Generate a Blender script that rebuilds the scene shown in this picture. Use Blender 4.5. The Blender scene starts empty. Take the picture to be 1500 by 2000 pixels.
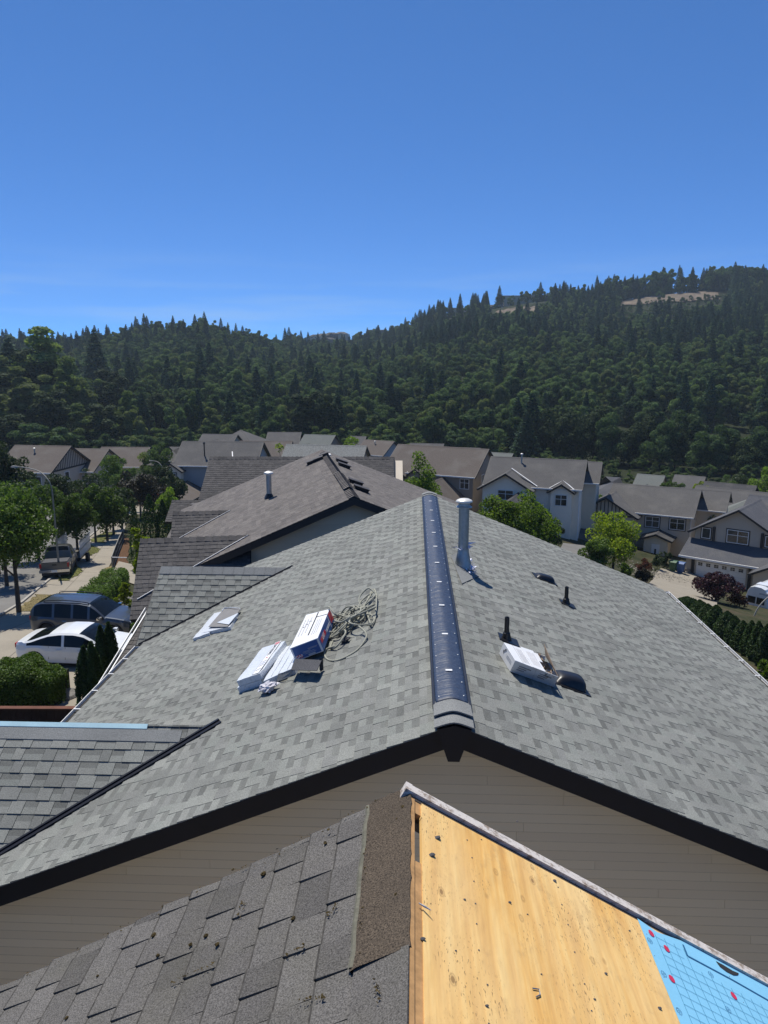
import bpy, bmesh, math, random
import numpy as np
from mathutils import Vector, Matrix
random.seed(7); np.random.seed(7); RNG = np.random.default_rng(7)
sc = bpy.context.scene
COL = sc.collection
# ------------------------------------------------------------------ camera, sky, sun, exposure
F = 1480.0; TH = math.atan(300/F); YAW = math.atan(60*math.cos(TH)/F)
_c, _s = math.cos(TH), math.sin(TH)
FW = Vector((-math.sin(YAW)*_c, math.cos(YAW)*_c, -_s)); RT = Vector((math.cos(YAW), math.sin(YAW), 0)); UP = RT.cross(FW)
cam = bpy.data.cameras.new('camera'); camo = bpy.data.objects.new('camera', cam); COL.objects.link(camo)
cam.sensor_fit = 'VERTICAL'; cam.sensor_height = 24.0; cam.lens = 24.0*F/2000.0
cam.clip_start = 0.05; cam.clip_end = 20000
camo.matrix_world = Matrix(((RT.x, UP.x, -FW.x, 0), (RT.y, UP.y, -FW.y, 0), (RT.z, UP.z, -FW.z, 0), (0, 0, 0, 1)))
sc.camera = camo
SUN = Vector((-0.21, 0.40, 0.885)).normalized()
w = bpy.data.worlds.new('World'); sc.world = w; w.use_nodes = True
nt = w.node_tree; bg = nt.nodes['Background']
sky = nt.nodes.new('ShaderNodeTexSky'); sky.sky_type = 'NISHITA'; sky.sun_disc = False
sky.sun_elevation = math.asin(SUN.z); sky.sun_rotation = math.atan2(SUN.x, SUN.y)
sky.altitude = 8000; sky.air_density = 1.0; sky.dust_density = 0.0; sky.ozone_density = 4.0
ga = nt.nodes.new('ShaderNodeGamma'); ga.inputs[1].default_value = 0.66; nt.links.new(sky.outputs[0], ga.inputs[0])
tn = nt.nodes.new('ShaderNodeVectorMath'); tn.operation = 'MULTIPLY'; tn.inputs[1].default_value = (0.46, 0.99, 1.68); nt.links.new(ga.outputs[0], tn.inputs[0])
# faint streaks of high cloud low above the hills, part of the sky itself
tc = nt.nodes.new('ShaderNodeTexCoord'); mp = nt.nodes.new('ShaderNodeMapping'); mp.inputs['Scale'].default_value = (2.2, 2.2, 26); nt.links.new(tc.outputs['Generated'], mp.inputs[0])
nz = nt.nodes.new('ShaderNodeTexNoise'); nz.inputs['Scale'].default_value = 1.6; nz.inputs['Detail'].default_value = 6; nt.links.new(mp.outputs[0], nz.inputs['Vector'])
cr = nt.nodes.new('ShaderNodeValToRGB'); cr.color_ramp.elements[0].position = .46; cr.color_ramp.elements[1].position = .72; nt.links.new(nz.outputs['Fac'], cr.inputs[0])
sx = nt.nodes.new('ShaderNodeSeparateXYZ'); nt.links.new(tc.outputs['Generated'], sx.inputs[0])
er = nt.nodes.new('ShaderNodeValToRGB'); e = er.color_ramp.elements; e[0].position = .0; e[0].color = (.6,.6,.6,1); e[1].position = .13; e[1].color = (0,0,0,1); q = e.new(.07); q.color = (.7,.7,.7,1); nt.links.new(sx.outputs['Z'], er.inputs[0])
mm = nt.nodes.new('ShaderNodeMath'); mm.operation = 'MULTIPLY'; nt.links.new(cr.outputs[0], mm.inputs[0]); nt.links.new(er.outputs[0], mm.inputs[1])
m2 = nt.nodes.new('ShaderNodeMath'); m2.operation = 'MULTIPLY'; m2.inputs[1].default_value = .55; nt.links.new(mm.outputs[0], m2.inputs[0])
cm = nt.nodes.new('ShaderNodeMix'); cm.data_type = 'RGBA'; nt.links.new(m2.outputs[0], cm.inputs['Factor']); nt.links.new(tn.outputs[0], cm.inputs['A']); cm.inputs['B'].default_value = (2.6, 3.7, 5.2, 1)
nt.links.new(cm.outputs['Result'], bg.inputs[0]); bg.inputs[1].default_value = 0.15
sl = bpy.data.lights.new('sun', 'SUN'); sl.energy = 4.8; sl.angle = math.radians(0.5); sl.color = (1.0, 0.95, 0.86)
so = bpy.data.objects.new('sun', sl); COL.objects.link(so); so.location = (0, 0, 60)
so.rotation_euler = SUN.to_track_quat('Z', 'Y').to_euler()
sc.view_settings.view_transform = 'Standard'; sc.view_settings.look = 'None'
sc.view_settings.exposure = 0.14; sc.view_settings.gamma = 1.0; sc.view_settings.use_curve_mapping = False
sc.cycles.max_bounces = 6; sc.cycles.transparent_max_bounces = 6; sc.cycles.volume_bounces = 0
# ------------------------------------------------------------------ helpers
def ray(px, py):
    return FW + RT*((px-750)/F) - UP*((py-1000)/F)
def at_depth(px, py, t): return ray(px, py)*t
def at_y(px, py, y): d = ray(px, py); return d*(y/d.y)
def at_z(px, py, z): d = ray(px, py); return d*(z/d.z)
def at_plane(px, py, p0, n): d = ray(px, py); return d*(p0.dot(n)/d.dot(n))
OFF = {}
def tag(o, label=None, cat=None, group=None, kind=None):
    if label: o['label'] = label
    if cat: o['category'] = cat
    if group: o['group'] = group
    if kind: o['kind'] = kind
    return o
def thing(name, label, cat, loc=(0, 0, 0), rz=0.0, group=None):
    o = bpy.data.objects.new(name, None); COL.objects.link(o)
    o.location = loc; o.rotation_euler = (0, 0, rz); o.empty_display_size = 0.2
    OFF[o.name] = Vector((0, 0, 0))
    return tag(o, label, cat, group)
def thing_w(name, label, cat, loc, group=None):      # children given in world coordinates
    o = thing(name, label, cat, loc, 0, group); OFF[o.name] = Vector(loc); return o
class MB:
    def __init__(s): s.v = []; s.f = []; s.m = []
    def add(s, vs, fs, mi=0):
        b = len(s.v); s.v.extend([tuple(v) for v in vs])
        for f in fs: s.f.append([b+i for i in f]); s.m.append(mi)
    def hexa(s, p, mi=0):                              # 4 bottom then 4 top corners
        s.add(p, [(3,2,1,0),(4,5,6,7),(0,1,5,4),(1,2,6,5),(2,3,7,6),(3,0,4,7)], mi)
    def box(s, x0, x1, y0, y1, z0, z1, mi=0):
        s.hexa([(x0,y0,z0),(x1,y0,z0),(x1,y1,z0),(x0,y1,z0),(x0,y0,z1),(x1,y0,z1),(x1,y1,z1),(x0,y1,z1)], mi)
    def beam(s, a, b, wd, ht, up=(0,0,1), mi=0):       # bar from a to b
        a = Vector(a); b = Vector(b); d = (b-a).normalized(); up = Vector(up)
        sx = d.cross(up).normalized()*wd/2; uz = sx.cross(d).normalized()*ht/2
        s.hexa([a-sx-uz, a+sx-uz, b+sx-uz, b-sx-uz, a-sx+uz, a+sx+uz, b+sx+uz, b-sx+uz], mi)
    def prism(s, poly, d, mi=0):                       # polygon extruded by vector d
        n = len(poly); d = Vector(d); P = [Vector(p) for p in poly]; Q = [p+d for p in P]
        s.add(P+Q, [tuple(range(n))[::-1], tuple(range(n, 2*n))] + [(i, (i+1) % n, n+(i+1) % n, n+i) for i in range(n)], mi)
    def tube(s, pts, r, n=8, mi=0, cap=True, closed=False):
        P = [Vector(p) for p in pts]; rr = r if isinstance(r, (list, tuple)) else [r]*len(P)
        m = len(P); b = len(s.v); prev = None
        for i, p in enumerate(P):
            t = (P[min(i+1, m-1)]-P[max(i-1, 0)])
            if t.length < 1e-9: t = Vector((0, 0, 1))
            t.normalize()
            if prev is None:
                a = Vector((0, 0, 1)) if abs(t.z) < 0.9 else Vector((1, 0, 0))
                x = t.cross(a).normalized()
            else:
                x = prev - t*prev.dot(t)
                x = x.normalized() if x.length > 1e-6 else t.orthogonal().normalized()
            prev = x; y = t.cross(x)
            for k in range(n):
                a = 2*math.pi*k/n; s.v.append(tuple(p + (x*math.cos(a)+y*math.sin(a))*rr[i]))
        for i in range(m-1):
            for k in range(n):
                s.f.append([b+i*n+k, b+i*n+(k+1) % n, b+(i+1)*n+(k+1) % n, b+(i+1)*n+k]); s.m.append(mi)
        if cap:
            s.f.append([b+k for k in range(n)][::-1]); s.m.append(mi)
            s.f.append([b+(m-1)*n+k for k in range(n)]); s.m.append(mi)
    def lathe(s, prof, n=24, c=(0,0,0), mi=0, M=None):
        b = len(s.v); c = Vector(c)
        for r, z in prof:
            for k in range(n):
                a = 2*math.pi*k/n; p = Vector((r*math.cos(a), r*math.sin(a), z))
                if M is not None: p = M @ p
                s.v.append(tuple(p+c))
        m = len(prof)
        for i in range(m-1):
            for k in range(n):
                s.f.append([b+i*n+k, b+i*n+(k+1) % n, b+(i+1)*n+(k+1) % n, b+(i+1)*n+k]); s.m.append(mi)
        s.f.append([b+k for k in range(n)][::-1]); s.m.append(mi)
        s.f.append([b+(m-1)*n+k for k in range(n)]); s.m.append(mi)
    def mesh(s, name, mats, off=Vector((0,0,0)), smooth=False, fix=False):
        me = bpy.data.meshes.new(name)
        V = [(x-off.x, y-off.y, z-off.z) for x, y, z in s.v]
        me.from_pydata(V, [], s.f)
        for m_ in (mats if isinstance(mats, (list, tuple)) else [mats]): me.materials.append(m_)
        if len(me.materials) > 1: me.polygons.foreach_set('material_index', s.m)
        if smooth is True: me.polygons.foreach_set('use_smooth', [True]*len(s.f))
        if fix:
            bm = bmesh.new(); bm.from_mesh(me); bmesh.ops.recalc_face_normals(bm, faces=bm.faces); bm.to_mesh(me); bm.free()
        me.update()
        if smooth == 'auto':
            me.polygons.foreach_set('use_smooth', [True]*len(s.f)); me.set_sharp_from_angle(angle=math.radians(35))
        return me
    def build(s, name, mats, parent=None, smooth=False, fix=True, label=None, kind=None):
        off = OFF.get(parent.name, Vector((0,0,0))) if parent else Vector((0,0,0))
        o = bpy.data.objects.new(name, s.mesh(name, mats, off, smooth, fix)); COL.objects.link(o)
        if parent: o.parent = parent
        OFF[o.name] = off
        if label: o['label'] = label
        if kind: o['kind'] = kind
        return o
def copy_tree(o, parent=None):
    c = o.copy(); COL.objects.link(c); c.parent = parent
    for ch in list(o.children): copy_tree(ch, c)
    return c
# ------------------------------------------------------------------ materials
def lin(c): return tuple(((x/255)/12.92 if x/255 <= 0.04045 else ((x/255+0.055)/1.055)**2.4) for x in c)+(1.0,)
class NT:
    def __init__(s, name):
        s.m = bpy.data.materials.new(name); s.m.use_nodes = True; s.t = s.m.node_tree; s.n = s.t.nodes; s.b = s.n['Principled BSDF']
    def new(s, t, **k):
        n = s.n.new(t)
        for a, v in k.items(): setattr(n, a, v)
        return n
    def link(s, a, b): s.t.links.new(a, b)
    def pos(s, kind='pos', scale=(1,1,1)):
        if kind == 'pos': o = s.new('ShaderNodeNewGeometry').outputs['Position']
        elif kind == 'obj': o = s.new('ShaderNodeTexCoord').outputs['Object']
        mp = s.new('ShaderNodeMapping'); mp.inputs['Scale'].default_value = scale; s.link(o, mp.inputs[0]); return mp.outputs[0]
    def noise(s, vec, scale, detail=3, rough=0.55):
        n = s.new('ShaderNodeTexNoise'); n.inputs['Scale'].default_value = scale; n.inputs['Detail'].default_value = detail
        n.inputs['Roughness'].default_value = rough; s.link(vec, n.inputs['Vector']); return n.outputs['Fac']
    def ramp(s, fac, stops, interp='LINEAR'):
        r = s.new('ShaderNodeValToRGB'); r.color_ramp.interpolation = interp; e = r.color_ramp.elements
        while len(e) < len(stops): e.new(0.5)
        for i, (p, c) in enumerate(stops):
            e[i].position = p; e[i].color = c if len(c) == 4 else tuple(c)+(1,)
        s.link(fac, r.inputs[0]); return r.outputs[0]
    def math(s, op, a, b=None, clamp=False):
        m = s.new('ShaderNodeMath', operation=op); m.use_clamp = clamp
        for i, v in enumerate((a, b)):
            if v is None: continue
            if isinstance(v, (int, float)): m.inputs[i].default_value = v
            else: s.link(v, m.inputs[i])
        return m.outputs[0]
    def mix(s, fac, a, b, mode='MIX'):
        m = s.new('ShaderNodeMix', data_type='RGBA', blend_type=mode)
        for sock, v in ((m.inputs['Factor'], fac), (m.inputs['A'], a), (m.inputs['B'], b)):
            if isinstance(v, (int, float)): sock.default_value = v
            elif isinstance(v, tuple): sock.default_value = v if len(v) == 4 else v+(1,)
            else: s.link(v, sock)
        return m.outputs['Result']
    def bump(s, h, strength=0.3, dist=0.01):
        b = s.new('ShaderNodeBump'); b.inputs['Strength'].default_value = strength; b.inputs['Distance'].default_value = dist
        s.link(h, b.inputs['Height']); s.link(b.outputs[0], s.b.inputs['Normal'])
    def rnd(s):
        g = s.new('ShaderNodeNewGeometry').outputs['Random Per Island']; o = s.new('ShaderNodeObjectInfo').outputs['Random']
        return s.math('FRACT', s.math('ADD', g, o))
    def done(s, col=None, rough=0.8, metal=0.0, spec=0.5):
        if col is not None:
            if isinstance(col, tuple): s.b.inputs['Base Color'].default_value = col if len(col) == 4 else col+(1,)
            else: s.link(col, s.b.inputs['Base Color'])
        if isinstance(rough, (int, float)): s.b.inputs['Roughness'].default_value = rough
        else: s.link(rough, s.b.inputs['Roughness'])
        s.b.inputs['Metallic'].default_value = metal; s.b.inputs['Specular IOR Level'].default_value = spec
        return s.m
def sc_(c, k): return tuple(min(1, x*k) for x in c[:3])+(1,)
def plain(name, c, rough=0.7, metal=0.0, spec=0.5, var=0.12, scale=6.0, fine=60.0, bump=0.0, bdist=0.004):
    t = NT(name); p = t.pos(); n = t.noise(p, scale, 4); n2 = t.noise(p, fine, 2)
    f = t.math('ADD', t.math('MULTIPLY', n, 0.65), t.math('MULTIPLY', n2, 0.35))
    col = t.ramp(f, [(0.3, sc_(c, 1-var)), (0.7, sc_(c, 1+var))])
    if bump: t.bump(n2, bump, bdist)
    return t.done(col, rough, metal, spec)
def shingle_mat(name, tones, gran=150.0, gvar=0.35, dirt=None, dirt_amt=0.0, bump=0.4):
    t = NT(name); p = t.pos(); r = t.rnd()
    st = [((i+0.5)/len(tones), c) for i, c in enumerate(tones)]
    col = t.ramp(r, st, 'LINEAR')
    g = t.noise(p, gran, 2, 0.7)
    gc = t.ramp(g, [(0.32, (1-gvar,)*3), (0.5, (1, 1, 1)), (0.68, (1+gvar,)*3)])
    col = t.mix(1.0, col, gc, 'MULTIPLY')
    big = t.noise(p, 1.3, 4); col = t.mix(1.0, col, t.ramp(big, [(0.35, (0.9,)*3), (0.65, (1.1,)*3)]), 'MULTIPLY')
    if dirt is not None:
        d = t.noise(p, 2.2, 6, 0.65); col = t.mix(t.math('MULTIPLY', t.ramp(d, [(0.45, (0,0,0)), (0.7, (1,1,1))]), dirt_amt), col, dirt)
    t.bump(g, bump, 0.003)
    return t.done(col, 0.92, 0, 0.25)
M = {}
SG = [(0.165,0.169,0.156),(0.200,0.206,0.188),(0.228,0.235,0.213),(0.185,0.188,0.175),(0.217,0.221,0.201),(0.196,0.205,0.186)]
M['shingle'] = shingle_mat('new_grey_shingle', SG, 130)
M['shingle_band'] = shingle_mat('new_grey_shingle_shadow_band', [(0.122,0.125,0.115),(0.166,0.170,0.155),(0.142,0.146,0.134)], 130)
M['shingle_cap'] = shingle_mat('ridge_cap_shingle', [(0.19,0.195,0.19),(0.2,0.205,0.2)], 130)
M['old'] = shingle_mat('old_weathered_shingle', [(0.088,0.083,0.077),(0.112,0.105,0.097),(0.138,0.130,0.120),(0.100,0.094,0.087),(0.124,0.117,0.108)], 190, 0.6, (0.10,0.095,0.065), 0.3, 0.7)
M['old_strip'] = shingle_mat('old_protected_strip', [(0.085,0.066,0.047),(0.085,0.066,0.047)], 190, 0.8, (0.05,0.04,0.03), 0.5, 0.7)
M['old_edge'] = plain('old_shingle_edge_dirt_shade', (0.06,0.056,0.05), .95, 0, .2, .4, 30)  # dark line along each butt: gathered dirt plus course shadow put into the colour
M['brownroof'] = shingle_mat('weathered_brown_shingle', [(0.115,0.103,0.096),(0.135,0.122,0.112),(0.10,0.091,0.086),(0.15,0.135,0.124)], 40, 0.25, (0.2,0.185,0.165), 0.35, 0.3)
M['darkroof'] = shingle_mat('weathered_dark_shingle', [(0.07,0.067,0.066),(0.085,0.08,0.077),(0.1,0.094,0.09)], 40, 0.25, (0.14,0.13,0.12), 0.3, 0.3)
M['deck'] = plain('roof_underlay_dark', (0.02,0.02,0.021), 0.9)
M['navy'] = plain('dark_painted_board', (0.007,0.009,0.016), 0.5, 0, 0.3, 0.2, 3)
M['brownboard'] = plain('brown_painted_board', (0.045,0.037,0.031), 0.6)
M['siding'] = plain('taupe_vinyl_siding', (0.62,0.545,0.42), 0.55, 0, 0.4, 0.08, 2.5, 40)
M['sidingshade'] = plain('siding_lap_shade', (0.60,0.525,0.38), .7)  # darker foot of each board, the lap shadow painted into its colour
M['siding2'] = plain('brown_vinyl_siding', (0.56,0.48,0.37), 0.6, 0, 0.4, 0.06, 2.5, 40)
M['white'] = plain('white_paint', (0.72,0.72,0.70), 0.45, 0, 0.5, 0.05)
M['black'] = plain('black_plastic', (0.012,0.012,0.014), 0.38, 0, 0.5, 0.2)
M['galv'] = plain('galvanised_metal', (0.36,0.40,0.42), 0.42, 0.75, 0.5, 0.18, 14)
M['capmetal'] = plain('cream_metal_cap', (0.68,0.66,0.60), 0.4, 0.2, 0.5, 0.06)
M['steel'] = plain('nail_metal', (0.5,0.5,0.5), 0.35, 0.9)
def vent_film():
    t = NT('blue_black_vent_film'); p = t.pos(scale=(1.5, 14, 1.5)); n = t.noise(p, 2.2, 4, 0.6)
    p2 = t.pos(); d = t.noise(p2, 60, 3, 0.7)
    col = t.mix(t.ramp(d, [(0.52, (0,0,0)), (0.72, (1,1,1))]), (0.020, 0.034, 0.068), (0.07, 0.085, 0.12))
    t.bump(n, 0.5, 0.02)
    return t.done(col, 0.48, 0, 0.55)
M['film'] = vent_film()
def plywood():
    t = NT('weathered_plywood')
    p = t.pos('obj', (26, 1.6, 1)); wv = t.noise(p, 1.0, 5, 0.6)
    p1 = t.pos('obj', (3.2, 0.5, 1)); big = t.noise(p1, 1.0, 3)
    dist = t.math('ADD', t.math('MULTIPLY', t.math('SINE', t.math('MULTIPLY', t.noise(t.pos('obj', (5.5, 0.75, 1)), 1.0, 2, 0.4), 95)), 0.5), 0.5)
    c1 = t.ramp(wv, [(0.30, (0.62,0.32,0.085)), (0.5, (0.76,0.44,0.13)), (0.7, (0.84,0.57,0.22))])
    col = t.mix(t.math('MULTIPLY', dist, 0.22), c1, (0.56,0.32,0.11))
    col = t.mix(t.math('MULTIPLY', t.ramp(big, [(0.4, (0,0,0)), (0.62, (1,1,1))]), 0.55), col, (0.86,0.64,0.31))
    # short dark flecks
    fl = t.noise(t.pos('obj', (190, 38, 1)), 1.0, 2, 0.6); msk = t.noise(t.pos('obj', (4, 3, 1)), 1.0, 2)
    fm = t.math('MULTIPLY', t.ramp(fl, [(0.61, (0,0,0)), (0.65, (1,1,1))]), t.ramp(msk, [(0.46, (0,0,0)), (0.60, (1,1,1))]))
    col = t.mix(t.math('MULTIPLY', fm, 0.75), col, (0.12,0.07,0.035))
    # knots
    vo = t.new('ShaderNodeTexVoronoi'); vo.inputs['Scale'].default_value = 1.0; vo.inputs['Randomness'].default_value = 1.0
    t.link(t.pos('obj', (9.5, 5.0, 1)), vo.inputs['Vector'])
    kn = t.ramp(vo.outputs['Distance'], [(0.05, (1,1,1)), (0.085, (0.15,)*3), (0.10, (0.55,)*3), (0.14, (0,0,0))])
    col = t.mix(t.math('MULTIPLY', kn, 0.75), col, (0.20,0.105,0.04))
    sm = t.noise(t.pos('obj', (9, 5, 1)), 1.0, 5, 0.7)
    col = t.mix(t.math('MULTIPLY', t.ramp(sm, [(0.56, (0,0,0)), (0.72, (1,1,1))]), 0.5), col, (0.40,0.25,0.11))
    h = t.math('ADD', t.math('MULTIPLY', wv, 0.5), t.math('MULTIPLY', t.noise(t.pos('obj', (9, 5, 1)), 1.0, 3), 1.2)); t.bump(h, 0.35, 0.012)
    return t.done(col, 0.6, 0, 0.35)
M['ply'] = plywood()
M['wood_edge'] = plain('raw_wood_edge', (0.42,0.24,0.10), 0.8, 0, 0.3, 0.3, 12)
def rake_mat():
    t = NT('peeling_white_rake_board'); p = t.pos('pos', (3, 30, 30)); n = t.noise(t.pos(), 22, 6, 0.7); n2 = t.noise(p, 2.0, 4)
    col = t.mix(t.ramp(n, [(0.5, (0,0,0)), (0.62, (1,1,1))]), (0.60,0.55,0.50), (0.28,0.22,0.17))
    col = t.mix(t.math('MULTIPLY', t.ramp(n2, [(0.55, (0,0,0)), (0.66, (1,1,1))]), 0.5), col, (0.12,0.09,0.07)); t.bump(n, 0.5, 0.004)
    return t.done(col, 0.75)
M['rake'] = rake_mat()
M['blue'] = plain('blue_underlayment', (0.24,0.56,0.76), 0.42, 0, 0.5, 0.05, 5)
M['blueline'] = plain('dark_blue_print', (0.02,0.12,0.26), 0.5)
M['thinline'] = plain('thin_blue_print', (0.03,0.20,0.34), 0.5)
M['redprint'] = plain('red_print', (0.60,0.03,0.08), 0.5)
M['moss'] = plain('dry_moss', (0.06,0.045,0.02), 1.0, 0, 0.1, 0.4, 60)
M['concrete'] = plain('pale_concrete', (0.27,0.24,0.19), 0.9, 0, 0.3, 0.14, 0.6, 14, 0.2)
M['asphalt'] = plain('faded_asphalt', (0.165,0.158,0.145), 0.9, 0, 0.3, 0.14, 0.8, 30, 0.3)
M['kerb'] = plain('concrete_kerb', (0.33,0.31,0.27), 0.9)
M['joint'] = plain('pavement_joint', (0.13,0.115,0.095), 0.95)
M['cloth'] = plain('white_box_card', (0.70,0.71,0.72), 0.6, 0, 0.4, 0.04)
# ------------------------------------------------------------------ coursed surfaces (shingles, siding boards)
def clip_poly(poly, a, b, c):                         # keep a*u+b*v <= c
    out = []
    for i in range(len(poly)):
        p, q = poly[i], poly[(i+1) % len(poly)]; dp = a*p[0]+b*p[1]-c; dq = a*q[0]+b*q[1]-c
        if dp <= 0: out.append(p)
        if dp*dq < 0:
            t = dp/(dp-dq); out.append((p[0]+(q[0]-p[0])*t, p[1]+(q[1]-p[1])*t))
    return out
def area(p): return 0.5*abs(sum(p[i][0]*p[(i+1) % len(p)][1]-p[(i+1) % len(p)][0]*p[i][1] for i in range(len(p))))
def coursed(parent, O, U, V, N, ulen, nc, expo, widths, gap, hts, mats, clips=(), nparts=300, name='shingle', band=True,
            rest_name='shingles', lap=0.02, jitter=0.0, rot=None, seed=1, alternate=True):
    rg = random.Random(seed); O = Vector(O); U = Vector(U).normalized(); V = Vector(V).normalized(); N = Vector(N).normalized()
    R3 = rot.to_3x3() if rot is not None else None
    pcs = []
    for j in range(nc):
        u = -rg.uniform(0, max(widths)); k = rg.randint(0, 1)
        v0 = j*expo; hb = rg.uniform(-jitter, jitter)
        while u < ulen:
            wi = rg.randrange(len(widths)); wd = widths[wi]; k ^= 1
            if not alternate: k = 0
            full = True
            rect = [(u, v0), (u+wd-gap, v0), (u+wd-gap, v0+expo+lap), (u, v0+expo+lap)]
            poly = rect
            for cl in [(-1, 0, 0), (1, 0, ulen)]+list(clips):
                poly = clip_poly(poly, *cl)
                if len(poly) < 3: break
            if len(poly) >= 3 and area(poly) > 1e-4:
                full = abs(area(poly)-area(rect)) < 1e-6
                h = hts[k]
                ctr = O+U*(u+wd/2)+V*(v0+expo/2)
                cw = (rot @ ctr) if rot is not None else ctr
                z = cw.dot(FW); inview = z > 0 and abs(cw.dot(RT)/z*F) < 790 and abs(cw.dot(UP)/z*F) < 1040
                pcs.append((z if inview and full else 1e9, u, v0, wi, k, h+hb, poly, full))
            u += wd
    pcs.sort(key=lambda t: t[0])
    def geo(mb, poly, v0, h, k, o, u0):
        def P(uv, top):
            f = max(0.0, 1-(uv[1]-v0)/(expo+lap))
            return o+U*(uv[0]-u0)+V*(uv[1]-(v0 if o is Z0 else 0))+N*((0.0012+h*f) if top else -0.004)
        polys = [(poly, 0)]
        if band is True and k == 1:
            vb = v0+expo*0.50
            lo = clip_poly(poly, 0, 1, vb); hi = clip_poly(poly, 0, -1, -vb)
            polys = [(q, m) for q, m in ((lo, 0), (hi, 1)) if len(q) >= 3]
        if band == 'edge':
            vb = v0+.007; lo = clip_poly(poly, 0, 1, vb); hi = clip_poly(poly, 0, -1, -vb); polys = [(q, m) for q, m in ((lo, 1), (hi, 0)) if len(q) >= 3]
        for q, m in polys:
            n = len(q); T = [P(x, True) for x in q]; B = [P(x, False) for x in q]
            mb.add(T+B, [tuple(range(n))]+[(i, n+i, n+(i+1) % n, (i+1) % n) for i in range(n)], m)
    Z0 = Vector((0, 0, 0)); cache = {}; rest = MB(); cnt = 0
    off = OFF.get(parent.name, Vector((0, 0, 0)))
    for z, u, v0, wi, k, h, poly, full in pcs:
        if cnt < nparts and z < 1e8:
            key = (wi, k)
            if key not in cache:
                mb = MB(); wd = widths[wi]
                geo(mb, [(0, 0), (wd-gap, 0), (wd-gap, expo+lap), (0, expo+lap)], 0.0, hts[k], k, Z0, 0.0)
                cache[key] = mb.mesh(name, mats, fix=False)
            o = bpy.data.objects.new(name, cache[key]); COL.objects.link(o); o.parent = parent
            o.location = O+U*u+V*v0-off+N*(h-hts[k]); cnt += 1
        else:
            geo(rest, poly, v0, h, k, O, 0.0)
    if rest.f:
        o = rest.build(rest_name, mats, parent, fix=False); o['kind'] = 'stuff'
LAM = [0.105, 0.13, 0.155, 0.18, 0.205, 0.14]
# ------------------------------------------------------------------ neighbour's house with the new grey roof
P1 = 0.41; A1 = math.atan(P1); XR = 0.33; ZR = -2.8; YN = 5.48; YF = 15.78; W1 = 5.0; SL = W1/math.cos(A1)
NL = Vector((-math.sin(A1), 0, math.cos(A1))); NR = Vector((math.sin(A1), 0, math.cos(A1))); RP = Vector((XR, 0, ZR))
UL = Vector((math.cos(A1), 0, math.sin(A1)))            # up-slope direction, left slope
UR = Vector((-math.cos(A1), 0, math.sin(A1)))
def zl(x): return ZR-P1*(XR-x)
def zr(x): return ZR-P1*(x-XR)
nh = thing_w('neighbour_house', 'neighbouring house with new pale grey shingle roof, blue-black ridge strip and taupe siding gable', 'house', (XR, 10.5, -10.4))
deck = MB()
deck.prism([(XR-W1, YN+.03, zl(XR-W1)-.02), (XR, YN+.03, ZR-.02), (XR+W1, YN+.03, zr(XR+W1)-.02), (XR+W1, YN+.03, zr(XR+W1)-.16), (XR, YN+.03, ZR-.16), (XR-W1, YN+.03, zl(XR-W1)-.16)], (0, YF-YN-.06, 0))
roof = deck.build('roof', [M['deck']], nh)
O_L = Vector((XR-W1, YN, zl(XR-W1))); O_R = Vector((XR+W1, YN, zr(XR+W1)))
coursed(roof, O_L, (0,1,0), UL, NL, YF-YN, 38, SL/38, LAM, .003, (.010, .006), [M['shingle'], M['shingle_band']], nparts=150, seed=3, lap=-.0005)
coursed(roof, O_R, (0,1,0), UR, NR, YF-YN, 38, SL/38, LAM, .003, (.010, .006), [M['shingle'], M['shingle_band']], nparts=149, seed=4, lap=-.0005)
# rake boards, drip edge, apex bracket
for sgn in (-1, 1):
    b = MB(); e = XR+sgn*W1
    zf = lambda x: ZR-P1*abs(x-XR)
    for (y0, y1, t0, t1) in ((YN+.012, YN+.045, -.025, -.19), (YN-.002, YN+.012, -.006, -.05)):
        b.prism([(XR, y0, ZR+t0), (e, y0, zf(e)+t0), (e, y0, zf(e)+t1), (XR, y0, ZR+t1)], (0, y1-y0, 0))
    b.build('rake_board', [M['navy']], nh)
b = MB(); b.prism([(XR-.135, YN-.03, ZR-.03), (XR, YN-.03, ZR+.005), (XR+.135, YN-.03, ZR-.03), (XR+.045, YN-.03, ZR-.30), (XR-.045, YN-.03, ZR-.30)], (0, .04, 0))
b.build('apex_bracket', [M['navy']], nh)
b = MB(); b.prism([(XR-W1+.02, YN+.05, zl(XR-W1)-.162), (XR, YN+.05, ZR-.162), (XR+W1-.02, YN+.05, zr(XR+W1)-.162), (XR+W1-.02, YN+.05, zr(XR+W1)-.185), (XR, YN+.05, ZR-.185), (XR-W1+.02, YN+.05, zl(XR-W1)-.185)], (0, .5, 0))
b.build('soffit', [M['navy']], nh)
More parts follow.
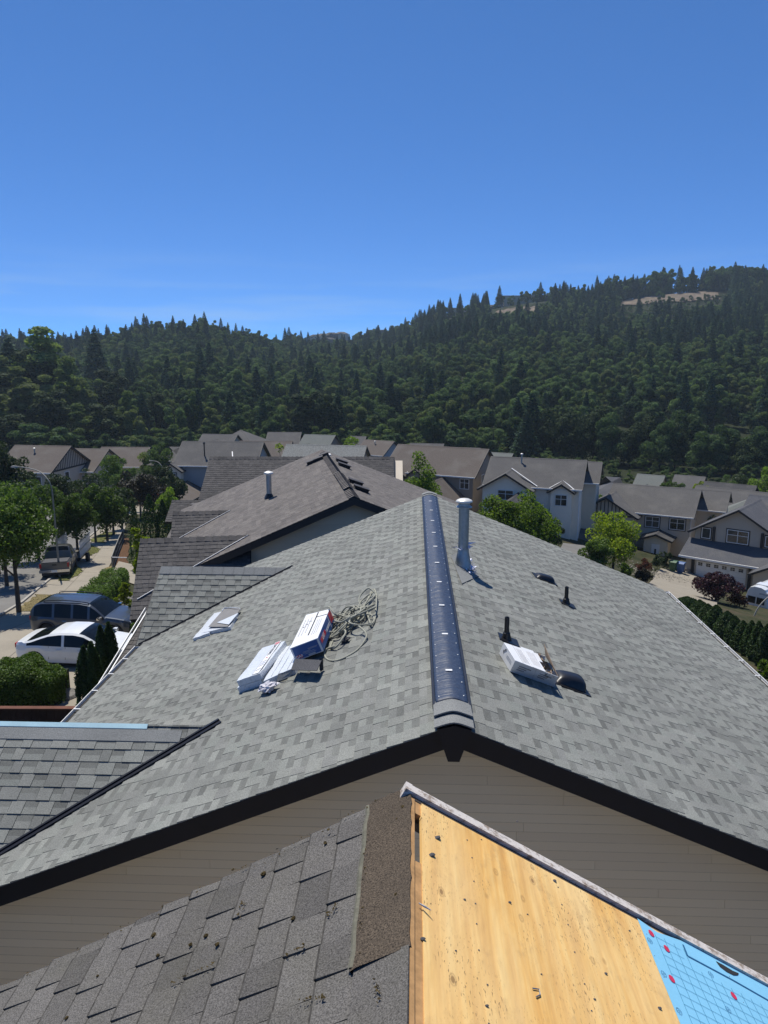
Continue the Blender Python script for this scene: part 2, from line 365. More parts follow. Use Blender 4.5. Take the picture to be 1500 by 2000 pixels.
# walls: core plus lap siding boards
YW = 5.95; b = MB()
b.prism([(XR-4.45, YW, -13.5), (XR+4.45, YW, -13.5), (XR+4.45, YW, zr(XR+4.45)-.2), (XR, YW, ZR-.22), (XR-4.45, YW, zl(XR-4.45)-.2)], (0, 9.4, 0))
wall = b.build('wall', [M['brownboard']], nh)
SB = NT('taupe_siding_board'); _p = SB.pos(); _r = SB.rnd()
_col = SB.ramp(_r, [(0.0, (0.70,0.61,0.445)), (0.5, (0.73,0.64,0.465)), (1.0, (0.76,0.67,0.49))])
SB.bump(SB.noise(SB.pos('pos', (2, 30, 30)), 3, 3), 0.15, 0.003); SB.done(_col, 0.5, 0, 0.4); M['sidingboard'] = SB.m
_ca = P1
coursed(wall, (XR-4.45, YW-.004, -7.0), (1,0,0), (0,0,1), (0,-1,0), 8.9, 46, .0875, [3.66, 2.2, 3.05], .002, (.017, .017), [M['sidingboard'], M['sidingshade']],
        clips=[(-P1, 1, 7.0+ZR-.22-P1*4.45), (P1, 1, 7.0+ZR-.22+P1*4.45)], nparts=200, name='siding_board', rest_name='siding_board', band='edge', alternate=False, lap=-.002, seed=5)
# ridge: cap shingles at both ends, blue-black vent strip between
def ridge_arc(y, half, lift, n=10, drop=P1, rad=.05):
    out = []
    for i in range(n+1):
        s_ = -half+2*half*i/n; x = s_; z = -drop*(math.sqrt(x*x+rad*rad)-rad)
        out.append(Vector((XR+x, y, ZR+z+lift)))
    return out
def ridge_sheet(y0, y1, half, l0, l1, th, ny=1, wob=0.0, drop=P1):
    mb = MB(); n = 10; rows = []
    for j in range(ny+1):
        f = j/ny; r = ridge_arc(y0+(y1-y0)*f, half, l0+(l1-l0)*f, n, drop)
        if wob: r = [p+Vector((0, 0, wob*RNG.normal()*(1 if 0 < i < n else .2)+wob*1.4*math.sin(j*1.9+i*.35))) for i, p in enumerate(r)]
        rows.append(r)
    T = [p for r in rows for p in r]; B = [p-Vector((0, 0, th)) for p in T]; K = n+1; L = len(T)
    fs = []
    for j in range(ny):
        for i in range(n):
            a = j*K+i; fs.append((a, a+1, a+K+1, a+K)); fs.append((L+a, L+a+K, L+a+K+1, L+a+1))
        fs.append((j*K, (j+1)*K, L+(j+1)*K, L+j*K)); a = j*K+n; fs.append((a, L+a, L+a+K, a+K))
    for i in range(n):
        fs.append((i, L+i, L+i+1, i+1)); a = ny*K+i; fs.append((a, a+1, L+a+1, L+a))
    mb.add(T+B, fs); return mb
for k, (y0, y1, l0, l1) in enumerate(((YN-.03, YN+.26, .035, .030), (YN+.12, YN+.42, .060, .034), (15.42, 15.62, .05, .04), (15.56, YF+.02, .06, .05))):
    ridge_sheet(y0, y1, .155, l0, l1, .012).build('ridge_cap_shingle', [M['shingle_cap']], roof, smooth='auto')
rv = ridge_sheet(5.86, 15.44, .135, .040, .040, .012, 190, .0020).build('ridge_vent_strip', [M['film']], nh, smooth=True)
for sgn in (-1, 1):
    mb = MB()
    x = XR+sgn*.148; z = ZR-P1*.148+.02
    for zz, ww in ((.0, .012), (.034, .008)):
        mb.beam((x, 5.84, z+zz), (x, 15.46, z+zz), ww+.012, .008)
    y = 5.86
    while y < 15.44:
        mb.box(x-.008, x+.008, y, y+.012, z-.012, z+.036); y += .075
    mb.build('vent_edge', [M['black']], rv)
mb = MB()
y = 5.95
while y < 15.4:
    for sx in (-.105, .105):
        x = XR+sx; mb.lathe([(.0065, 0), (.0065, .003), (.002, .004)], 6, (x, y+RNG.normal()*.02, ZR-P1*(math.sqrt(sx*sx+.0025)-.05)+.041))
    y += .30
o = mb.build('vent_nails', [M['white']], rv); o['kind'] = 'stuff'
y = 6.42
while y < 15.3:
    mb = MB(); mb.box(XR-.03, XR+.03, y, y+.035, ZR+.041, ZR+.0455); mb.build('white_mark', [M['white']], rv); y += .92
# gutters
M['guttershade'] = plain('gutter_shade_strip', (0.03,0.028,0.024), .95)  # near-black strip added in the trough, painting the shade inside it
def gutter(parent, x, z, y0, y1, sgn):
    mb = MB(); w_ = .115
    prof = [(0, 0), (0, -.1), (sgn*.075, -.1), (sgn*w_, -.035), (sgn*w_, 0)]
    for i in range(len(prof)-1):
        a, b_ = prof[i], prof[i+1]
        d = Vector((b_[0]-a[0], 0, b_[1]-a[1])); n_ = Vector((-d.z, 0, d.x)).normalized()*.004
        p = [Vector((x+a[0], y0, z+a[1])), Vector((x+b_[0], y0, z+b_[1]))]
        mb.prism([p[0]-n_, p[1]-n_, p[1]+n_, p[0]+n_], (0, y1-y0, 0))
    mb.beam((x+sgn*w_, y0, z+.002), (x+sgn*w_, y1, z+.002), .010, .010); mb.beam((x, y0, z+.004), (x, y1, z+.004), .008, .008)
    for yy in (y0, y1-.004): mb.prism([(x+a, yy, z+b_) for a, b_ in prof], (0, .004, 0))
    g = mb.build('gutter', [M['white']], parent)
    d = MB(); d.box(min(x+sgn*.006, x+sgn*(w_-.012)), max(x+sgn*.006, x+sgn*(w_-.012)), y0+.01, y1-.01, z-.045, z-.035); d.build('gutter_shade_strip', [M['guttershade']], g)
    y = y0+.35
    while y < y1:
        h = MB(); h.box(min(x, x+sgn*w_), max(x, x+sgn*w_), y, y+.022, z+.008, z+.014); h.build('gutter_hanger', [M['white']], g); y += .61
    return g
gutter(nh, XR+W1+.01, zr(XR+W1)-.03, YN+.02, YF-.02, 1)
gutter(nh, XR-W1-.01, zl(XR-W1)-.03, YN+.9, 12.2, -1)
b = MB()
b.box(XR+W1-.02, XR+W1, YN+.05, YF-.05, zr(XR+W1)-.19, zr(XR+W1)-.02); b.box(XR-W1, XR-W1+.02, YN+.05, YF-.05, zl(XR-W1)-.19, zl(XR-W1)-.02)
b.build('fascia', [M['navy']], nh)
# ---- cross gables toward the street
def cross_gable(parent, yr, zr_, x_in, x_out, pitch, half, nparts, matset, name='cross_gable_roof', oh=0.0, seed=9, rot=None, clipmain=None):
    al = math.atan(pitch); sl_ = half/math.cos(al); nc = int(round(sl_/.143)); L = x_in-x_out
    mb = MB(); ze = zr_-pitch*half
    cl = []
    if clipmain is not None:                            # keep what stands above the main slope
        rx, rz = clipmain; cl = [(P1, -math.sin(al), ze-rz+P1*rx-P1*x_out+.03)]
    for sy_ in (-1, 1):
        pl = [(0, 0), (L, 0), (L, sl_), (0, sl_)]
        for c_ in cl: pl = clip_poly(pl, *c_)
        nn = Vector((0, sy_*math.sin(al), math.cos(al)))
        q_ = [Vector((x_out+.02+u_, yr+sy_*(half-v_*math.cos(al)), ze+v_*math.sin(al)))-nn*.015 for u_, v_ in pl]; mb.prism(q_, -nn*.10)
    r = mb.build(name, [M['deck']], parent)
    coursed(r, (x_out, yr-half, ze), (1,0,0), (0, math.cos(al), math.sin(al)), (0, -math.sin(al), math.cos(al)), L, nc, sl_/nc, LAM, .004, (.012, .007), matset, nparts=nparts, seed=seed, rot=rot, clips=cl)
    coursed(r, (x_out, yr+half, ze), (1,0,0), (0, -math.cos(al), math.sin(al)), (0, math.sin(al), math.cos(al)), L, nc, sl_/nc, LAM, .004, (.012, .007), matset, nparts=0, seed=seed+1, rot=rot, clips=cl)
    return r
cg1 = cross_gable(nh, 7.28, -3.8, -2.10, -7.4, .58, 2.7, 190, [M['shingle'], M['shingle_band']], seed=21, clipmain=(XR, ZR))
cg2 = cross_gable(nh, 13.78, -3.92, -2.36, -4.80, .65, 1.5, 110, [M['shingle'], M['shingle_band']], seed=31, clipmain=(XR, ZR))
b = MB()
for s_ in (-1, 1): b.beam((-7.4, 7.28, -3.79), (-2.78, 7.28, -3.79), .01, .002)
bl = MB(); bl.prism([(-7.4, 7.28-.042, -3.8-.042*.58+.016), (-7.4, 7.28, -3.8+.024), (-7.4, 7.28+.042, -3.8-.042*.58+.016), (-7.4, 7.28+.042, -3.8-.042*.58+.008), (-7.4, 7.28, -3.8+.014), (-7.4, 7.28-.042, -3.8-.042*.58+.008)], (4.62, 0, 0))
M['paleblue'] = plain('pale_blue_membrane', (0.42,0.62,0.68), .45); bl.build('blue_ridge_membrane', [M['paleblue']], cg1)
gr = MB(); gr.prism([(-7.4, 7.28-.17, -3.8-.17*.58+.016), (-7.4, 7.28-.05, -3.8-.05*.58+.014), (-7.4, 7.28-.05, -3.8-.05*.58+.006), (-7.4, 7.28-.17, -3.8-.17*.58+.006)], (5.0, 0, 0))
gr.build('starter_strip', [M['shingle_cap']], cg1)
for k in range(12):                                    # cap shingles on the small far gable
    x = -4.80+k*.2
    mb = MB(); mb.prism([(x, 13.78-.14, -3.92-.14*.65+.02), (x, 13.78, -3.92+.035), (x, 13.78+.14, -3.92-.14*.65+.02), (x, 13.78+.14, -3.92-.14*.65+.008), (x, 13.78, -3.92+.022), (x, 13.78-.14, -3.92-.14*.65+.008)], (.21, 0, 0))
    mb.build('ridge_cap_shingle', [M['shingle_cap']], cg2)
# gable ends of the cross gables (walls, boards)
for (yr, zr_, xo, pt, hf) in ((7.28, -3.8, -7.0, .58, 2.3), (13.78, -3.92, -4.72, .65, 1.25)):
    b = MB(); b.prism([(xo, yr-hf, -13.5), (xo, yr-hf, zr_-.15-pt*hf), (xo, yr, zr_-.16), (xo, yr+hf, zr_-.15-pt*hf), (xo, yr+hf, -13.5)], (2.4, 0, 0)); b.build('wall', [M['siding']], nh)
    for s_ in (-1, 1):
        b = MB(); h2 = hf+.3 if yr < 10 else hf+.25; x0 = xo-.42 if yr < 10 else xo-.1
        b.prism([(x0, yr, zr_-.0), (x0, yr+s_*h2, zr_-pt*h2), (x0, yr+s_*h2, zr_-pt*h2-.2), (x0, yr, zr_-.22)], (.025, 0, 0)); b.build('rake_board', [M['navy']], nh)
# valley flashing
def valley(parent, yr, zr_, xm, pt, xl, wd, m_, lift=.02, s_=-1):
    a = Vector((xm, yr, zr_)); dz = P1*(xm-xl); bpt = Vector((xl, yr+s_*dz/pt, zr_-dz)); d = (bpt-a).normalized(); a = a-d*.1
    side = d.cross(NL).normalized()*wd/2
    mb = MB(); n = NL*lift
    for off_, ww, hh in ((Vector((0,0,0)), 1.0, .006), (side*.12, .28, .022)):
        s2 = side*ww; mb.hexa([a-s2+off_+n, a+s2+off_+n, bpt+s2+off_+n, bpt-s2+off_+n, a-s2+off_+n+NL*hh, a+s2+off_+n+NL*hh, bpt+s2+off_+n+NL*hh, bpt-s2+off_+n+NL*hh])
    mb.build('valley_flashing', [m_], parent)
valley(nh, 7.28, -3.8, -2.10, .58, -4.9, .15, M['navy'])
valley(nh, 13.78, -3.92, -2.36, .65, -4.75, .12, M['navy'])
# low porch roof beside the eave
b = MB(); pa, pb = Vector((-5.33, 14.5, -4.98)), Vector((-5.33, 9.6, -6.1))
b.hexa([pb+Vector((0,0,-.1)), Vector((-4.6, 9.6, -6.2)), Vector((-4.6, 14.5, -5.08)), pa+Vector((0,0,-.1)), pb, Vector((-4.6, 9.6, -6.1)), Vector((-4.6, 14.5, -4.98)), pa])
pr = b.build('porch_roof', [M['deck']], nh)
_al = math.atan2(1.12, 4.9)
coursed(pr, (-5.33, 9.6, -6.1), (1,0,0), (0, math.cos(_al), math.sin(_al)), (0, -math.sin(_al), math.cos(_al)), .73, 35, .1435, LAM, .004, (.012, .007), [M['darkroof'], M['darkroof']], nparts=0, seed=41)
b = MB(); b.beam((-5.345, 9.6, -6.09), (-5.345, 14.5, -4.97), .022, .05); b.beam((-5.43, 9.6, -6.1), (-5.43, 14.5, -4.98), .014, .04); b.build('porch_edge_trim', [M['white']], nh)
b = MB(); b.box(-5.2, -4.6, 9.7, 14.3, -13.5, -6.2); b.build('wall', [M['siding']], nh)
# ------------------------------------------------------------------ fittings on the right slope
def pR(px, py, h=0.0): return at_plane(px, py, RP+NR*h, NR)
def pL(px, py, h=0.0): return at_plane(px, py, RP+NL*h, NL)
bp = pR(904, 1108)
mb = MB(); mb.lathe([(.075, -.05), (.075, .93)], 28, bp)
vp = mb.build('metal_vent_pipe', [M['galv']], nh, smooth='auto')
mb = MB(); mb.lathe([(.13, -.02), (.125, .03), (.083, .22), (.08, .28)], 28, bp); mb.build('flashing_cone', [M['galv']], vp, smooth='auto')
mb = MB(); q = [pR(880, 1085, .014), pR(902, 1140, .014), pR(935, 1125, .014), pR(916, 1072, .014)]
mb.prism(q, NR*.003); mb.build('flashing_base', [M['shingle_cap']], vp)
mb = MB(); mb.lathe([(.078, .90), (.112, .885), (.115, .892), (.082, .915), (.08, .94)], 28, bp); mb.build('storm_collar', [M['galv']], vp, smooth='auto')
mb = MB(); mb.lathe([(.07, .90), (.075, .95), (.118, .962), (.122, .972), (.105, .99), (.07, 1.006), (.03, 1.014), (.0, 1.015)], 32, bp); mb.build('vent_cap', [M['capmetal']], vp, smooth=True)
M['tape'] = plain('lilac_white_plastic_scrap', (0.55,0.58,0.75), 0.4)
mb = MB()
for k in range(14):
    a = RNG.uniform(0, 6.28); c0 = bp+Vector((.09*math.cos(a), .09*math.sin(a), .30+RNG.normal()*.02))
    mb.add([c0, c0+Vector((RNG.normal()*.03+.05*math.cos(a), RNG.normal()*.03+.03*math.sin(a), RNG.normal()*.02)), c0+Vector((RNG.normal()*.04, RNG.normal()*.03, .035))], [(0,1,2)])
mb.build('masking_scrap', [M['tape']], vp, fix=False)
mb = MB()
for k in range(16):
    c0 = pR(921+RNG.normal()*3, 1112+RNG.normal()*5, .03+.02*RNG.random())
    mb.add([c0, c0+Vector((RNG.normal()*.04, RNG.normal()*.04, .02)), c0+Vector((RNG.normal()*.04, .03, RNG.normal()*.02+.01)), c0+Vector((.03, RNG.normal()*.04, -.01))], [(0,1,2), (0,2,3)])
mb.build('masking_scrap', [M['tape']], vp, fix=False)
def plumbing_vent(px, py, h, r, label):
    p = pR(px, py); mb = MB(); mb.lathe([(r, -.05), (r, h-.01), (r*.92, h), (r*.75, h), (r*.75, h-.05)], 18, p)
    o = mb.build('plumbing_vent_pipe', [M['black']], nh, smooth='auto', label=label)
    mb = MB(); mb.lathe([(r*2.3, -.02), (r*2.1, .015), (r*1.6, .06), (r*1.55, .085), (r*1.15, .095), (r*1.05, .12)], 20, p); mb.build('rubber_boot', [M['black']], o, smooth='auto')
    mb = MB(); d = Vector((0, 1, 0)); c0 = p+NR*.012
    mb.hexa([c0-UR*.14-d*.11, c0-UR*.14+d*.11, c0+UR*.1+d*.11, c0+UR*.1-d*.11, c0-UR*.14-d*.11+NR*.005, c0-UR*.14+d*.11+NR*.005, c0+UR*.1+d*.11+NR*.005, c0+UR*.1-d*.11+NR*.005])
    mb.build('flashing_base', [M['black']], o)
plumbing_vent(989, 1250, .27, .027, 'black pipe just behind the open white box'); plumbing_vent(1105.5, 1180, .27, .029, 'black pipe farther down the slope, near the domed vent')
def turtle(px, py, L_, Wd, H_, ang, label):
    # low hooded vent: long along the slope
    p = pR(px, py, .0); ex = (-UR).copy(); ey = Vector((0, 1, 0)); R_ = Matrix.Rotation(ang, 3, NR); ex = R_ @ ex; ey = R_ @ ey
    mb = MB(); n1, n2 = 14, 10; rows = []
    for i in range(n1+1):
        a = i/n1; row = []
        for j in range(n2+1):
            b_ = j/n2; X = (a-.5)*L_; Y = (b_-.5)*Wd
            fx = (1-abs(2*a-1)**3.5); fy = (1-abs(2*b_-1)**3)
            hh = H_*(max(fx, 0)**.5)*(max(fy, 0)**.5)*(.62+.38*a)
            row.append(p+ex*X+ey*Y+NR*(hh+.018))
        rows.append(row)
    vs = [q for r in rows for q in r]; K = n2+1
    mb.add(vs, [(i*K+j, i*K+j+1, (i+1)*K+j+1, (i+1)*K+j) for i in range(n1) for j in range(n2)])
    o = mb.build('hooded_roof_vent', [M['black']], nh, smooth=True, fix=False, label=label)
    mb = MB(); c0 = p+NR*.010; a_, b_ = ex*(L_*.62), ey*(Wd*.66)
    mb.hexa([c0-a_-b_, c0+a_-b_, c0+a_+b_, c0-a_+b_, c0-a_-b_+NR*.006, c0+a_-b_+NR*.006, c0+a_+b_+NR*.006, c0-a_+b_+NR*.006]); mb.build('flashing_base', [M['black']], o)
    return o
turtle(1063, 1132, .32, .22, .085, .1, 'smaller black hooded vent up the slope'); turtle(1109, 1335, .34, .26, .12, .1, 'black hooded vent beside the open white box')
b = MB(); c0 = pR(1137, 1352, .02); q = [pR(1122, 1343, .02), pR(1133, 1362, .02), pR(1135, 1348, .06)]
b.prism(q, NR*.002); 
# ------------------------------------------------------------------ own house: old shingles left, bare plywood right
PO = .57; AO = math.atan(PO); ZO = -1.66; YO = 2.74; WO = 5.0; SLO = WO/math.cos(AO)
NLo = Vector((-math.sin(AO), 0, math.cos(AO))); NRo = Vector((math.sin(AO), 0, math.cos(AO)))
ULo = Vector((math.cos(AO), 0, math.sin(AO))); URo = Vector((-math.cos(AO), 0, math.sin(AO)))
oh = thing_w('reroofed_house', 'nearest house, half its roof old dark shingles and half stripped to bare plywood', 'house', (0, -2, -9.0))
b = MB(); b.prism([(-WO, -6.5, ZO-PO*WO-.05), (-.002, -6.5, ZO-.03), (-.002, -6.5, ZO-.2), (-WO, -6.5, ZO-PO*WO-.2)], (0, YO+6.48, 0))
oroof = b.build('roof', [M['deck']], oh)
nco = int(SLO/.143); eo = .143
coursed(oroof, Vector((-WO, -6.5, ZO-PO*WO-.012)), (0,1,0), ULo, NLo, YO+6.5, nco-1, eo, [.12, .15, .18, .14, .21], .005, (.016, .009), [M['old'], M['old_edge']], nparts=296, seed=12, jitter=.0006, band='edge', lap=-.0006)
vtop = (nco-1)*eo; gapv = SLO-vtop
b = MB(); o0 = Vector((-WO, 0, ZO-PO*WO-.012))+ULo*(vtop-.004)
def sl_pt(y, v, h): return Vector((-WO, y, ZO-PO*WO-.012))+ULo*v+NLo*h
ys = [YO-.005-i*.06 for i in range(0, 15)]
T = []; 
for i, y in enumerate(ys):
    jt = .004*math.sin(i*2.1)
    T.append([sl_pt(y, vtop-.012+jt, .016), sl_pt(y, vtop+.012+jt, .020), sl_pt(y, SLO+.004+.003*math.sin(i*3.7), .010)])
vs = []; fs = []
for a_, b_, c_ in T: vs += [a_, b_, c_, a_-NLo*.014, c_-NLo*.02]
for i in range(len(T)-1):
    k = i*5; fs += [(k, k+5, k+6, k+1), (k+1, k+6, k+7, k+2), (k, k+3, k+8, k+5), (k+2, k+7, k+9, k+4)]
b.add(vs, fs); b.build('exposed_strip', [M['old_strip']], oroof)
b = MB()
vs = []; n_ = 13
for i in range(n_+1):
    y = YO-.01-i*.0635; jt = .003*math.sin(i*1.7)+.002*RNG.normal()
    vs += [sl_pt(y, vtop-.022+jt, .0165), sl_pt(y, vtop-.012+jt, .021), sl_pt(y, vtop-.002+jt, .017)]
fs = []
for i in range(n_): k = i*3; fs += [(k, k+3, k+4, k+1), (k+1, k+4, k+5, k+2)]
b.add(vs, fs)
M['lichen'] = plain('lichen_edge', (0.135,0.13,0.10), 0.95, 0, 0.2, 0.35, 30, 90, .5); b.build('lichen_line', [M['lichen']], oroof, fix=False)
for k, (y0, y1, h0, wv) in enumerate(((1.32, 1.93, .022, .192), (.85, 1.50, .034, .190), (.3, 1.02, .044, .194), (-.3, .5, .05, .19), (-.9, -.1, .055, .19))):
    b = MB(); pts = [sl_pt(y0, SLO-wv, h0), sl_pt(y1, SLO-wv+.01, h0-.012), sl_pt(y1-.03, SLO+.002, h0-.01), sl_pt(y0, SLO+.002, h0)]
    b.prism(pts, NLo*-.008); b.build('ridge_cap_shingle', [M['old']], oroof)
# lifted edge clips, moss lumps and dead leaves caught on the old shingles
for (px, py, r) in ((300, 1828, .011), (372, 1846, .008), (402, 1829, .009), (424, 1846, .009), (514, 1709, .012), (635, 1648, .008), (308, 1867, .007), (190, 1907, .006), (573, 1795, .009), (786, 1577, .007), (775, 1600, .005), (773, 1748, .006), (455, 1699, .006), (130, 1989, .007), (466, 1787, .007)):
    r *= .75; c0 = at_plane(px, py, Vector((0, 0, ZO)), NLo); mb = MB()
    mb.lathe([(r*.5, 0), (r*1.1, r*.4), (r, r*.9), (r*.4, r*1.3)], 7, c0, M=Matrix.Scale(1.5, 3, Vector((.4, .9, 0)).normalized()))
    for i in range(len(mb.v)): v = mb.v[i]; mb.v[i] = (v[0]+RNG.normal()*r*.18, v[1]+RNG.normal()*r*.18, v[2]+RNG.normal()*r*.12)
    mb.build('moss_lump', [M['moss']], oroof)
mb = MB()
for k in range(90):
    t_ = RNG.random(); y = YO-.01-RNG.random()**3*.06; v = SLO-RNG.random()*2.4; c0 = sl_pt(y, v, .02); r = .002+.003*RNG.random()
    mb.add([c0+Vector((RNG.normal()*r, RNG.normal()*r, RNG.random()*r)) for _ in range(4)], [(0,1,2), (0,2,3), (0,1,3)])
for k in range(120):                                   # moss along joints
    ln = RNG.integers(0, 7); s_ = RNG.random(); px, py = [(330+90*s_, 1925-40*s_), (640-60*s_, 1950+10*s_), (735+10*s_, 1920+40*s_), (705+15*s_, 1880-250*s_), (640+20*s_, 1790-20*s_), (470+10*s_, 1800-40*s_), (560+40*s_, 1870-20*s_)][ln]
    c0 = at_plane(px+RNG.normal()*3, py+RNG.normal()*2, Vector((0, 0, ZO)), NLo)+NLo*.008; r = .004
    mb.add([c0+Vector((RNG.normal()*r, RNG.normal()*r, RNG.random()*r)) for _ in range(4)], [(0,1,2), (0,2,3), (0,1,3)])
o = mb.build('moss', [M['moss']], oroof, fix=False); o['kind'] = 'stuff'
# right slope, in its own frame so the grain runs along the ridge
def frame_obj(mb, name, mats, parent, O, X, Y, Z, fix=True):
    me = mb.mesh(name, mats, fix=fix); o = bpy.data.objects.new(name, me); COL.objects.link(o); o.parent = parent
    off = OFF[parent.name]; X, Y, Z = Vector(X), Vector(Y), Vector(Z); T_ = Vector(O)-off
    o.matrix_local = Matrix(((X.x, Y.x, Z.x, T_.x), (X.y, Y.y, Z.y, T_.y), (X.z, Y.z, Z.z, T_.z), (0,0,0,1))); OFF[o.name] = Vector((0,0,0)); return o
DX = -URo; DY = Vector((0, 1, 0)); OR0 = Vector((0, 0, ZO-.006))
YP = YO-.085
b = MB(); b.box(.045, 1.22, .2, YP, -.016, 0); b.box(1.223, 2.44, .2, YP, -.016, 0)
ply = frame_obj(b, 'plywood_sheet', [M['ply']], oh, OR0, DX, DY, NRo)
b = MB(); b.box(.045, 2.44, -6.5, .197, -.016, 0); frame_obj(b, 'plywood_sheet', [M['ply']], oh, OR0, DX, DY, NRo)
b = MB(); b.box(2.443, 5.6, -6.5, YP, -.016, 0); frame_obj(b, 'plywood_sheet', [M['ply']], oh, OR0, DX, DY, NRo)
b = MB()                                               # board edge along the ridge with the open slot
b.box(.0, .014, .2, YP, -.03, .002); b.box(.014, .045, .2, 2.30, -.03, -.004); b.box(.014, .045, 2.58, YP, -.03, -.006)
frame_obj(b, 'ridge_board', [M['wood_edge']], oh, OR0, DX, DY, NRo)
b = MB(); b.box(.014, .045, 2.30, 2.58, -.2, -.19); frame_obj(b, 'ridge_slot', [M['deck']], oh, OR0, DX, DY, NRo)
b = MB(); b.box(-.002, 5.7, YO-.06, YO-.016, -.10, .012); b.box(.03, 5.7, YO-.012, YO+.012, -.16, -.006)
frame_obj(b, 'rake_board', [M['rake']], oh, OR0, DX, DY, NRo)
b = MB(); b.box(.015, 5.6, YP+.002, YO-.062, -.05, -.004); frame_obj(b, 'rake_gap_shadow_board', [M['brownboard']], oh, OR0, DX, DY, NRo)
b = MB(); b.box(-.03, -.002, YO-.06, YO-.01, -.05, .012); frame_obj(b, 'rake_board_end', [M['rake']], oh, OR0, DX, DY, NRo)
b = MB(); b.prism([(-WO+.5, -6, -13), (-WO+.5, -6, ZO-PO*4.5-.25), (0, -6, ZO-.25), (WO-.5, -6, ZO-PO*4.5-.25), (WO-.5, -6, -13)], (0, 8.3, 0)); b.build('wall', [M['siding2']], oh)
def loc_o(px, py):                                     # slope coordinates of a point seen on the right slope
    p = at_plane(px, py, OR0, NRo)-OR0; return p.dot(DX), p.y
# blue membrane with its printed grid
u0, y_a = loc_o(1247, 1797); u1, y_b = loc_o(1320, 2000)
rr = RNG
b = MB(); ue = u0+.0
b.add([(ue-.005, YP+.01, .0016), (ue+.004, 1.9, .0016), (ue, -6.4, .0016), (5.6, -6.4, .0016), (5.6, YP+.05, .0016), (ue+.25, YP+.03, .0016), (ue+.08, YP-.012, .0016)], [(0,1,2,3,4,5,6)])
mem = frame_obj(b, 'blue_roof_membrane', [M['blue']], oh, OR0, DX, DY, NRo, fix=False)
Z1 = .0030
def strip(mb, a, c, wd, z=Z1):
    a = Vector(a+(z,)); c = Vector(c+(z,)); d = (c-a).normalized(); s_ = Vector((-d.y, d.x, 0))*wd/2; mb.add([a-s_, c-s_, c+s_, a+s_], [(0,1,2,3)])
b = MB(); cell = .045; g0 = ue+.06
for i in range(26): strip(b, (g0+i*cell, 1.3), (g0+i*cell, YP-.02-(0.10 if i > 3 else .012)-.0*i), .0016)
for j in range(32):
    yy = 1.3+j*cell*1.0
    if yy < YP-.03: strip(b, (g0 if yy < YP-.06 else g0, yy), (g0+(26*cell if yy < YP-.12 else cell*2.5), yy), .0016, Z1+.0003)
frame_obj(b, 'printed_grid', [M['thinline']], mem, Vector((0,0,0)), (1,0,0), (0,1,0), (0,0,1), fix=False)
b = MB(); q = [loc_o(1333, 1846), loc_o(1342, 1868), loc_o(1430, 1915), loc_o(1500, 1955)]
for i in range(3): strip(b, q[i], q[i+1], .008, Z1+.0006)
strip(b, q[3], (q[3][0]+1.2, q[3][1]+.0), .008, Z1+.0006)
frame_obj(b, 'printed_stripe', [M['blueline']], mem, Vector((0,0,0)), (1,0,0), (0,1,0), (0,0,1), fix=False)
b = MB(); q = [loc_o(x, y) for x, y in ((1397, 1878), (1405, 1889), (1418, 1899), (1432, 1906), (1440, 1906), (1442, 1902), (1430, 1897), (1412, 1886))]
b.add([(x, y, Z1+.0006) for x, y in q], [tuple(range(8))]); frame_obj(b, 'printed_crescent', [M['deck']], mem, Vector((0,0,0)), (1,0,0), (0,1,0), (0,0,1), fix=False)
for (px, py) in ((1271, 1824), (1301, 1854), (1311, 1913), (1432, 1946), (1530, 1960)):
    b = MB(); cx, cy = loc_o(px, py); b.add([(cx+.0125*math.cos(a*.524), cy+.017*math.sin(a*.524), Z1+.001) for a in range(12)], [tuple(range(12))])
    frame_obj(b, 'red_nailing_dot', [M['redprint']], mem, Vector((0,0,0)), (1,0,0), (0,1,0), (0,0,1), fix=False)
for (px, py) in ((1268, 1838), (1295, 1903), (1325, 1976), (1387, 1904), (1421, 1973)):
    b = MB(); cx, cy = loc_o(px, py)
    pts = [(cx+.0105*math.cos(a*.524), cy+.0125*math.sin(a*.524)) for a in range(13)]
    for i in range(12): strip(b, pts[i], pts[i+1], .0015, Z1+.001)
    strip(b, (cx-.01, cy-.004), (cx+.01, cy+.004), .0015, Z1+.0012); strip(b, (cx-.002, cy-.012), (cx+.002, cy+.012), .0015, Z1+.0014)
    frame_obj(b, 'printed_lap_mark', [M['blueline']], mem, Vector((0,0,0)), (1,0,0), (0,1,0), (0,0,1), fix=False)
# small debris on the plywood
M['chip'] = plain('asphalt_chip', (0.05,0.05,0.055), 0.8)
for (px, py, s_) in ((854, 1637, .010), (843, 1671, .010), (1083, 1721, .007), (907, 1757, .004), (995, 1763, .005), (1030, 1786, .003), (1229, 1818, .004), (1183, 1902, .005), (1288, 1970, .006), (950, 1965, .005), (826, 1834, .006), (1161, 1952, .004), (890, 1857, .003), (1057, 1903, .003), (940, 1640, .003), (1010, 1604, .004)):
    c0 = at_plane(px, py, OR0, NRo); mb = MB(); mb.lathe([(s_*.9, .0), (s_, s_*.35), (s_*.5, s_*.6)], 7, c0, M=Matrix.Scale(1.4, 3, Vector((1, .3, 0)).normalized()))
    mb.v = [(v[0]+RNG.normal()*s_*.15, v[1]+RNG.normal()*s_*.15, v[2]) for v in mb.v]
    tag(mb.build('shingle_chip', [M['chip']], oh), None)
nl_ = MB()
for x_ in (.25, .65, 1.05, 1.45, 1.85):
    for k_ in range(14):
        y_ = 1.1+k_*.115; c0 = OR0+DX*(x_+RNG.normal()*.006)+DY*(y_+RNG.normal()*.012)+NRo*.0004
        if y_ < YP: nl_.lathe([(.0032, 0), (.0032, .0008), (.001, .001)], 6, c0)
o = nl_.build('sheathing_nails', [M['chip']], oh); o['kind'] = 'stuff'
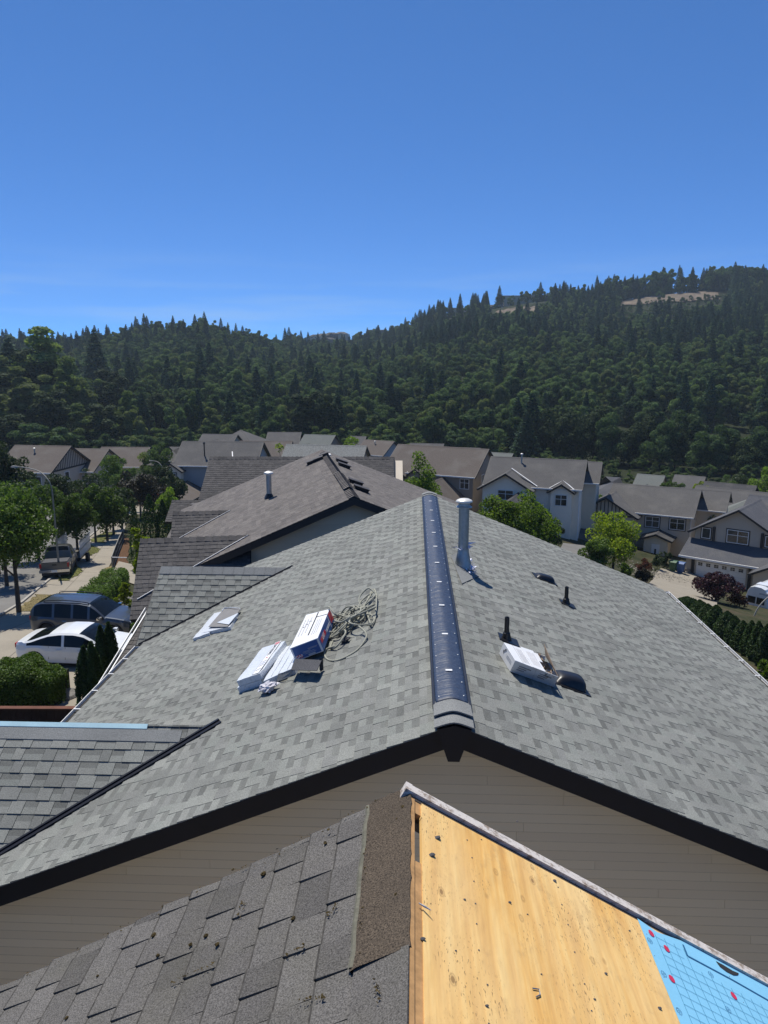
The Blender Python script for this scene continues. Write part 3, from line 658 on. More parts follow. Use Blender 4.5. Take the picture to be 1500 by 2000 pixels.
mb = MB(); a_ = at_plane(818, 1764, OR0+NRo*.006, NRo); c_ = at_plane(842, 1778, OR0+NRo*.02, NRo)
mb.tube([a_, a_.lerp(c_, .5), c_], [.002, .0035, .0012], 6); mb.build('bent_nail', [M['steel']], oh)
mb = MB(); q = [at_plane(x, y, OR0+NRo*.004, NRo) for x, y in ((1040, 1930), (1053, 1932), (1055, 1943), (1047, 1947))]
mb.tube(q, .0022, 5); mb.build('paper_clip_scrap', [M['galv']], oh)
# ------------------------------------------------------------------ things lying on the new roof
def text_mesh(s, size, name, mat_, parent, Mx, depth=.0006, bold=0.0):
    cu = bpy.data.curves.new(name, 'FONT'); cu.body = s; cu.size = size; cu.extrude = depth; cu.align_x = 'CENTER'; cu.align_y = 'CENTER'; cu.offset = bold
    o = bpy.data.objects.new(name, cu); dg = bpy.context.evaluated_depsgraph_get(); COL.objects.link(o)
    bpy.context.view_layer.update(); me = bpy.data.meshes.new_from_object(o.evaluated_get(bpy.context.evaluated_depsgraph_get())); bpy.data.objects.remove(o)
    me.materials.clear(); me.materials.append(mat_); o2 = bpy.data.objects.new(name, me); COL.objects.link(o2); o2.parent = parent; o2.matrix_local = Mx; return o2
def fmat(O, X, Y, off=Vector((0,0,0))):
    X = X.normalized(); Z = X.cross(Y).normalized(); Y = Z.cross(X); T_ = O-off
    return Matrix(((X.x, Y.x, Z.x, T_.x), (X.y, Y.y, Z.y, T_.y), (X.z, Y.z, Z.z, T_.z), (0,0,0,1)))
M['wrap'] = None
def wrap_mat():
    t = NT('printed_white_wrapper'); p = t.pos(); n = t.noise(p, 26, 5, 0.7); n2 = t.noise(t.pos('pos', (8, 60, 8)), 3, 4, 0.7)
    col = t.mix(t.ramp(n2, [(0.5, (0,0,0)), (0.66, (1,1,1))]), (0.66,0.69,0.72), (0.40,0.44,0.48))
    col = t.mix(t.math('MULTIPLY', t.ramp(n, [(0.55, (0,0,0)), (0.7, (1,1,1))]), .5), col, (0.78,0.8,0.82)); t.bump(n, .5, .006)
    return t.done(col, 0.32, 0, 0.6)
M['wrap'] = wrap_mat()
M['gafblue'] = plain('blue_box_print', (0.02,0.085,0.27), 0.45, 0, .5, .08)
M['red'] = plain('red_box_print', (0.55,0.02,0.04), 0.45, 0, .5, .05)
M['ink'] = plain('grey_print_ink', (0.10,0.11,0.14), 0.6)
M['palegrey'] = plain('pale_grey_print', (0.42,0.43,0.45), 0.6)
M['card'] = plain('brown_cardboard', (0.36,0.27,0.19), 0.85, 0, .2, .2, 20)
M['cutback'] = shingle_mat('dark_cut_shingle', [(0.07,0.07,0.075),(0.075,0.075,0.08)], 170, .8)
M['greyback'] = plain('grey_shingle_back', (0.20,0.195,0.19), 0.8, 0, .3, .1, 10)
def slab_px(c4, p0, n, h, th):                         # four picture corners on a plane h above the slope
    T = [at_plane(x, y, p0+n*h, n) for x, y in c4]; return [t-n*th for t in T]+T
def face_frame(A, B, D):                               # origin centre, X along A->B, Y along A->D
    return (A+B)/2+(D-A)/2, (B-A), (D-A)
def soft_pack(name, c4, h, th, label=None, parent=None, loc=None, sag=.006):
    q = slab_px(c4, RP, NL, h, th); B4, T4 = q[:4], q[4:]
    mb = MB(); n1, n2 = 12, 6; rowsT = []; rowsB = []
    for i in range(n1+1):
        a = i/n1
        for j in range(n2+1):
            b_ = j/n2; e = 1 if 0 < i < n1 and 0 < j < n2 else 0
            P = (T4[0].lerp(T4[1], b_)).lerp(T4[3].lerp(T4[2], b_), a); Q = (B4[0].lerp(B4[1], b_)).lerp(B4[3].lerp(B4[2], b_), a)
            rowsT.append(P+NL*(RNG.normal()*.0016-(0 if e else sag*.8)+.003*math.sin(a*11+b_*2))); rowsB.append(Q)
    K = n2+1; L_ = len(rowsT); fs = []
    for i in range(n1):
        for j in range(n2):
            a = i*K+j; fs += [(a, a+1, a+K+1, a+K), (L_+a, L_+a+K, L_+a+K+1, L_+a+1)]
        a = i*K; fs.append((a, a+K, L_+a+K, L_+a)); a = i*K+n2; fs.append((a, L_+a, L_+a+K, a+K))
    for j in range(n2): fs.append((j, L_+j, L_+j+1, j+1)); a = n1*K+j; fs.append((a, a+1, L_+a+1, L_+a))
    mb.add(rowsT+rowsB, fs); return mb, T4
# two bundles stacked, one beside them
h1 = .085
def pack(label, c4, h, th, prints):
    c = at_plane(*c4[0], RP+NL*(h-th), NL)
    t = thing_w('shingle_bundle', label, 'shingle bundle', c, 'wrapped shingle bundles on the new roof')
    mb, T4 = soft_pack('wrapper', c4, h, th); w_ = mb.build('wrapper', [M['wrap']], t, smooth='auto')
    if prints:
        A, B_, C_, D_ = T4; off = OFF[t.name]
        X = (D_-A).normalized(); W_ = (B_-A); L_ = (D_-A).length; up = NL*.005
        s = MB(); a0 = A+W_*.66+up; a1 = A+W_*.95+up; dd = D_-A
        s.hexa([a0+dd*.02, a1+dd*.02, a1+dd*.98, a0+dd*.98, a0+dd*.02+up*.1, a1+dd*.02+up*.1, a1+dd*.98+up*.1, a0+dd*.98+up*.1]); s.build('label_strip', [M['cloth']], t)
        s = MB(); 
        for q in (a0, a1):
            s.beam(q+dd*.02+up*.15, q+dd*.98+up*.15, .003, .001, NL)
        s.build('label_rule', [M['ink']], t)
        s = MB(); b0 = A+W_*.70+up*1.2; b1 = A+W_*.91+up*1.2
        s.hexa([b0+dd*.90, b1+dd*.90, b1+dd*.965, b0+dd*.965, b0+dd*.90+up*.2, b1+dd*.90+up*.2, b1+dd*.965+up*.2, b0+dd*.965+up*.2]); s.build('red_logo_panel', [M['red']], t)
        ctr = (A+W_*.805)+dd*.932+up*1.5
        text_mesh('GAF', W_.length*.13, 'lettering', M['white'], t, fmat(ctr, W_, dd, off))
        ctr = (A+W_*.80)+dd*.72+up*1.3
        text_mesh('TIMBERLINE', W_.length*.20, 'lettering', M['ink'], t, fmat(ctr, dd, -W_, off), bold=.001)
        s = MB(); s.lathe([(.012, 0), (.012, .002)], 12, A+W_*.8+dd*.48+up*1.1, M=NL.to_track_quat('Z', 'Y').to_matrix()); s.build('red_badge', [M['red']], t)
        for k, f in enumerate((.36, .30, .24, .12)):
            s = MB(); p_ = A+W_*.70+dd*f+up*1.2; q_ = A+W_*.90+dd*(f+.03)+up*1.2; s.beam(p_, q_, .012, .001, NL); s.build('print_block', [M['ink'] if k != 1 else M['gafblue']], t)
    else:
        s = MB(); A, B_, C_, D_ = T4; dd = D_-A; W_ = B_-A; up = NL*.005
        for f in (.25, .5, .78): s.beam(A+W_*f+dd*.03+up, A+W_*f+dd*.97+up, .006, .001, NL)
        s.build('label_rule', [M['palegrey']], t)
    return t
pack('lower white wrapped shingle bundle, under another one at the end of the pile', [(463, 1343), (509, 1327), (557, 1264), (513, 1277)], .075, .072, False)
pack('upper white wrapped shingle bundle with a small red logo, on top of another', [(462, 1330), (507, 1315), (556.5, 1251), (512, 1264)], .15, .073, True)
pack('single white wrapped shingle bundle lying beside the stack, half under the blue box', [(514, 1330), (573, 1304), (606, 1250), (556, 1262)], .085, .08, False)
# blue box
def card_box(name, label, cat, c4, p0, n, h, th, mats6, grp=None):
    q = slab_px(c4, p0, n, h, th); B, T = q[:4], q[4:]
    t = thing_w(name, label, cat, B[0], grp); return t, B, T
T0 = [(566, 1266.5), (620.5, 1246), (643.5, 1189.5), (598, 1201)]
bx, B, T = card_box('blue_shingle_box', 'tall blue and red cardboard box with white top, leaning on the bundles beside the rope', 'box', T0, RP, NL, .235, .17, None)
ctr = sum(B+T, Vector())/8
def inset_face(P4, e, lift):
    c_ = sum(P4, Vector())/4; nrm = (P4[1]-P4[0]).cross(P4[3]-P4[0]).normalized()
    if nrm.dot(c_-ctr) < 0: nrm = -nrm
    return [p+(c_-p).normalized()*e+nrm*lift for p in P4], nrm
mb = MB(); mb.hexa(B+T); mb.build('carton', [M['cloth']], bx)
fr = [B[0], B[1], T[1], T[0]]; rt_ = [B[1], B[2], T[2], T[1]]
for nm, P4 in (('front_panel', fr), ('side_panel', rt_)):
    q, nrm = inset_face(P4, .022 if nm == 'front_panel' else .012, .0015); mb = MB(); mb.prism(q, nrm*.0015); mb.build(nm, [M['gafblue']], bx)
def on_face(P4, u, v, lift): A, B_, C_, D_ = P4; nrm = inset_face(P4, 0, 0)[1]; return A.lerp(B_, u).lerp(D_.lerp(C_, u), v)+nrm*lift
def quad_on(P4, u0, u1, v0, v1, nm, m_, par, lift=.004):
    q = [on_face(P4, u0, v0, lift), on_face(P4, u1, v0, lift), on_face(P4, u1, v1, lift), on_face(P4, u0, v1, lift)]
    mb = MB(); nrm = inset_face(P4, 0, 0)[1]; mb.prism(q, nrm*.001); return mb.build(nm, [m_], par)
off = OFF[bx.name]
quad_on(fr, .08, .30, .10, .34, 'red_logo_panel', M['red'], bx)
text_mesh('GAF', .048, 'lettering', M['white'], bx, fmat(on_face(fr, .19, .22, .0062), fr[1]-fr[0], fr[3]-fr[0], off), bold=.001)
quad_on(rt_, .06, .40, .42, .72, 'red_logo_panel', M['red'], bx); quad_on(rt_, .80, .985, .25, .97, 'red_logo_panel', M['red'], bx)
text_mesh('GAF', .075, 'lettering', M['white'], bx, fmat(on_face(rt_, .23, .57, .0062), rt_[1]-rt_[0], rt_[3]-rt_[0], off), bold=.001)
for k, (u0, u1, v) in enumerate(((.35, .62, .42), (.35, .75, .34), (.55, .9, .56), (.55, .86, .50), (.4, .8, .25))): quad_on(fr, u0, u1, v, v+.022, 'print_line', M['palegrey'], bx)
quad_on(fr, .50, .74, .03, .18, 'print_block', M['palegrey'], bx)
quad_on(rt_, .42, .75, .50, .56, 'print_line', M['white'], bx); quad_on(rt_, .44, .70, .38, .44, 'print_line', M['white'], bx); quad_on(rt_, .72, .74, .1, .97, 'print_line', M['white'], bx)
tp = T
quad_on(tp, .52, .565, .22, .98, 'lid_gap', M['deck'], bx, .002)
quad_on(tp, .565, 1.0, .80, .815, 'lid_gap', M['deck'], bx, .002)
M['faint'] = plain('faint_grey_print', (0.52,0.52,0.54), 0.6)
for u in (.66, .74, .82): quad_on(tp, u, u+.02, .2, .7, 'print_line', M['faint'], bx)
for u, v in ((.1, .3), (.22, .3), (.34, .35)): quad_on(tp, u, u+.03, v, v+.5, 'print_line', M['faint'], bx)
for u, v in ((.2, .62), (.3, .70), (.15, .55)): quad_on(tp, u, u+.12, v, v+.012, 'print_line', M['ink'], bx, .003)
# dark cut shingles propped against the box
q = [at_plane(x, y, RP+NL*h_, NL) for x, y, h_ in ((568, 1308, .13), (619, 1309.5, .12), (628, 1289, .13), (576, 1286.5, .15))]
mb = MB(); mb.prism(q, -NL*.006); b0 = at_plane(600, 1310, RP, NL)
cs = thing_w('cut_shingle', 'dark granule-covered cut shingle sticking out under the blue box', 'shingle', b0); mb.build('sheet', [M['cutback']], cs)
q = [at_plane(x, y, RP+NL*h_, NL) for x, y, h_ in ((540, 1332, .02), (543, 1316, .09), (572, 1308, .11), (567, 1321, .05))]
mb = MB(); mb.prism(q, -NL*.006); tag(mb.build('offcut_shingle', [M['shingle_cap']]), 'small grey shingle offcut leaning against the single bundle', 'shingle')
q = [at_plane(x, y, RP+NL*h_, NL) for x, y, h_ in ((626, 1291, .12), (631, 1289, .12), (632, 1308, .015), (626, 1312, .01))]
mb = MB(); mb.prism(q, NL*.03); tag(mb.build('folded_shingle_end', [M['chip']]), 'folded black shingle end hanging beside the blue box', 'shingle')
# crumpled wrapper
def crumple(px, py, r, name, label, cat, p0, n, mats):
    c0 = at_plane(px, py, p0+n*r*.55, n); bm = bmesh.new(); bmesh.ops.create_icosphere(bm, subdivisions=3, radius=r); rg = np.random.default_rng(5)
    dirs = [Vector(rg.normal(size=3)).normalized() for _ in range(26)]
    for v in bm.verts:
        d = v.co.normalized(); f = min((1.0 if d.dot(k) < .2 else (.55+.25*rg.random())/d.dot(k)) for k in dirs); f = max(.45, min(1.1, f)); v.co = d*r*f*(1+.18*rg.normal()); 
        hz = v.co.dot(n); v.co -= n*hz*.45
    me = bpy.data.meshes.new(name); bm.to_mesh(me); bm.free(); me.materials.append(mats); o = bpy.data.objects.new(name, me); COL.objects.link(o); o.location = c0; OFF[o.name] = Vector((0,0,0)); return tag(o, label, cat)
M['foil'] = plain('crumpled_wrapper', (0.55,0.53,0.56), 0.35, 0, .6, .1, 40)
crumple(521, 1343, .115, 'crumpled_wrapper', 'crumpled silvery white wrapper lying below the stacked bundles', 'litter', RP, NL, M['foil'])
# opened bundle further up the slope
t3 = thing_w('opened_bundle', 'torn-open white shingle bundle with a grey sheet on top, near the valley', 'shingle bundle', at_plane(400, 1240, RP, NL))
for nm, c4, h, th, m_ in (('wrapper', [(376, 1247), (408, 1236), (436, 1193), (418, 1197)], .05, .046, 'wrap'), ('bundle_body', [(393, 1236), (449, 1224), (464, 1196), (432, 1194)], .06, .055, 'wrap')):
    mb, T4 = soft_pack(nm, c4, h, th); mb.build(nm, [M[m_]], t3, smooth='auto')
q = [at_plane(x, y, RP+NL*h_, NL) for x, y, h_ in ((407, 1224, .095), (444, 1224, .075), (470, 1189, .06), (455, 1187, .075), (439, 1189, .08), (433, 1194, .085))]
mb = MB(); mb.prism(q, -NL*.007); mb.build('grey_sheet', [M['greyback']], t3)
q = [at_plane(x, y, RP+NL*h_, NL) for x, y, h_ in ((424, 1216.5, .09), (447, 1220, .08), (466, 1197.5, .075))]
mb = MB(); mb.prism(q, NL*.006); mb.build('torn_flap', [M['wrap']], t3)
mb = MB(); q = [at_plane(x, y, RP+NL*.09, NL) for x, y in ((434, 1193), (438, 1188), (448, 1186.5), (458, 1187), (467, 1187.5), (470, 1190))]
mb.tube(q, [.008, .012, .006, .007, .004, .003], 6); mb.build('torn_edge', [M['wrap']], t3)
# rope heap
def catmull(P, k=6):
    out = []
    n = len(P)
    for i in range(n-1):
        p0, p1, p2, p3 = P[max(i-1, 0)], P[i], P[i+1], P[min(i+2, n-1)]
        for j in range(k):
            t = j/k; out.append(.5*((2*p1)+(-p0+p2)*t+(2*p0-5*p1+4*p2-p3)*t*t+(-p0+3*p1-3*p2+p3)*t**3))
    out.append(P[-1]); return out
rg = np.random.default_rng(11); pts = []
c_loops = []
for k in range(16):
    f = k/15; px = 655+70*rg.random(); py = 1222+rg.normal()*16-(px-690)*.45; c_loops.append((px, py))
for k, (px, py) in enumerate(c_loops):
    c0 = at_plane(px, py, RP, NL); ra, rb = rg.uniform(.10, .18), rg.uniform(.12, .24); ph = rg.uniform(0, 6.28); tilt = rg.uniform(.02, .22) if k % 3 else rg.uniform(.12, .24)
    ax = rg.uniform(0, 6.28)
    for a in np.linspace(0, 2*math.pi*rg.uniform(.8, 1.25), 9):
        x = ra*math.cos(a+ph); y = rb*math.sin(a+ph); h = .012+.010*k*rg.uniform(.3, 1)*.6+tilt*(.5+.5*math.sin(a+ax))*.55
        pts.append(c0+UL*x+Vector((0, 1, 0))*y+NL*h+Vector(rg.normal(size=3)*.004))
rp = MB(); P = catmull(pts, 5); rp.tube(P, .0115, 7)
lp = [at_plane(641, 1186, RP+NL*.26, NL), at_plane(645, 1187, RP+NL*.27, NL), at_plane(655, 1200, RP+NL*.2, NL), at_plane(668, 1203, RP+NL*.12, NL), at_plane(690, 1208, RP+NL*.08, NL)]
rp.tube(catmull(lp, 6), .0115, 7)
lp = [at_plane(x, y, RP+NL*h_, NL) for x, y, h_ in ((655, 1262, .05), (638, 1268, .03), (634, 1278, .014), (640, 1288, .012), (658, 1290, .012), (682, 1280, .012), (703, 1264, .014), (716, 1240, .05), (700, 1222, .1))]
rp.tube(catmull(lp, 6), .0115, 7)
def rope_mat():
    t = NT('grey_green_rope'); p = t.pos(); n = t.noise(p, 90, 3); wv = t.new('ShaderNodeTexWave'); wv.inputs['Scale'].default_value = 70; wv.inputs['Distortion'].default_value = 1.0; wv.bands_direction = 'DIAGONAL'; t.link(p, wv.inputs['Vector'])
    col = t.mix(t.ramp(wv.outputs['Fac'], [(0.4, (0,0,0)), (0.8, (1,1,1))]), (0.20,0.20,0.155), (0.46,0.46,0.38)); t.bump(wv.outputs['Fac'], .6, .003); return t.done(col, .85)
M['rope'] = rope_mat()
tag(rp.build('safety_rope', [M['rope']], None, smooth=True, fix=False), 'grey-green safety rope heaped in loose loops beside the blue box', 'rope')
crumple(672, 1250, .07, 'dark_glove', 'dark navy cloth bundle lying within the rope coils', 'cloth', RP, NL, M['chip'])
# open white box on the right slope
q4 = [(1006.5, 1290), (1090, 1322), (1066, 1282), (984, 1254.5)]   # near-left, near-right, far-right, far-left
qT = [at_plane(x, y, RP+NR*.17, NR) for x, y in q4]; qB = [t-NR*.168 for t in qT]
qB = [at_plane(x, y, RP+NR*.012, NR) for x, y in ((996, 1311.5), (1082, 1342))]+[qB[2], at_plane(974.5, 1276, RP+NR*.012, NR)]
ctr = sum(qB+qT, Vector())/8
wb = thing_w('white_carton', 'open white cardboard carton with printed sides, its far end torn open, beside a hooded vent', 'box', qB[0]); off = OFF[wb.name]
def wall_px(P4, nm, m_, th=.004):
    q, nrm = inset_face(P4, 0, 0); mb = MB(); mb.prism(P4, -nrm*th); return mb.build(nm, [m_], wb)
FRN = [qB[0], qB[1], qT[1], qT[0]]; LFT = [qB[3], qB[0], qT[0], qT[3]]; BAK = [qB[2], qB[3], qT[3], qT[2]]
wall_px(FRN, 'side_panel', M['cloth']); wall_px(LFT, 'end_panel', M['cloth']); wall_px(BAK, 'side_panel', M['cloth']); wall_px(qB, 'bottom_panel', M['card'])
def tq(u0, u1, v0=0., v1=1., l=.0): return [on_face(qT, u0, v0, l), on_face(qT, u1, v0, l), on_face(qT, u1, v1, l), on_face(qT, u0, v1, l)]
wall_px(tq(0, .42), 'lid_panel', M['cloth']); wall_px(tq(.40, .70, -.02, 1.05, .006), 'lid_flap', M['cloth']); wall_px(tq(.70, .80, .55, 1, .0), 'lid_flap', M['cloth'])
quad_on(qT, .19, .2, 0, 1, 'lid_gap', M['palegrey'], wb, .0012)
for k in range(7): quad_on(qT, .47+.028*k, .48+.028*k, .14, .86, 'print_line', M['faint'], wb, .0075)
for k in range(5): quad_on(qT, .23+.03*k, .24+.03*k, .1, .86, 'print_line', M['faint'], wb, .0035)
q = [on_face(qT, 1.0, 0, 0), on_face(qT, .99, 1.0, 0), on_face(qT, .90, 1.15, .10), on_face(qT, .93, .2, .035)]
mb = MB(); mb.prism(q, NR*.004); mb.build('torn_end_flap', [M['card']], wb)
mb = MB()
for k in range(24):
    c0 = on_face(qT, .74+.2*RNG.random(), RNG.random(), -.03); mb.add([c0+Vector(RNG.normal(size=3)*.03) for _ in range(3)], [(0,1,2)])
mb.build('crumpled_packing', [M['card']], wb, fix=False)
mb = MB()
for k in range(5):
    c0 = on_face(qT, .78+.05*k, .55, -.02); mb.beam(c0-Vector((.0, .08, 0)), c0+Vector((.0, .10, 0)), .05, .012, NR)
mb.build('black_vent_piece', [M['black']], wb)
# dark bird-like emblem and lines of small print
mb = MB(); E1 = [(.30, .78), (.44, .93), (.40, .72), (.34, .66)]; E2 = [(.22, .62), (.34, .70), (.30, .42), (.24, .50)]
for e in (E1, E2): mb.prism([on_face(LFT, 1-u*1.0-.15 if False else u*.8, v, .003) for u, v in e], inset_face(LFT, 0, 0)[1]*.001)
mb.build('emblem', [M['ink']], wb)
for k, (u, v0, l) in enumerate(((.46, .62, .36), (.46, .48, .40))):
    quad_on(LFT, u, u+l, v0, v0+.05, 'print_line', M['palegrey'], wb, .003)
for x0 in (.10, .57):
    for k, l in enumerate((.30, .22, .17)):
        n_ = int(l/.028)
        for i in range(n_): 
            u = x0+.03-.012*k+i*.028; quad_on(FRN, u, u+.019, .66-.16*k, .72-.16*k, 'print_mark', M['ink'], wb, .0015)
quad_on(FRN, .495, .50, 0, 1, 'panel_seam', M['palegrey'], wb, .001)
# ------------------------------------------------------------------ terrain
def ground_pt(px, py, t): return ray(px, py)*t
CP = []                                                # (x, y, z, radius) where the ground is known
for px, py, t, r in ((150, 1258, 33.2, 12), (120, 1128, 50.5, 14), (1238, 1130, 80, 12), (1342, 1094, 89, 12), (1126, 1045, 85.5, 12), (925, 1012, 94, 12)):
    p = ground_pt(px, py, t); CP.append((p.x, p.y, p.z, r))
SKX = [-900,-400,0,100,200,300,400,470,540,600,700,760,800,880,960,1050,1150,1200,1300,1400,1500,1900,2500]
SKY_ = [684,684,690,692,684,662,650,672,690,668,664,666,652,622,606,592,598,592,578,572,576,572,580]
SKD = [560,560,540,540,540,540,540,560,640,800,820,760,700,660,650,650,650,650,650,650,650,650,650]
def sstep(a, b, x): t = np.clip((x-a)/(b-a), 0, 1); return t*t*(3-2*t)
def G(x, y):
    x = np.asarray(x, float); y = np.asarray(y, float)
    z = -9.16-.104*np.clip(y, -60, 400)-.2*np.maximum(0, x-5)*sstep(0, 25, y)
    z = np.maximum(z, -27.0+.0*x)
    z = np.where(z < -24, -24-(1-np.exp(-( -24-z)/3.0))*3.0, z)
    num = 0; den = 0.0
    for cx, cy, cz, r in CP2:
        k = np.exp(-((x-cx)**2+(y-cy)**2)/(r*r)); num = num+k*cz; den = den+k
    z = z+num/np.maximum(den, 1.0)
    ys = np.maximum(y, 1.0); X = np.clip(810+1510*x/ys, -900, 2500)
    d = np.interp(X, SKX, SKD); zs = (700-np.interp(X, SKX, SKY_))/1510*d
    f = np.clip((y-205)/(d-205), 0, 1.0); f = f**1.12*(1-.18*np.sin(f*math.pi))
    und = 2.2*np.sin(x*.021+1.3)*np.sin(y*.017+.4)+1.3*np.sin(x*.06+y*.04)
    hz = z+(zs-z)*f+und*np.sin(np.clip((y-205)/(d-205), 0, 1)*math.pi)
    over = np.maximum(0, y-d); hz = hz-over*.05*(over > 0)
    hz = np.maximum(hz, -40)
    return np.where(y > 205, hz, z)
CP2 = []
for cx, cy, cz, r in CP: CP2.append((cx, cy, cz-float(G(cx, cy)), r))
def g(x, y): return float(G(x, y))
def on_ground(px, py, lift=0.0):
    d = ray(px, py); lo, hi = 5.0, None; t = 5.0
    while t < 1500:
        p = d*t
        if p.z < g(p.x, p.y)+lift: hi = t; break
        lo = t; t *= 1.03
    if hi is None: hi = 1500
    for _ in range(24):
        m_ = (lo+hi)/2; p = d*m_
        if p.z < g(p.x, p.y)+lift: hi = m_
        else: lo = m_
    return d*hi
def axis(segs):
    out = [segs[0][0]]
    for a, b_, st in segs:
        n = max(1, int(round((b_-a)/st))); out += [a+(b_-a)*(i+1)/n for i in range(n)]
    return np.array(out)
gx = axis([(-6000, -1500, 900), (-1500, -500, 100), (-500, -60, 12), (-60, 60, 1.2), (60, 500, 12), (500, 1500, 100), (1500, 6000, 900)])
gy = axis([(-300, -20, 20), (-20, 110, 1.2), (110, 210, 5), (210, 900, 11), (900, 1500, 100), (1500, 9000, 900)])
XX, YY = np.meshgrid(gx, gy, indexing='ij'); ZZ = G(XX, YY)
me = bpy.data.meshes.new('ground'); nx, ny = len(gx), len(gy)
co = np.stack([XX, YY, ZZ], -1).reshape(-1, 3)
ii, jj = np.meshgrid(np.arange(nx-1), np.arange(ny-1), indexing='ij'); a = (ii*ny+jj).ravel()
faces = np.stack([a, a+ny, a+ny+1, a+1], -1)
def fast_mesh(me, co, faces):
    k = faces.shape[1]; me.vertices.add(len(co)); me.vertices.foreach_set('co', co.astype(np.float32).ravel())
    me.loops.add(faces.size); me.loops.foreach_set('vertex_index', faces.astype(np.int32).ravel())
    me.polygons.add(len(faces)); me.polygons.foreach_set('loop_start', (np.arange(len(faces))*k).astype(np.int32)); me.polygons.foreach_set('loop_total', np.full(len(faces), k, np.int32))
    me.update(calc_edges=True); me.validate()
fast_mesh(me, co, faces); me.polygons.foreach_set('use_smooth', [True]*len(faces))
t = NT('earth_and_grass'); p = t.pos(); n = t.noise(p, .35, 5); n2 = t.noise(p, 4, 4, .7)
col = t.ramp(n, [(0.35, (0.030,0.036,0.016)), (0.5, (0.05,0.052,0.026)), (0.62, (0.075,0.062,0.038))]); col = t.mix(.5, col, t.ramp(n2, [(0.3, (0.4,)*3), (0.7, (1.4,)*3)]), 'MULTIPLY')
sx = t.new('ShaderNodeSeparateXYZ'); t.link(p, sx.inputs[0]); far = t.math('MULTIPLY', t.math('SUBTRACT', sx.outputs['Y'], 140), .05, True)
col = t.mix(far, col, (0.022,0.028,0.012)); t.bump(n2, .5, .05); M['ground'] = t.done(col, .95, 0, .1)
me.materials.append(M['ground']); go = bpy.data.objects.new('ground', me); COL.objects.link(go); go['kind'] = 'structure'
# draped sheets
def drape(name, left, right, mat_, lift, n=40, m=6, kind='structure', thick=0.0, wob=0.0):
    L_ = [on_ground(*q) if len(q) == 2 else Vector((q[0], q[1], 0)) for q in left]; R_ = [on_ground(*q) if len(q) == 2 else Vector((q[0], q[1], 0)) for q in right]
    def res(P, k):
        d = [0]
        for i in range(1, len(P)): d.append(d[-1]+math.hypot(P[i].x-P[i-1].x, P[i].y-P[i-1].y))
        s = np.linspace(0, d[-1], k); return np.stack([np.interp(s, d, [p_.x for p_ in P]), np.interp(s, d, [p_.y for p_ in P])], -1)
    A_, B_ = res(L_, n), res(R_, n); f = np.linspace(0, 1, m)[None, :, None]
    Pm = A_[:, None, :]*(1-f)+B_[:, None, :]*f
    if wob:
        rg_ = np.random.default_rng(3); Pm[:, 0] += rg_.normal(size=Pm[:, 0].shape)*wob; Pm[:, -1] += rg_.normal(size=Pm[:, 0].shape)*wob
    Z = G(Pm[..., 0], Pm[..., 1])+lift; co = np.concatenate([Pm, Z[..., None]], -1).reshape(-1, 3)
    ii, jj = np.meshgrid(np.arange(n-1), np.arange(m-1), indexing='ij'); a = (ii*m+jj).ravel(); fc = np.stack([a, a+m, a+m+1, a+1], -1)
    me = bpy.data.meshes.new(name); fast_mesh(me, co, fc); me.materials.append(mat_); o = bpy.data.objects.new(name, me); COL.objects.link(o); o['kind'] = kind; OFF[o.name] = Vector((0,0,0))
    return o, Pm, Z
# street, kerb, pavement, driveway (picture points dropped onto the ground)
kerb_px = [(-60, 1222), (0, 1205), (43, 1179), (75, 1152), (104, 1128), (140, 1088), (166, 1057), (190, 1037), (215, 1012), (238, 992), (262, 972), (285, 955)]
str_l = [(-420, 1222), (-360, 1180), (-300, 1140), (-240, 1110), (-160, 1080), (-90, 1050), (-30, 1025), (20, 1008), (80, 988), (130, 974), (180, 962), (215, 950)]
street, _, _ = drape('street', str_l, kerb_px, M['asphalt'], .03, 60, 14)
sw_l = [(-200, 1330), (-40, 1262), (40, 1222), (101, 1182), (160, 1121), (196, 1074), (224, 1044), (240, 1016), (252, 996)]
sw_r = [(-150, 1450), (20, 1340), (110, 1230), (160, 1180), (202, 1128), (220, 1095), (241, 1044), (251, 1012), (259, 994)]
apron, _, _ = drape('driveway_apron', kerb_px[:9], [(-40, 1262), (40, 1222), (101, 1182), (130, 1152), (160, 1121), (196, 1074), (210, 1058), (224, 1044), (236, 1020)], M['concrete'], .05, 50, 6)
side, _, _ = drape('sidewalk', sw_l, sw_r, M['concrete'], .075, 60, 8)
drv, _, _ = drape('driveway', [(-40, 1262), (40, 1222), (101, 1182)], [(250, 1480), (262, 1330), (268, 1200)], M['concrete'], .09, 30, 14)
drv2, _, _ = drape('driveway', [(-150, 1450), (-40, 1262)], [(60, 1420), (250, 1480)], M['concrete'], .09, 20, 14)
path, _, _ = drape('garden_path', [(214, 1128), (226, 1108), (232, 1098)], [(285, 1150), (285, 1128), (285, 1110)], M['concrete'], .08, 10, 6)
# kerb: real step
L_ = [on_ground(*q) for q in kerb_px]; mb = MB()
def resample(P, step):
    out = []; 
    for i in range(len(P)-1):
        k = max(1, int((P[i+1]-P[i]).length/step)); out += [P[i].lerp(P[i+1], j/k) for j in range(k)]
    return out+[P[-1]]
Rz = resample(L_, 1.0); Rz = [Vector((q.x, q.y, g(q.x, q.y)+.08)) for q in Rz]
for i in range(len(Rz)-1): mb.beam(Rz[i], Rz[i+1], .15, .12)
k_ = mb.build('kerb', [M['kerb']]); k_['kind'] = 'structure'
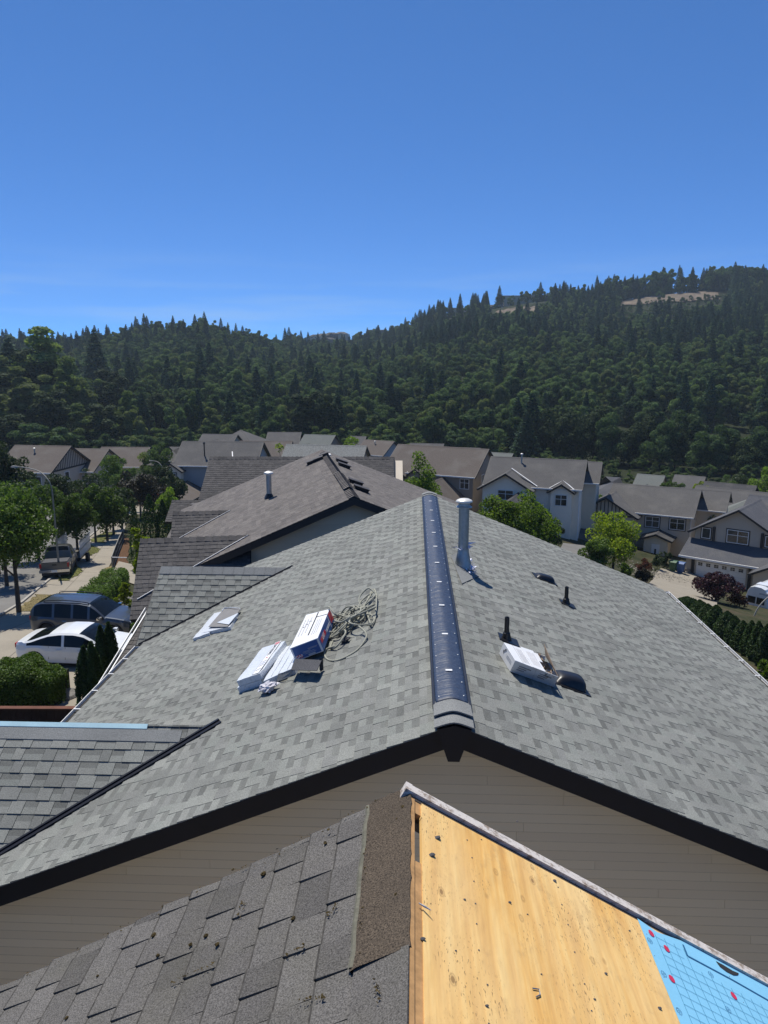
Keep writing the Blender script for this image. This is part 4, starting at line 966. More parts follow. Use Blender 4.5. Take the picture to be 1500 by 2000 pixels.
# pavement joints as narrow recess strips
def joint_line(par, a, b_, lift, wd=.03):
    a = on_ground(*a); b_ = on_ground(*b_); P = resample([a, b_], .8); P = [Vector((q.x, q.y, g(q.x, q.y)+lift)) for q in P]; mb = MB()
    for i in range(len(P)-1): mb.beam(P[i], P[i+1], wd, .008)
    o = mb.build('pavement_joint', [M['joint']], par); return o
joint_line(side, (101, 1182), (160, 1121), .076); joint_line(side, (160, 1121), (196, 1074), .076); joint_line(side, (196, 1074), (224, 1044), .076)
joint_line(side, (160, 1180), (202, 1128), .076)
for k in range(9):
    f = k/8; a = (101+(224-101)*f, 1182-(1182-1044)*(f**.8)); b_ = (a[0]+58-40*f, a[1]+1-0*f); joint_line(side, a, b_, .076)
joint_line(drv, (0, 1302), (50, 1262), .092); joint_line(drv, (20, 1340), (150, 1290), .092); joint_line(drv, (0, 1240), (66, 1213), .092)
mb = MB(); P = resample([on_ground(0, 1158), on_ground(60, 1150), on_ground(96, 1143)], .6); P = [Vector((q.x+.05*math.sin(i*2.3), q.y, g(q.x, q.y)+.034)) for i, q in enumerate(P)]
for i in range(len(P)-1): mb.beam(P[i], P[i+1], .07, .006)
mb.build('tar_seam', [M['joint']], street)
# boulevard grass with blades
M['drygrass'] = plain('dry_lawn', (0.19,0.155,0.075), 0.95, 0, .1, .35, 3, 40, .6)
M['greengrass'] = plain('green_yellow_lawn', (0.13,0.135,0.045), 0.95, 0, .1, .35, 3, 40, .6)
M['bark'] = plain('bark_mulch', (0.10,0.055,0.03), 0.95, 0, .1, .5, 8, 50, .7)
def blades(name, Pm, Z, n, h, cols):
    rg_ = np.random.default_rng(len(name)+n); A_ = Pm.reshape(-1, 2); zz = Z.reshape(-1); nn, mm = Pm.shape[:2]
    i = rg_.integers(0, nn-1, n); j = rg_.integers(0, mm-1, n); fu, fv = rg_.random(n), rg_.random(n)
    P00, P10, P01 = Pm[i, j], Pm[i+1, j], Pm[i, j+1]; xy = P00+(P10-P00)*fu[:, None]+(P01-P00)*fv[:, None]; z = G(xy[:, 0], xy[:, 1])+.05
    ang = rg_.random(n)*6.28; w_ = .012; hh = h*(.5+rg_.random(n)); dx, dy = np.cos(ang)*w_, np.sin(ang)*w_; lx, ly = rg_.normal(size=n)*.03, rg_.normal(size=n)*.03
    co = np.stack([np.stack([xy[:, 0]-dx, xy[:, 1]-dy, z], -1), np.stack([xy[:, 0]+dx, xy[:, 1]+dy, z], -1), np.stack([xy[:, 0]+lx, xy[:, 1]+ly, z+hh], -1)], 1).reshape(-1, 3)
    me = bpy.data.meshes.new(name); fast_mesh(me, co, np.arange(n*3).reshape(n, 3)); me.materials.append(cols); o = bpy.data.objects.new(name, me); COL.objects.link(o); return o
for k, (lf, rt2, mt) in enumerate((([(36, 1196), (58, 1173), (72, 1163)], [(82, 1196), (104, 1180), (117, 1165)], 'drygrass'), ([(112, 1136), (124, 1120), (140, 1098)], [(132, 1136), (150, 1125), (163, 1116)], 'greengrass'),
        ([(158, 1086), (164, 1075), (173, 1064)], [(176, 1087), (190, 1080), (196, 1074)], 'greengrass'), ([(176, 1059), (190, 1047), (205, 1041)], [(203, 1062), (212, 1050), (230, 1041)], 'greengrass'))):
    o, Pm, Z = drape('boulevard_grass', lf, rt2, M[mt], .085, 16, 8, 'stuff', wob=.12)
    b_ = blades('grass_blades', Pm, Z, 3500, .06, M[mt]); b_['kind'] = 'stuff'; b_.parent = o
o, Pm, Z = drape('verge_strip', [(160, 1180), (202, 1128), (212, 1110)], [(176, 1178), (216, 1130), (224, 1104)], M['drygrass'], .088, 20, 5, 'stuff', wob=.1)
o, Pm, Z = drape('bark_bed', [(222, 1120), (230, 1085), (240, 1050)], [(252, 1120), (252, 1088), (252, 1052)], M['bark'], .07, 14, 6, 'stuff', wob=.1)
o, Pm, Z = drape('far_verge_grass', [(228, 1012), (240, 1000), (246, 994)], [(244, 1015), (253, 1003), (257, 994)], M['greengrass'], .09, 12, 5, 'stuff', wob=.1)
o, Pm, Z = drape('corner_lawn', [(-30, 1350), (0, 1338)], [(-30, 1420), (36, 1350)], M['drygrass'], .11, 10, 6, 'stuff', wob=.1)
# cross street far left with the red truck, right-hand driveway and lane
xs, _, _ = drape('side_street', [(200, 1012), (240, 990), (262, 972)], [(330, 1000), (318, 985), (300, 968)], M['concrete'], .06, 20, 8)
dr, _, _ = drape('far_driveway', [(1262, 1150), (1275, 1130), (1290, 1112)], [(1400, 1215), (1400, 1150), (1350, 1118)], M['concrete'], .12, 24, 10)
ln, _, _ = drape('lane', [(1095, 1072), (1100, 1062)], [(1160, 1110), (1150, 1068)], M['asphalt'], .10, 10, 8)
# bare hillside cut high on the right
M['bare'] = plain('bare_rocky_soil', (0.15,0.118,0.088), 0.95, 0, .2, .6, .12, .8, .5)
bl_, _, _ = drape('bare_hillside', [(1200, 600), (1260, 596), (1300, 593), (1345, 590), (1405, 586)], [(1212, 590), (1258, 582), (1300, 577), (1345, 574), (1402, 573)], M['bare'], 1.0, 30, 12, wob=1.6)
bl2, _, _ = drape('bare_hillside', [(955, 626), (1000, 618), (1045, 612)], [(970, 609), (1010, 602), (1050, 600)], M['bare'], 1.0, 16, 8, wob=1.6)
# ------------------------------------------------------------------ houses
def roof_mat(name, c, c2, grain=14.0, line=.25, stain=(0.2,0.19,0.17)):
    t = NT(name); p = t.pos(); n = t.noise(p, grain, 3, .7); n2 = t.noise(p, .5, 5)
    col = t.mix(t.ramp(n, [(0.38, (0,0,0)), (0.62, (1,1,1))]), c, c2)
    sx = t.new('ShaderNodeSeparateXYZ'); t.link(p, sx.inputs[0]); fr = t.math('FRACT', t.math('MULTIPLY', sx.outputs['Z'], 1/.078))
    col = t.mix(t.math('MULTIPLY', t.ramp(fr, [(0.0, (1,1,1)), (0.22, (0,0,0))]), line), col, (0.02,0.02,0.02))
    col = t.mix(t.math('MULTIPLY', t.ramp(n2, [(0.48, (0,0,0)), (0.7, (1,1,1))]), .3), col, stain); t.bump(n, .4, .01)
    return t.done(col, .92, 0, .2)
RM = {
 'grey': roof_mat('roof_grey', (0.085,0.082,0.079), (0.125,0.12,0.116)), 'brown': roof_mat('roof_brown', (0.10,0.084,0.072), (0.15,0.128,0.112)),
 'dark': roof_mat('roof_dark', (0.05,0.049,0.05), (0.085,0.083,0.084)), 'blue': roof_mat('roof_bluegrey', (0.07,0.072,0.08), (0.115,0.117,0.128)),
 'pale': roof_mat('roof_pale_speckled', (0.14,0.145,0.135), (0.27,0.275,0.26), 9), 'green': roof_mat('roof_greygreen', (0.12,0.13,0.12), (0.17,0.18,0.165))}
WM = {n: plain('wall_'+n, c, .8, 0, .3, .06, 1.2, 20) for n, c in dict(white=(0.88,0.78,0.63), grey=(0.54,0.47,0.37), beige=(0.62,0.55,0.43), taupe=(0.29,0.25,0.205), blue=(0.36,0.38,0.39), tan=(0.47,0.41,0.33), dgrey=(0.16,0.15,0.14)).items()}
M['trimdark'] = plain('dark_trim', (0.018,0.017,0.018), .6); M['trimwhite'] = plain('white_trim', (0.74,0.73,0.70), .5, 0, .4, .05)
t = NT('window_glass'); _n = t.noise(t.pos(), .9, 3); M['glass'] = t.done(t.ramp(_n, [(0.35, (0.008,0.012,0.015)), (0.65, (0.05,0.06,0.065))]), .06, 0, .6)
def house_root(label, px, py, t_, local, rz, group=None, name='house'):
    P = ray(px, py)*t_; R_ = Matrix.Rotation(rz, 3, 'Z'); o = P-R_ @ Vector(local); return thing(name, label, 'house', o, rz, group)
Z0 = -4.0
def block(H, x0, x1, y0, y1, ze, pitch, axis, wm='grey', rm='grey', fm='trimdark', oh=.42, z0=None, gm=None, thick=.12, rough=1, name='roof', wall=True, batt=False):
    z0 = Z0 if z0 is None else z0
    """gabled volume: walls, two roof slopes with cap, barge boards and gutters"""
    if axis == 'x': a0, a1, b0, b1 = x0, x1, y0, y1; f = lambda a, b, z: (a, b, z)
    else: a0, a1, b0, b1 = y0, y1, x0, x1; f = lambda a, b, z: (b, a, z)
    bm_ = (b0+b1)/2; hb = (b1-b0)/2; zr_ = ze+pitch*hb
    if wall:
        mb = MB(); mb.prism([f(a0, b0, z0), f(a0, b0, ze-.05), f(a0, bm_, zr_-.06), f(a0, b1, ze-.05), f(a0, b1, z0)], Vector(f(a1-a0, 0, 0))); w_ = mb.build('wall', [WM[wm]], H)
        if batt:
            q = MB(); n = int((b1-b0)/.42)
            for e_, sg in ((a0, -1), (a1, 1)):
                for i in range(1, n):
                    b_ = b0+(b1-b0)*i/n; zt = ze+pitch*(hb-abs(b_-bm_))-.1
                    c0 = f(e_+sg*.01, b_-.045, ze); c1 = f(e_+sg*.05, b_+.045, zt)
                    q.box(min(c0[0], c1[0]), max(c0[0], c1[0]), min(c0[1], c1[1]), max(c0[1], c1[1]), ze-.02, zt)
                c0 = f(e_+sg*.01, b0, 0); c1 = f(e_+sg*.07, b1, 0); q.box(min(c0[0], c1[0]), max(c0[0], c1[0]), min(c0[1], c1[1]), max(c0[1], c1[1]), ze-.22, ze-.02)
            q.build('timber_batten', [M['trimdark']], w_)
    A0, A1_ = a0-oh, a1+oh; zo = ze-pitch*oh
    for sg in (-1, 1):
        be = bm_+sg*(hb+oh)
        mb = MB(); mb.prism([f(A0, bm_, zr_), f(A0, be, zo), f(A0, be, zo+thick), f(A0, bm_, zr_+thick)], Vector(f(A1_-A0, 0, 0))); r = mb.build(name, [RM[rm]], H)
        mb = MB(); c0, c1 = f(A0+.02, be, 0), f(A1_-.02, be+sg*.11, 0)
        mb.box(min(c0[0], c1[0]), max(c0[0], c1[0]), min(c0[1], c1[1]), max(c0[1], c1[1]), zo-.02, zo+thick+.01); mb.build('gutter', [M['trimwhite'] if axis == 'x' else M['trimdark']], H)
        for A_ in (A0-.03, A1_):
            mb = MB(); mb.prism([f(A_, bm_, zr_+thick+.01), f(A_, be, zo+thick+.01), f(A_, be, zo-.10), f(A_, bm_, zr_-.10)], Vector(f(.03, 0, 0))); mb.build('barge_board', [M[fm]], H)
    mb = MB(); mb.prism([f(A0, bm_-.16, zr_+thick-.16*pitch+.02), f(A0, bm_, zr_+thick+.03), f(A0, bm_+.16, zr_+thick-.16*pitch+.02)], Vector(f(A1_-A0, 0, 0))); mb.build('ridge_cap', [RM[rm]], H)
    return zr_
def window(H, face, c, z, wd, ht, pl, nx=2, ny=2, trim=None, fw=.07):
    def B(mb, u0, u1, v0, v1, d0, d1):
        if face == 'f': mb.box(u0, u1, pl-d1, pl-d0, v0, v1)
        elif face == 'r': mb.box(pl+d0, pl+d1, u0, u1, v0, v1)
        else: mb.box(pl-d1, pl-d0, u0, u1, v0, v1)
    u0, u1, v0, v1 = c-wd/2, c+wd/2, z-ht/2, z+ht/2
    mb = MB()
    for a in ((u0-fw, u0, v0-fw, v1+fw), (u1, u1+fw, v0-fw, v1+fw), (u0, u1, v1, v1+fw), (u0, u1, v0-fw, v0)): B(mb, *a, .0, .07)
    for i in range(1, nx): B(mb, u0+wd*i/nx-.03, u0+wd*i/nx+.03, v0, v1, .0, .055)
    if ny > 1: B(mb, u0, u1, v0+ht*.62-.025, v0+ht*.62+.025, .0, .05)
    w_ = mb.build('window', [M['trimwhite']], H)
    for i in range(nx):
        p_ = MB(); B(p_, u0+wd*i/nx+.03, u0+wd*(i+1)/nx-.03, v0, v1, .005, .02); p_.build('pane', [M['glass']], w_)
    if trim:
        mb = MB()
        for a in ((u0-fw-.1, u0-fw, v0-fw-.1, v1+fw+.1), (u1+fw, u1+fw+.1, v0-fw-.1, v1+fw+.1), (u0-fw, u1+fw, v1+fw, v1+fw+.1), (u0-fw, u1+fw, v0-fw-.1, v0-fw)): B(mb, *a, .0, .05)
        mb.build('window_trim', [M[trim]], w_)
def valley_line(H, a, b_, wd=.14):
    mb = MB(); mb.beam(a, b_, wd, .05); mb.build('valley_flashing', [M['trimwhite']], H)
def stack(H, x, y, z, h=.9, dark=False):
    mb = MB(); mb.lathe([(.09, -.6), (.09, h*.8)], 10, (x, y, z)); o = mb.build('roof_vent_pipe', [M['black'] if dark else M['galv']], H, smooth='auto')
    mb = MB(); mb.lathe([(.12, h*.8), (.17, h*.84), (.16, h*.93), (.05, h)], 12, (x, y, z)); mb.build('vent_cap', [M['black'] if dark else M['capmetal']], o, smooth='auto')
R = math.radians
# --- white house
H = house_root('white two-storey house with dark roof and a small dormer bay, behind the leafy trees', 1126, 1045, 85.5, (0, 0, 0), R(-17))
zr0 = block(H, -10.4, 0, 0, 8.6, 5.35, .58, 'x', 'white', 'grey', 'trimdark')
z1 = block(H, -10.6, -5.3, -1.3, 4.2, 5.15, .60, 'y', 'white', 'grey', 'trimdark', .5)
z2 = block(H, -3.0, -.7, -.5, 2.6, 5.0, .62, 'y', 'white', 'grey', 'trimdark', .35)
block(H, -3.2, 1.5, 5.0, 12.0, 5.35, .52, 'x', 'beige', 'grey', 'trimdark', .4)
block(H, -9.6, -3.4, -6.2, -.2, 2.5, .68, 'y', 'white', 'dark', 'trimdark', .45)
valley_line(H, (-7.9, 1.9, 6.97), (-4.55, -.3, 5.35)); valley_line(H, (-1.85, 1.0, 6.0), (-.5, -.45, 5.25)); valley_line(H, (-1.85, 1.0, 6.0), (-3.2, -.45, 5.25), .08)
window(H, 'f', -7.95, 4.35, 1.7, 1.0, -1.3, 2, 2); window(H, 'f', -1.85, 3.95, 1.25, 1.15, -.5, 2, 2); window(H, 'f', -1.5, 2.15, 1.5, 1.6, 0, 2, 2)
stack(H, -7.0, 3.4, 7.7)
mb = MB(); mb.lathe([(.045, -1), (.045, 5.1)], 8, (.1, -.12, 0)); mb.build('downspout', [M['trimwhite']], H)
# --- half-timbered house
H = house_root('beige half-timbered house with vertical battens in its wide front gable', 1342, 1094, 89, (0, 0, 0), R(-27))
block(H, -9.6, 0, 0, 9.4, 5.25, .50, 'x', 'grey', 'grey', 'trimdark')
block(H, -12.6, -6.0, -1.6, 4.6, 4.95, .58, 'y', 'grey', 'grey', 'trimdark', .5, batt=True)
block(H, -3.5, 2.9, 5.6, 12.4, 5.25, .5, 'x', 'beige', 'grey', 'trimdark')
block(H, -4.6, -1.9, -2.4, -.1, 2.7, .38, 'y', 'beige', 'dark', 'trimdark', .45)
block(H, -13.4, -6.2, -7.0, -1.8, 2.5, .30, 'x', 'beige', 'grey', 'trimdark', .4)
valley_line(H, (-9.3, 3.3, 6.95), (-5.2, -.35, 5.1))
window(H, 'f', -4.2, 4.15, 1.5, 1.15, 0, 2, 2, 'trimdark'); window(H, 'f', -1.4, 4.15, 1.6, 1.2, 0, 2, 2, 'trimdark'); window(H, 'f', -9.3, 3.9, 1.9, 1.2, -1.6, 2, 2, 'trimdark'); window(H, 'r', 8.5, 4.2, .8, 1.6, 2.9, 1, 1)
mb = MB(); mb.box(-3.7, -2.8, -2.46, -2.4, 0, 2.05); mb.build('front_door', [M['trimwhite']], H)
mb = MB(); mb.box(-3.35, -3.15, -2.48, -2.46, .9, 1.5); mb.build('door_light', [M['glass']], H)
mb = MB(); mb.lathe([(.045, -1), (.045, 5)], 8, (.1, -.12, 0)); mb.build('downspout', [M['trimwhite']], H)
mb = MB()
for xx in (-11.1, -7.6): mb.box(xx-.06, xx+.06, -1.66, -1.6, 2.8, 4.9)
mb.build('timber_batten', [M['trimdark']], H)
# --- house with the white garage door
H = house_root('grey-roofed house with white double garage door under a skirt roof, at right edge', 1352, 1132, 80, (.4, 0, 0), R(-38))
block(H, -.4, 8.2, 2.2, 10, 5.0, .60, 'y', 'tan', 'blue', 'trimdark', .55)
block(H, 3.0, 15, 6.0, 14.5, 5.4, .58, 'x', 'tan', 'blue', 'trimdark')
mb = MB(); mb.box(-.4, 8.6, 0, 2.3, -3, 2.6); mb.build('wall', [WM['tan']], H)
mb = MB(); mb.prism([(-1.0, -.6, 2.45), (-1.0, -.6, 2.57), (-1.0, 2.25, 4.0), (-1.0, 2.25, 3.88)], (12.2, 0, 0)); mb.build('skirt_roof', [RM['blue']], H)
mb = MB(); mb.box(-1.0, 11.2, -.72, -.6, 2.4, 2.6); mb.build('gutter', [M['trimwhite']], H)
block(H, 6.9, 10.0, -2.6, 1.0, 2.5, .55, 'y', 'tan', 'blue', 'trimdark', .35)
window(H, 'f', 3.9, 4.75, 2.0, 1.25, 2.2, 2, 2, 'trimdark'); window(H, 'f', .75, 4.7, .8, 1.0, 2.2, 1, 1, 'trimdark'); window(H, 'f', 7.0, 4.7, .8, 1.0, 2.2, 1, 1, 'trimdark')
for xx in (1.55, 6.25): mb = MB(); mb.box(xx-.12, xx+.12, 2.0, 2.19, 4.0, 5.5); mb.build('corner_post', [M['trimdark']], H)
gd = MB(); gd.box(.7, 5.6, -.05, .0, 0, 2.15); gd = gd.build('garage_door', [M['trimwhite']], H)
for k in range(6):
    mb = MB(); x = 1.1+k*.8
    for i in range(2):
        for j in range(2): mb.box(x-.22+i*.23, x-.02+i*.23, -.07, -.05, 1.68+j*.18, 1.83+j*.18)
    mb.build('door_pane', [M['glass']], gd)
for j in range(1, 4):
    mb = MB(); mb.box(.72, 5.58, -.055, -.05, j*.53-.008, j*.53+.008); mb.build('panel_groove', [M['palegrey']], gd)
for xx in (.35, 5.95): mb = MB(); mb.box(xx-.15, xx+.15, -.12, 0, -.3, 2.5); mb.build('door_surround', [M['trimdark']], H)
M['stone'] = plain('stone_facing', (0.22,0.20,0.18), .9, 0, .2, .4, 4, 9, .8)
mb = MB(); mb.box(-.42, .18, -.14, .0, -.3, 1.1); mb.build('stone_base', [M['stone']], H)
# --- brown house in the middle
H = house_root('brown two-storey house with a tall plain side wall, left of the white house', 922, 1012, 94, (0, 0, 0), R(-25))
block(H, -12.0, 0, 0, 8.8, 5.3, .62, 'x', 'taupe', 'brown', 'trimdark')
block(H, -12.2, -9.0, -1.0, 3, 5.0, .75, 'y', 'taupe', 'brown', 'trimdark', .4); block(H, -6.8, -.9, -5.0, .5, 2.4, .80, 'y', 'taupe', 'brown', 'trimdark', .4); block(H, -8.9, -6.0, -.7, 3, 4.6, .75, 'y', 'taupe', 'brown', 'trimdark', .3)
window(H, 'f', -10.6, 4.1, 1.5, 1.2, -1.0, 2, 2); window(H, 'f', -1.1, 4.2, 1.1, 1.15, 0, 2, 2); window(H, 'r', 3.4, 4.3, .9, 1.3, 0, 2, 1)
mb = MB(); mb.box(0, .7, 5.0, 6.6, -3, 2.9); mb.build('chimney_chase', [WM['taupe']], H); mb = MB(); mb.box(-.02, 1.0, 4.7, 6.9, 2.9, 3.2); mb.build('chase_roof', [M['trimdark']], H)
valley_line(H, (-10.6, 1.6, 6.2), (-8.7, -.3, 5.2)); valley_line(H, (-7.45, 1.0, 5.7), (-5.8, -.4, 5.1))
# --- left: white and grey house behind the big dark roof
H = house_root('grey-roofed house with pale bay window and bluish side gable, beyond the ribbed roof', 515, 863, 108, (.4, 4.4, 8.05), R(-2))
block(H, -11.0, 0, 0, 8.8, 5.3, .60, 'x', 'blue', 'grey', 'trimdark'); block(H, -12.6, -10.0, -1.2, 3, 4.6, .72, 'y', 'white', 'grey', 'trimdark', .3)
block(H, -12.0, -7.0, -9.0, -.4, 1.7, .5, 'y', 'taupe', 'brown', 'trimdark', .4)
window(H, 'f', -11.3, 3.55, 1.25, 1.3, -1.2, 2, 2, 'trimdark'); stack(H, -7.4, 1.6, 6.6, 1.7, True); valley_line(H, (-11.3, 1.5, 5.7), (-9.75, -.3, 4.85)); valley_line(H, (-3.6, 2.2, 6.9), (-3.0, .2, 5.5))
H = house_root('house with pale speckled roof behind the ridge of the brown roof', 716, 871, 100, (.4, 4.2, 7.9), R(-8))
block(H, -10.2, 0, 0, 8.4, 5.2, .62, 'x', 'tan', 'pale', 'trimdark'); block(H, -8.5, -5.5, -1, 3, 4.8, .7, 'y', 'tan', 'pale', 'trimdark', .3); valley_line(H, (-7, 1.2, 6.0), (-5.4, -.3, 5.0))
# --- far rows
def far_house(label, px, py, t_, wd, dp, rm, wm, rz, gabs=(), hip=False, ze=5.2, pitch=.55, grp='houses at the foot of the forest', batt=False, wins=True, vent=False):
    H = house_root(label, px, py, t_, (wd/2, dp/2, ze+pitch*dp/2+.12), rz, grp)
    if hip:
        mb = MB(); mb.box(0, wd, 0, dp, Z0, ze); mb.build('wall', [WM[wm]], H)
        z = ze+pitch*dp/2; o_ = .5; mb = MB(); zo = ze-.2
        mb.add([(-o_, -o_, zo), (wd+o_, -o_, zo), (wd+o_, dp+o_, zo), (-o_, dp+o_, zo), (dp/2*.9, dp/2, z), (wd-dp/2*.9, dp/2, z)], [(3,2,1,0), (0,1,5,4), (1,2,5), (2,3,4,5), (3,0,4)]); mb.build('roof', [RM[rm]], H)
    else: block(H, 0, wd, 0, dp, ze, pitch, 'x', wm, rm, 'trimdark', batt=batt)
    for (gx_, gw, gy_, gze) in gabs:
        block(H, gx_-gw/2, gx_+gw/2, -gy_, dp*.35, gze, .7, 'y', wm, rm, 'trimdark', .3, batt=batt)
        window(H, 'f', gx_, gze-.9, min(1.3, gw*.5), 1.0, -gy_, 2, 1)
        valley_line(H, (gx_, dp*.28, gze+.35*gw), (gx_+gw/2+.2, -.1, gze+.1), .12)
    if wins:
        for fx in (.25, .75): window(H, 'f', wd*fx, ze-1.3, 1.2, 1.1, 0, 2, 1)
        window(H, 'r', dp*.4, 4.0, 1.0, 1.2, wd, 1, 1)
    if vent: stack(H, wd*.45, dp*.35, ze+pitch*dp*.35, .8)
    return H
FH = [
 ('half-timbered house with steep battened gable, left behind the lamp arm', 84, 870, 105, 7.6, 10, 'brown', 'tan', -6, [], False, dict(batt=True, vent=True)),
 ('brown-roofed house just right of the half-timbered one, partly behind trees', 168, 876, 112, 6.5, 9, 'brown', 'tan', -6, [(1.2, 3.0, .8, 4.6)], False, {}),
 ('low pale-roofed house seen between two trees near the street end', 246, 873, 128, 7.5, 9, 'brown', 'grey', 0, [(2, 3.5, 1, 4.4)], False, {}),
 ('small hip-roofed house left of the grey house with the bay window', 341, 871, 122, 5.4, 8, 'grey', 'grey', 0, [], True, {}),
 ('hip-roofed far house with pale gable trim above the grey ridge', 430, 848, 150, 6.5, 8, 'grey', 'tan', -8, [(3.2, 4.6, 1.2, 5.0)], False, {}),
 ('tallest far hip roof behind the grey house ridge', 470, 838, 156, 8, 9, 'grey', 'taupe', -8, [], True, dict(ze=5.6)),
 ('brown-roofed house directly right of the tallest far hip roof', 520, 861, 128, 8, 8, 'brown', 'taupe', 0, [], False, {}),
 ('far house with two small pointed front gables, left of the centre trees', 556, 844, 165, 6.5, 8, 'grey', 'taupe', 0, [(1.6, 2.4, .6, 5.0), (4.6, 2.4, .6, 5.0)], False, {}),
 ('far house with one white-edged slanting gable', 625, 849, 160, 6.2, 8, 'green', 'taupe', -15, [(1.8, 4.2, 1.6, 4.4)], False, {}),
 ('narrow far grey roof beside the round bright tree', 700, 852, 160, 2.6, 7, 'grey', 'taupe', -10, [], False, dict(wins=False)),
 ('reddish-roofed far house with pale blue side wall', 741, 860, 150, 6.0, 8, 'brown', 'blue', -28, [(2.0, 3.0, 1.2, 4.8), (2.8, 4.0, 3.5, 2.8)], False, dict(vent=True)),
 ('far house with a row of three small gables', 834, 866, 160, 6.4, 8, 'grey', 'taupe', -10, [(.9, 1.7, .5, 5.2), (2.9, 1.7, .5, 5.2), (4.9, 1.7, .5, 5.2)], False, {}),
 ('far grey roof with two small gables, right of the three-gabled one', 902, 874, 155, 6.8, 8, 'grey', 'taupe', -10, [(1.2, 1.7, .5, 5.2), (3.4, 1.7, .5, 5.2)], False, {}),
 ('green-grey far house with pale hip over its gable', 975, 884, 145, 4.8, 8, 'green', 'grey', -25, [(2.6, 3.6, 1.0, 5.0)], False, {}),
 ('low flat-looking roof between the brown and the white house', 970, 905, 118, 3.6, 6, 'brown', 'tan', -20, [], False, dict(wins=False, ze=4)),
 ('grey hip-roofed house behind the gap between white and half-timbered houses', 1197, 930, 118, 5.0, 8, 'blue', 'blue', -20, [(2.8, 2.6, .6, 4.8)], True, {}),
 ('pale gabled far house behind the round dark tree', 1272, 927, 135, 4.0, 7, 'green', 'grey', -30, [(2, 3, 1, 4.8)], False, {}),
 ('small far house with a square window, left of the yellow-green tree', 1348, 929, 130, 4.2, 7, 'grey', 'grey', -30, [(1.2, 2.4, .6, 4.8)], False, {}),
 ('long low grey roof right of the yellow-green tree', 1425, 944, 118, 7.0, 9, 'dark', 'dgrey', -35, [(2.5, 2.4, .6, 4.8)], False, {}),
 ('grey house at the right edge with two small dormers facing the lane', 1440, 956, 108, 10.5, 9, 'grey', 'tan', -38, [(3.0, 2.0, .5, 4.9), (5.4, 1.8, .5, 4.9)], False, {}),
 ('low broad hip roof at the far right edge, behind the garage house', 1482, 972, 100, 9, 8, 'green', 'grey', -35, [], True, {}),
]
for lab, px, py, t_, wd, dp, rm, wm, rz, gb, hip, kw in FH: far_house(lab, px, py, t_, wd, dp, rm, wm, R(rz), gb, hip, **kw)
HH = [('first of the tiny hilltop houses from the saddle', 617, 653, 790, 14, 9), ('second tiny hilltop house on the saddle', 631, 651, 795, 13, 9), ('third tiny hilltop house on the saddle', 648, 649, 800, 14, 9), ('fourth tiny hilltop house on the saddle', 667, 648, 800, 14, 9),
      ('lower tiny house below the saddle row', 640, 659, 770, 16, 8), ('small flat-topped hilltop house above the saddle slope', 735, 644, 760, 18, 8), ('grey block-like house on the right hill brow', 901, 601, 668, 16, 9), ('narrow house beside the block-like one on the hill brow', 886, 603, 668, 6, 8),
      ('pale gabled house on the right hill brow', 962, 595, 660, 11, 9), ('long terraced house high on the right hill', 1015, 577, 655, 28, 9), ('end house of the high terrace beside a conifer', 1055, 576, 655, 20, 8)]
Z0 = -16.0
for i, (lab, px, py, t_, wd, dp) in enumerate(HH):
    flat = 'block' in lab or 'flat' in lab or 'terrace' in lab
    far_house(lab, px, py, t_, wd, dp, 'grey' if i % 2 else 'dark', 'dgrey' if i % 3 else 'grey', R(0), [] if flat else [(wd/2, wd*.3, .8, 3.2)], not flat, 3.6, .10 if flat else .42, 'houses on the hilltop', wins=True)
Z0 = -4.0
# ------------------------------------------------------------------ brown-roofed neighbour beyond
aB = R(11.4); PB = at_y(692, 971, 19.6); HB = thing('brown_house', 'house with weathered brown shingle roof, metal vent pipe and box vents near its ridge', 'house', PB, aB)
MW = Matrix.Translation(PB) @ Matrix.Rotation(aB, 4, 'Z'); MWi = MW.inverted()
hw = 5.6; LB = 10.8; slB = hw/math.cos(A1)
mb = MB(); mb.prism([(-hw, .03, -P1*hw-.02), (0, .03, -.02), (hw, .03, -P1*hw-.02), (hw, .03, -P1*hw-.16), (0, .03, -.16), (-hw, .03, -P1*hw-.16)], (0, LB-.06, 0)); rB = mb.build('roof', [M['deck']], HB)
T3 = [.27, .305, .33, .29]; bmats = [M['brownroof'], M['brownroof']]
coursed(rB, (-hw, 0, -P1*hw), (0,1,0), UL, NL, LB, 41, slB/41, T3, .008, (.008, .007), bmats, nparts=200, seed=51, rot=MW, band=False)
coursed(rB, (hw, 0, -P1*hw), (0,1,0), UR, NR, LB, 41, slB/41, T3, .008, (.008, .007), bmats, nparts=98, seed=52, rot=MW, band=False)
for sg in (-1, 1):
    mb = MB(); mb.prism([(0, .0, -.02), (sg*hw, .0, -P1*hw-.02), (sg*hw, .0, -P1*hw-.21), (0, .0, -.21)], (0, .03, 0)); mb.build('rake_board', [M['brownboard']], HB)
mb = MB(); mb.prism([(-5, .45, -9), (-5, .45, -P1*5-.2), (0, .45, -.22), (5, .45, -P1*5-.2), (5, .45, -9)], (0, 9.8, 0)); wB = mb.build('wall', [M['siding2']], HB)
coursed(wB, (-5, .446, -3.2), (1,0,0), (0,0,1), (0,-1,0), 10, 18, .16, [3.66, 2.4, 3.0], .004, (.018, .018), [M['sidingboard']], clips=[(-P1, 1, 3.2-.22-P1*5), (P1, 1, 3.2-.22+P1*5)], nparts=120, name='siding_board', rest_name='siding_board', band=False, alternate=False, lap=.004, seed=53)
y = 0.0; k = 0
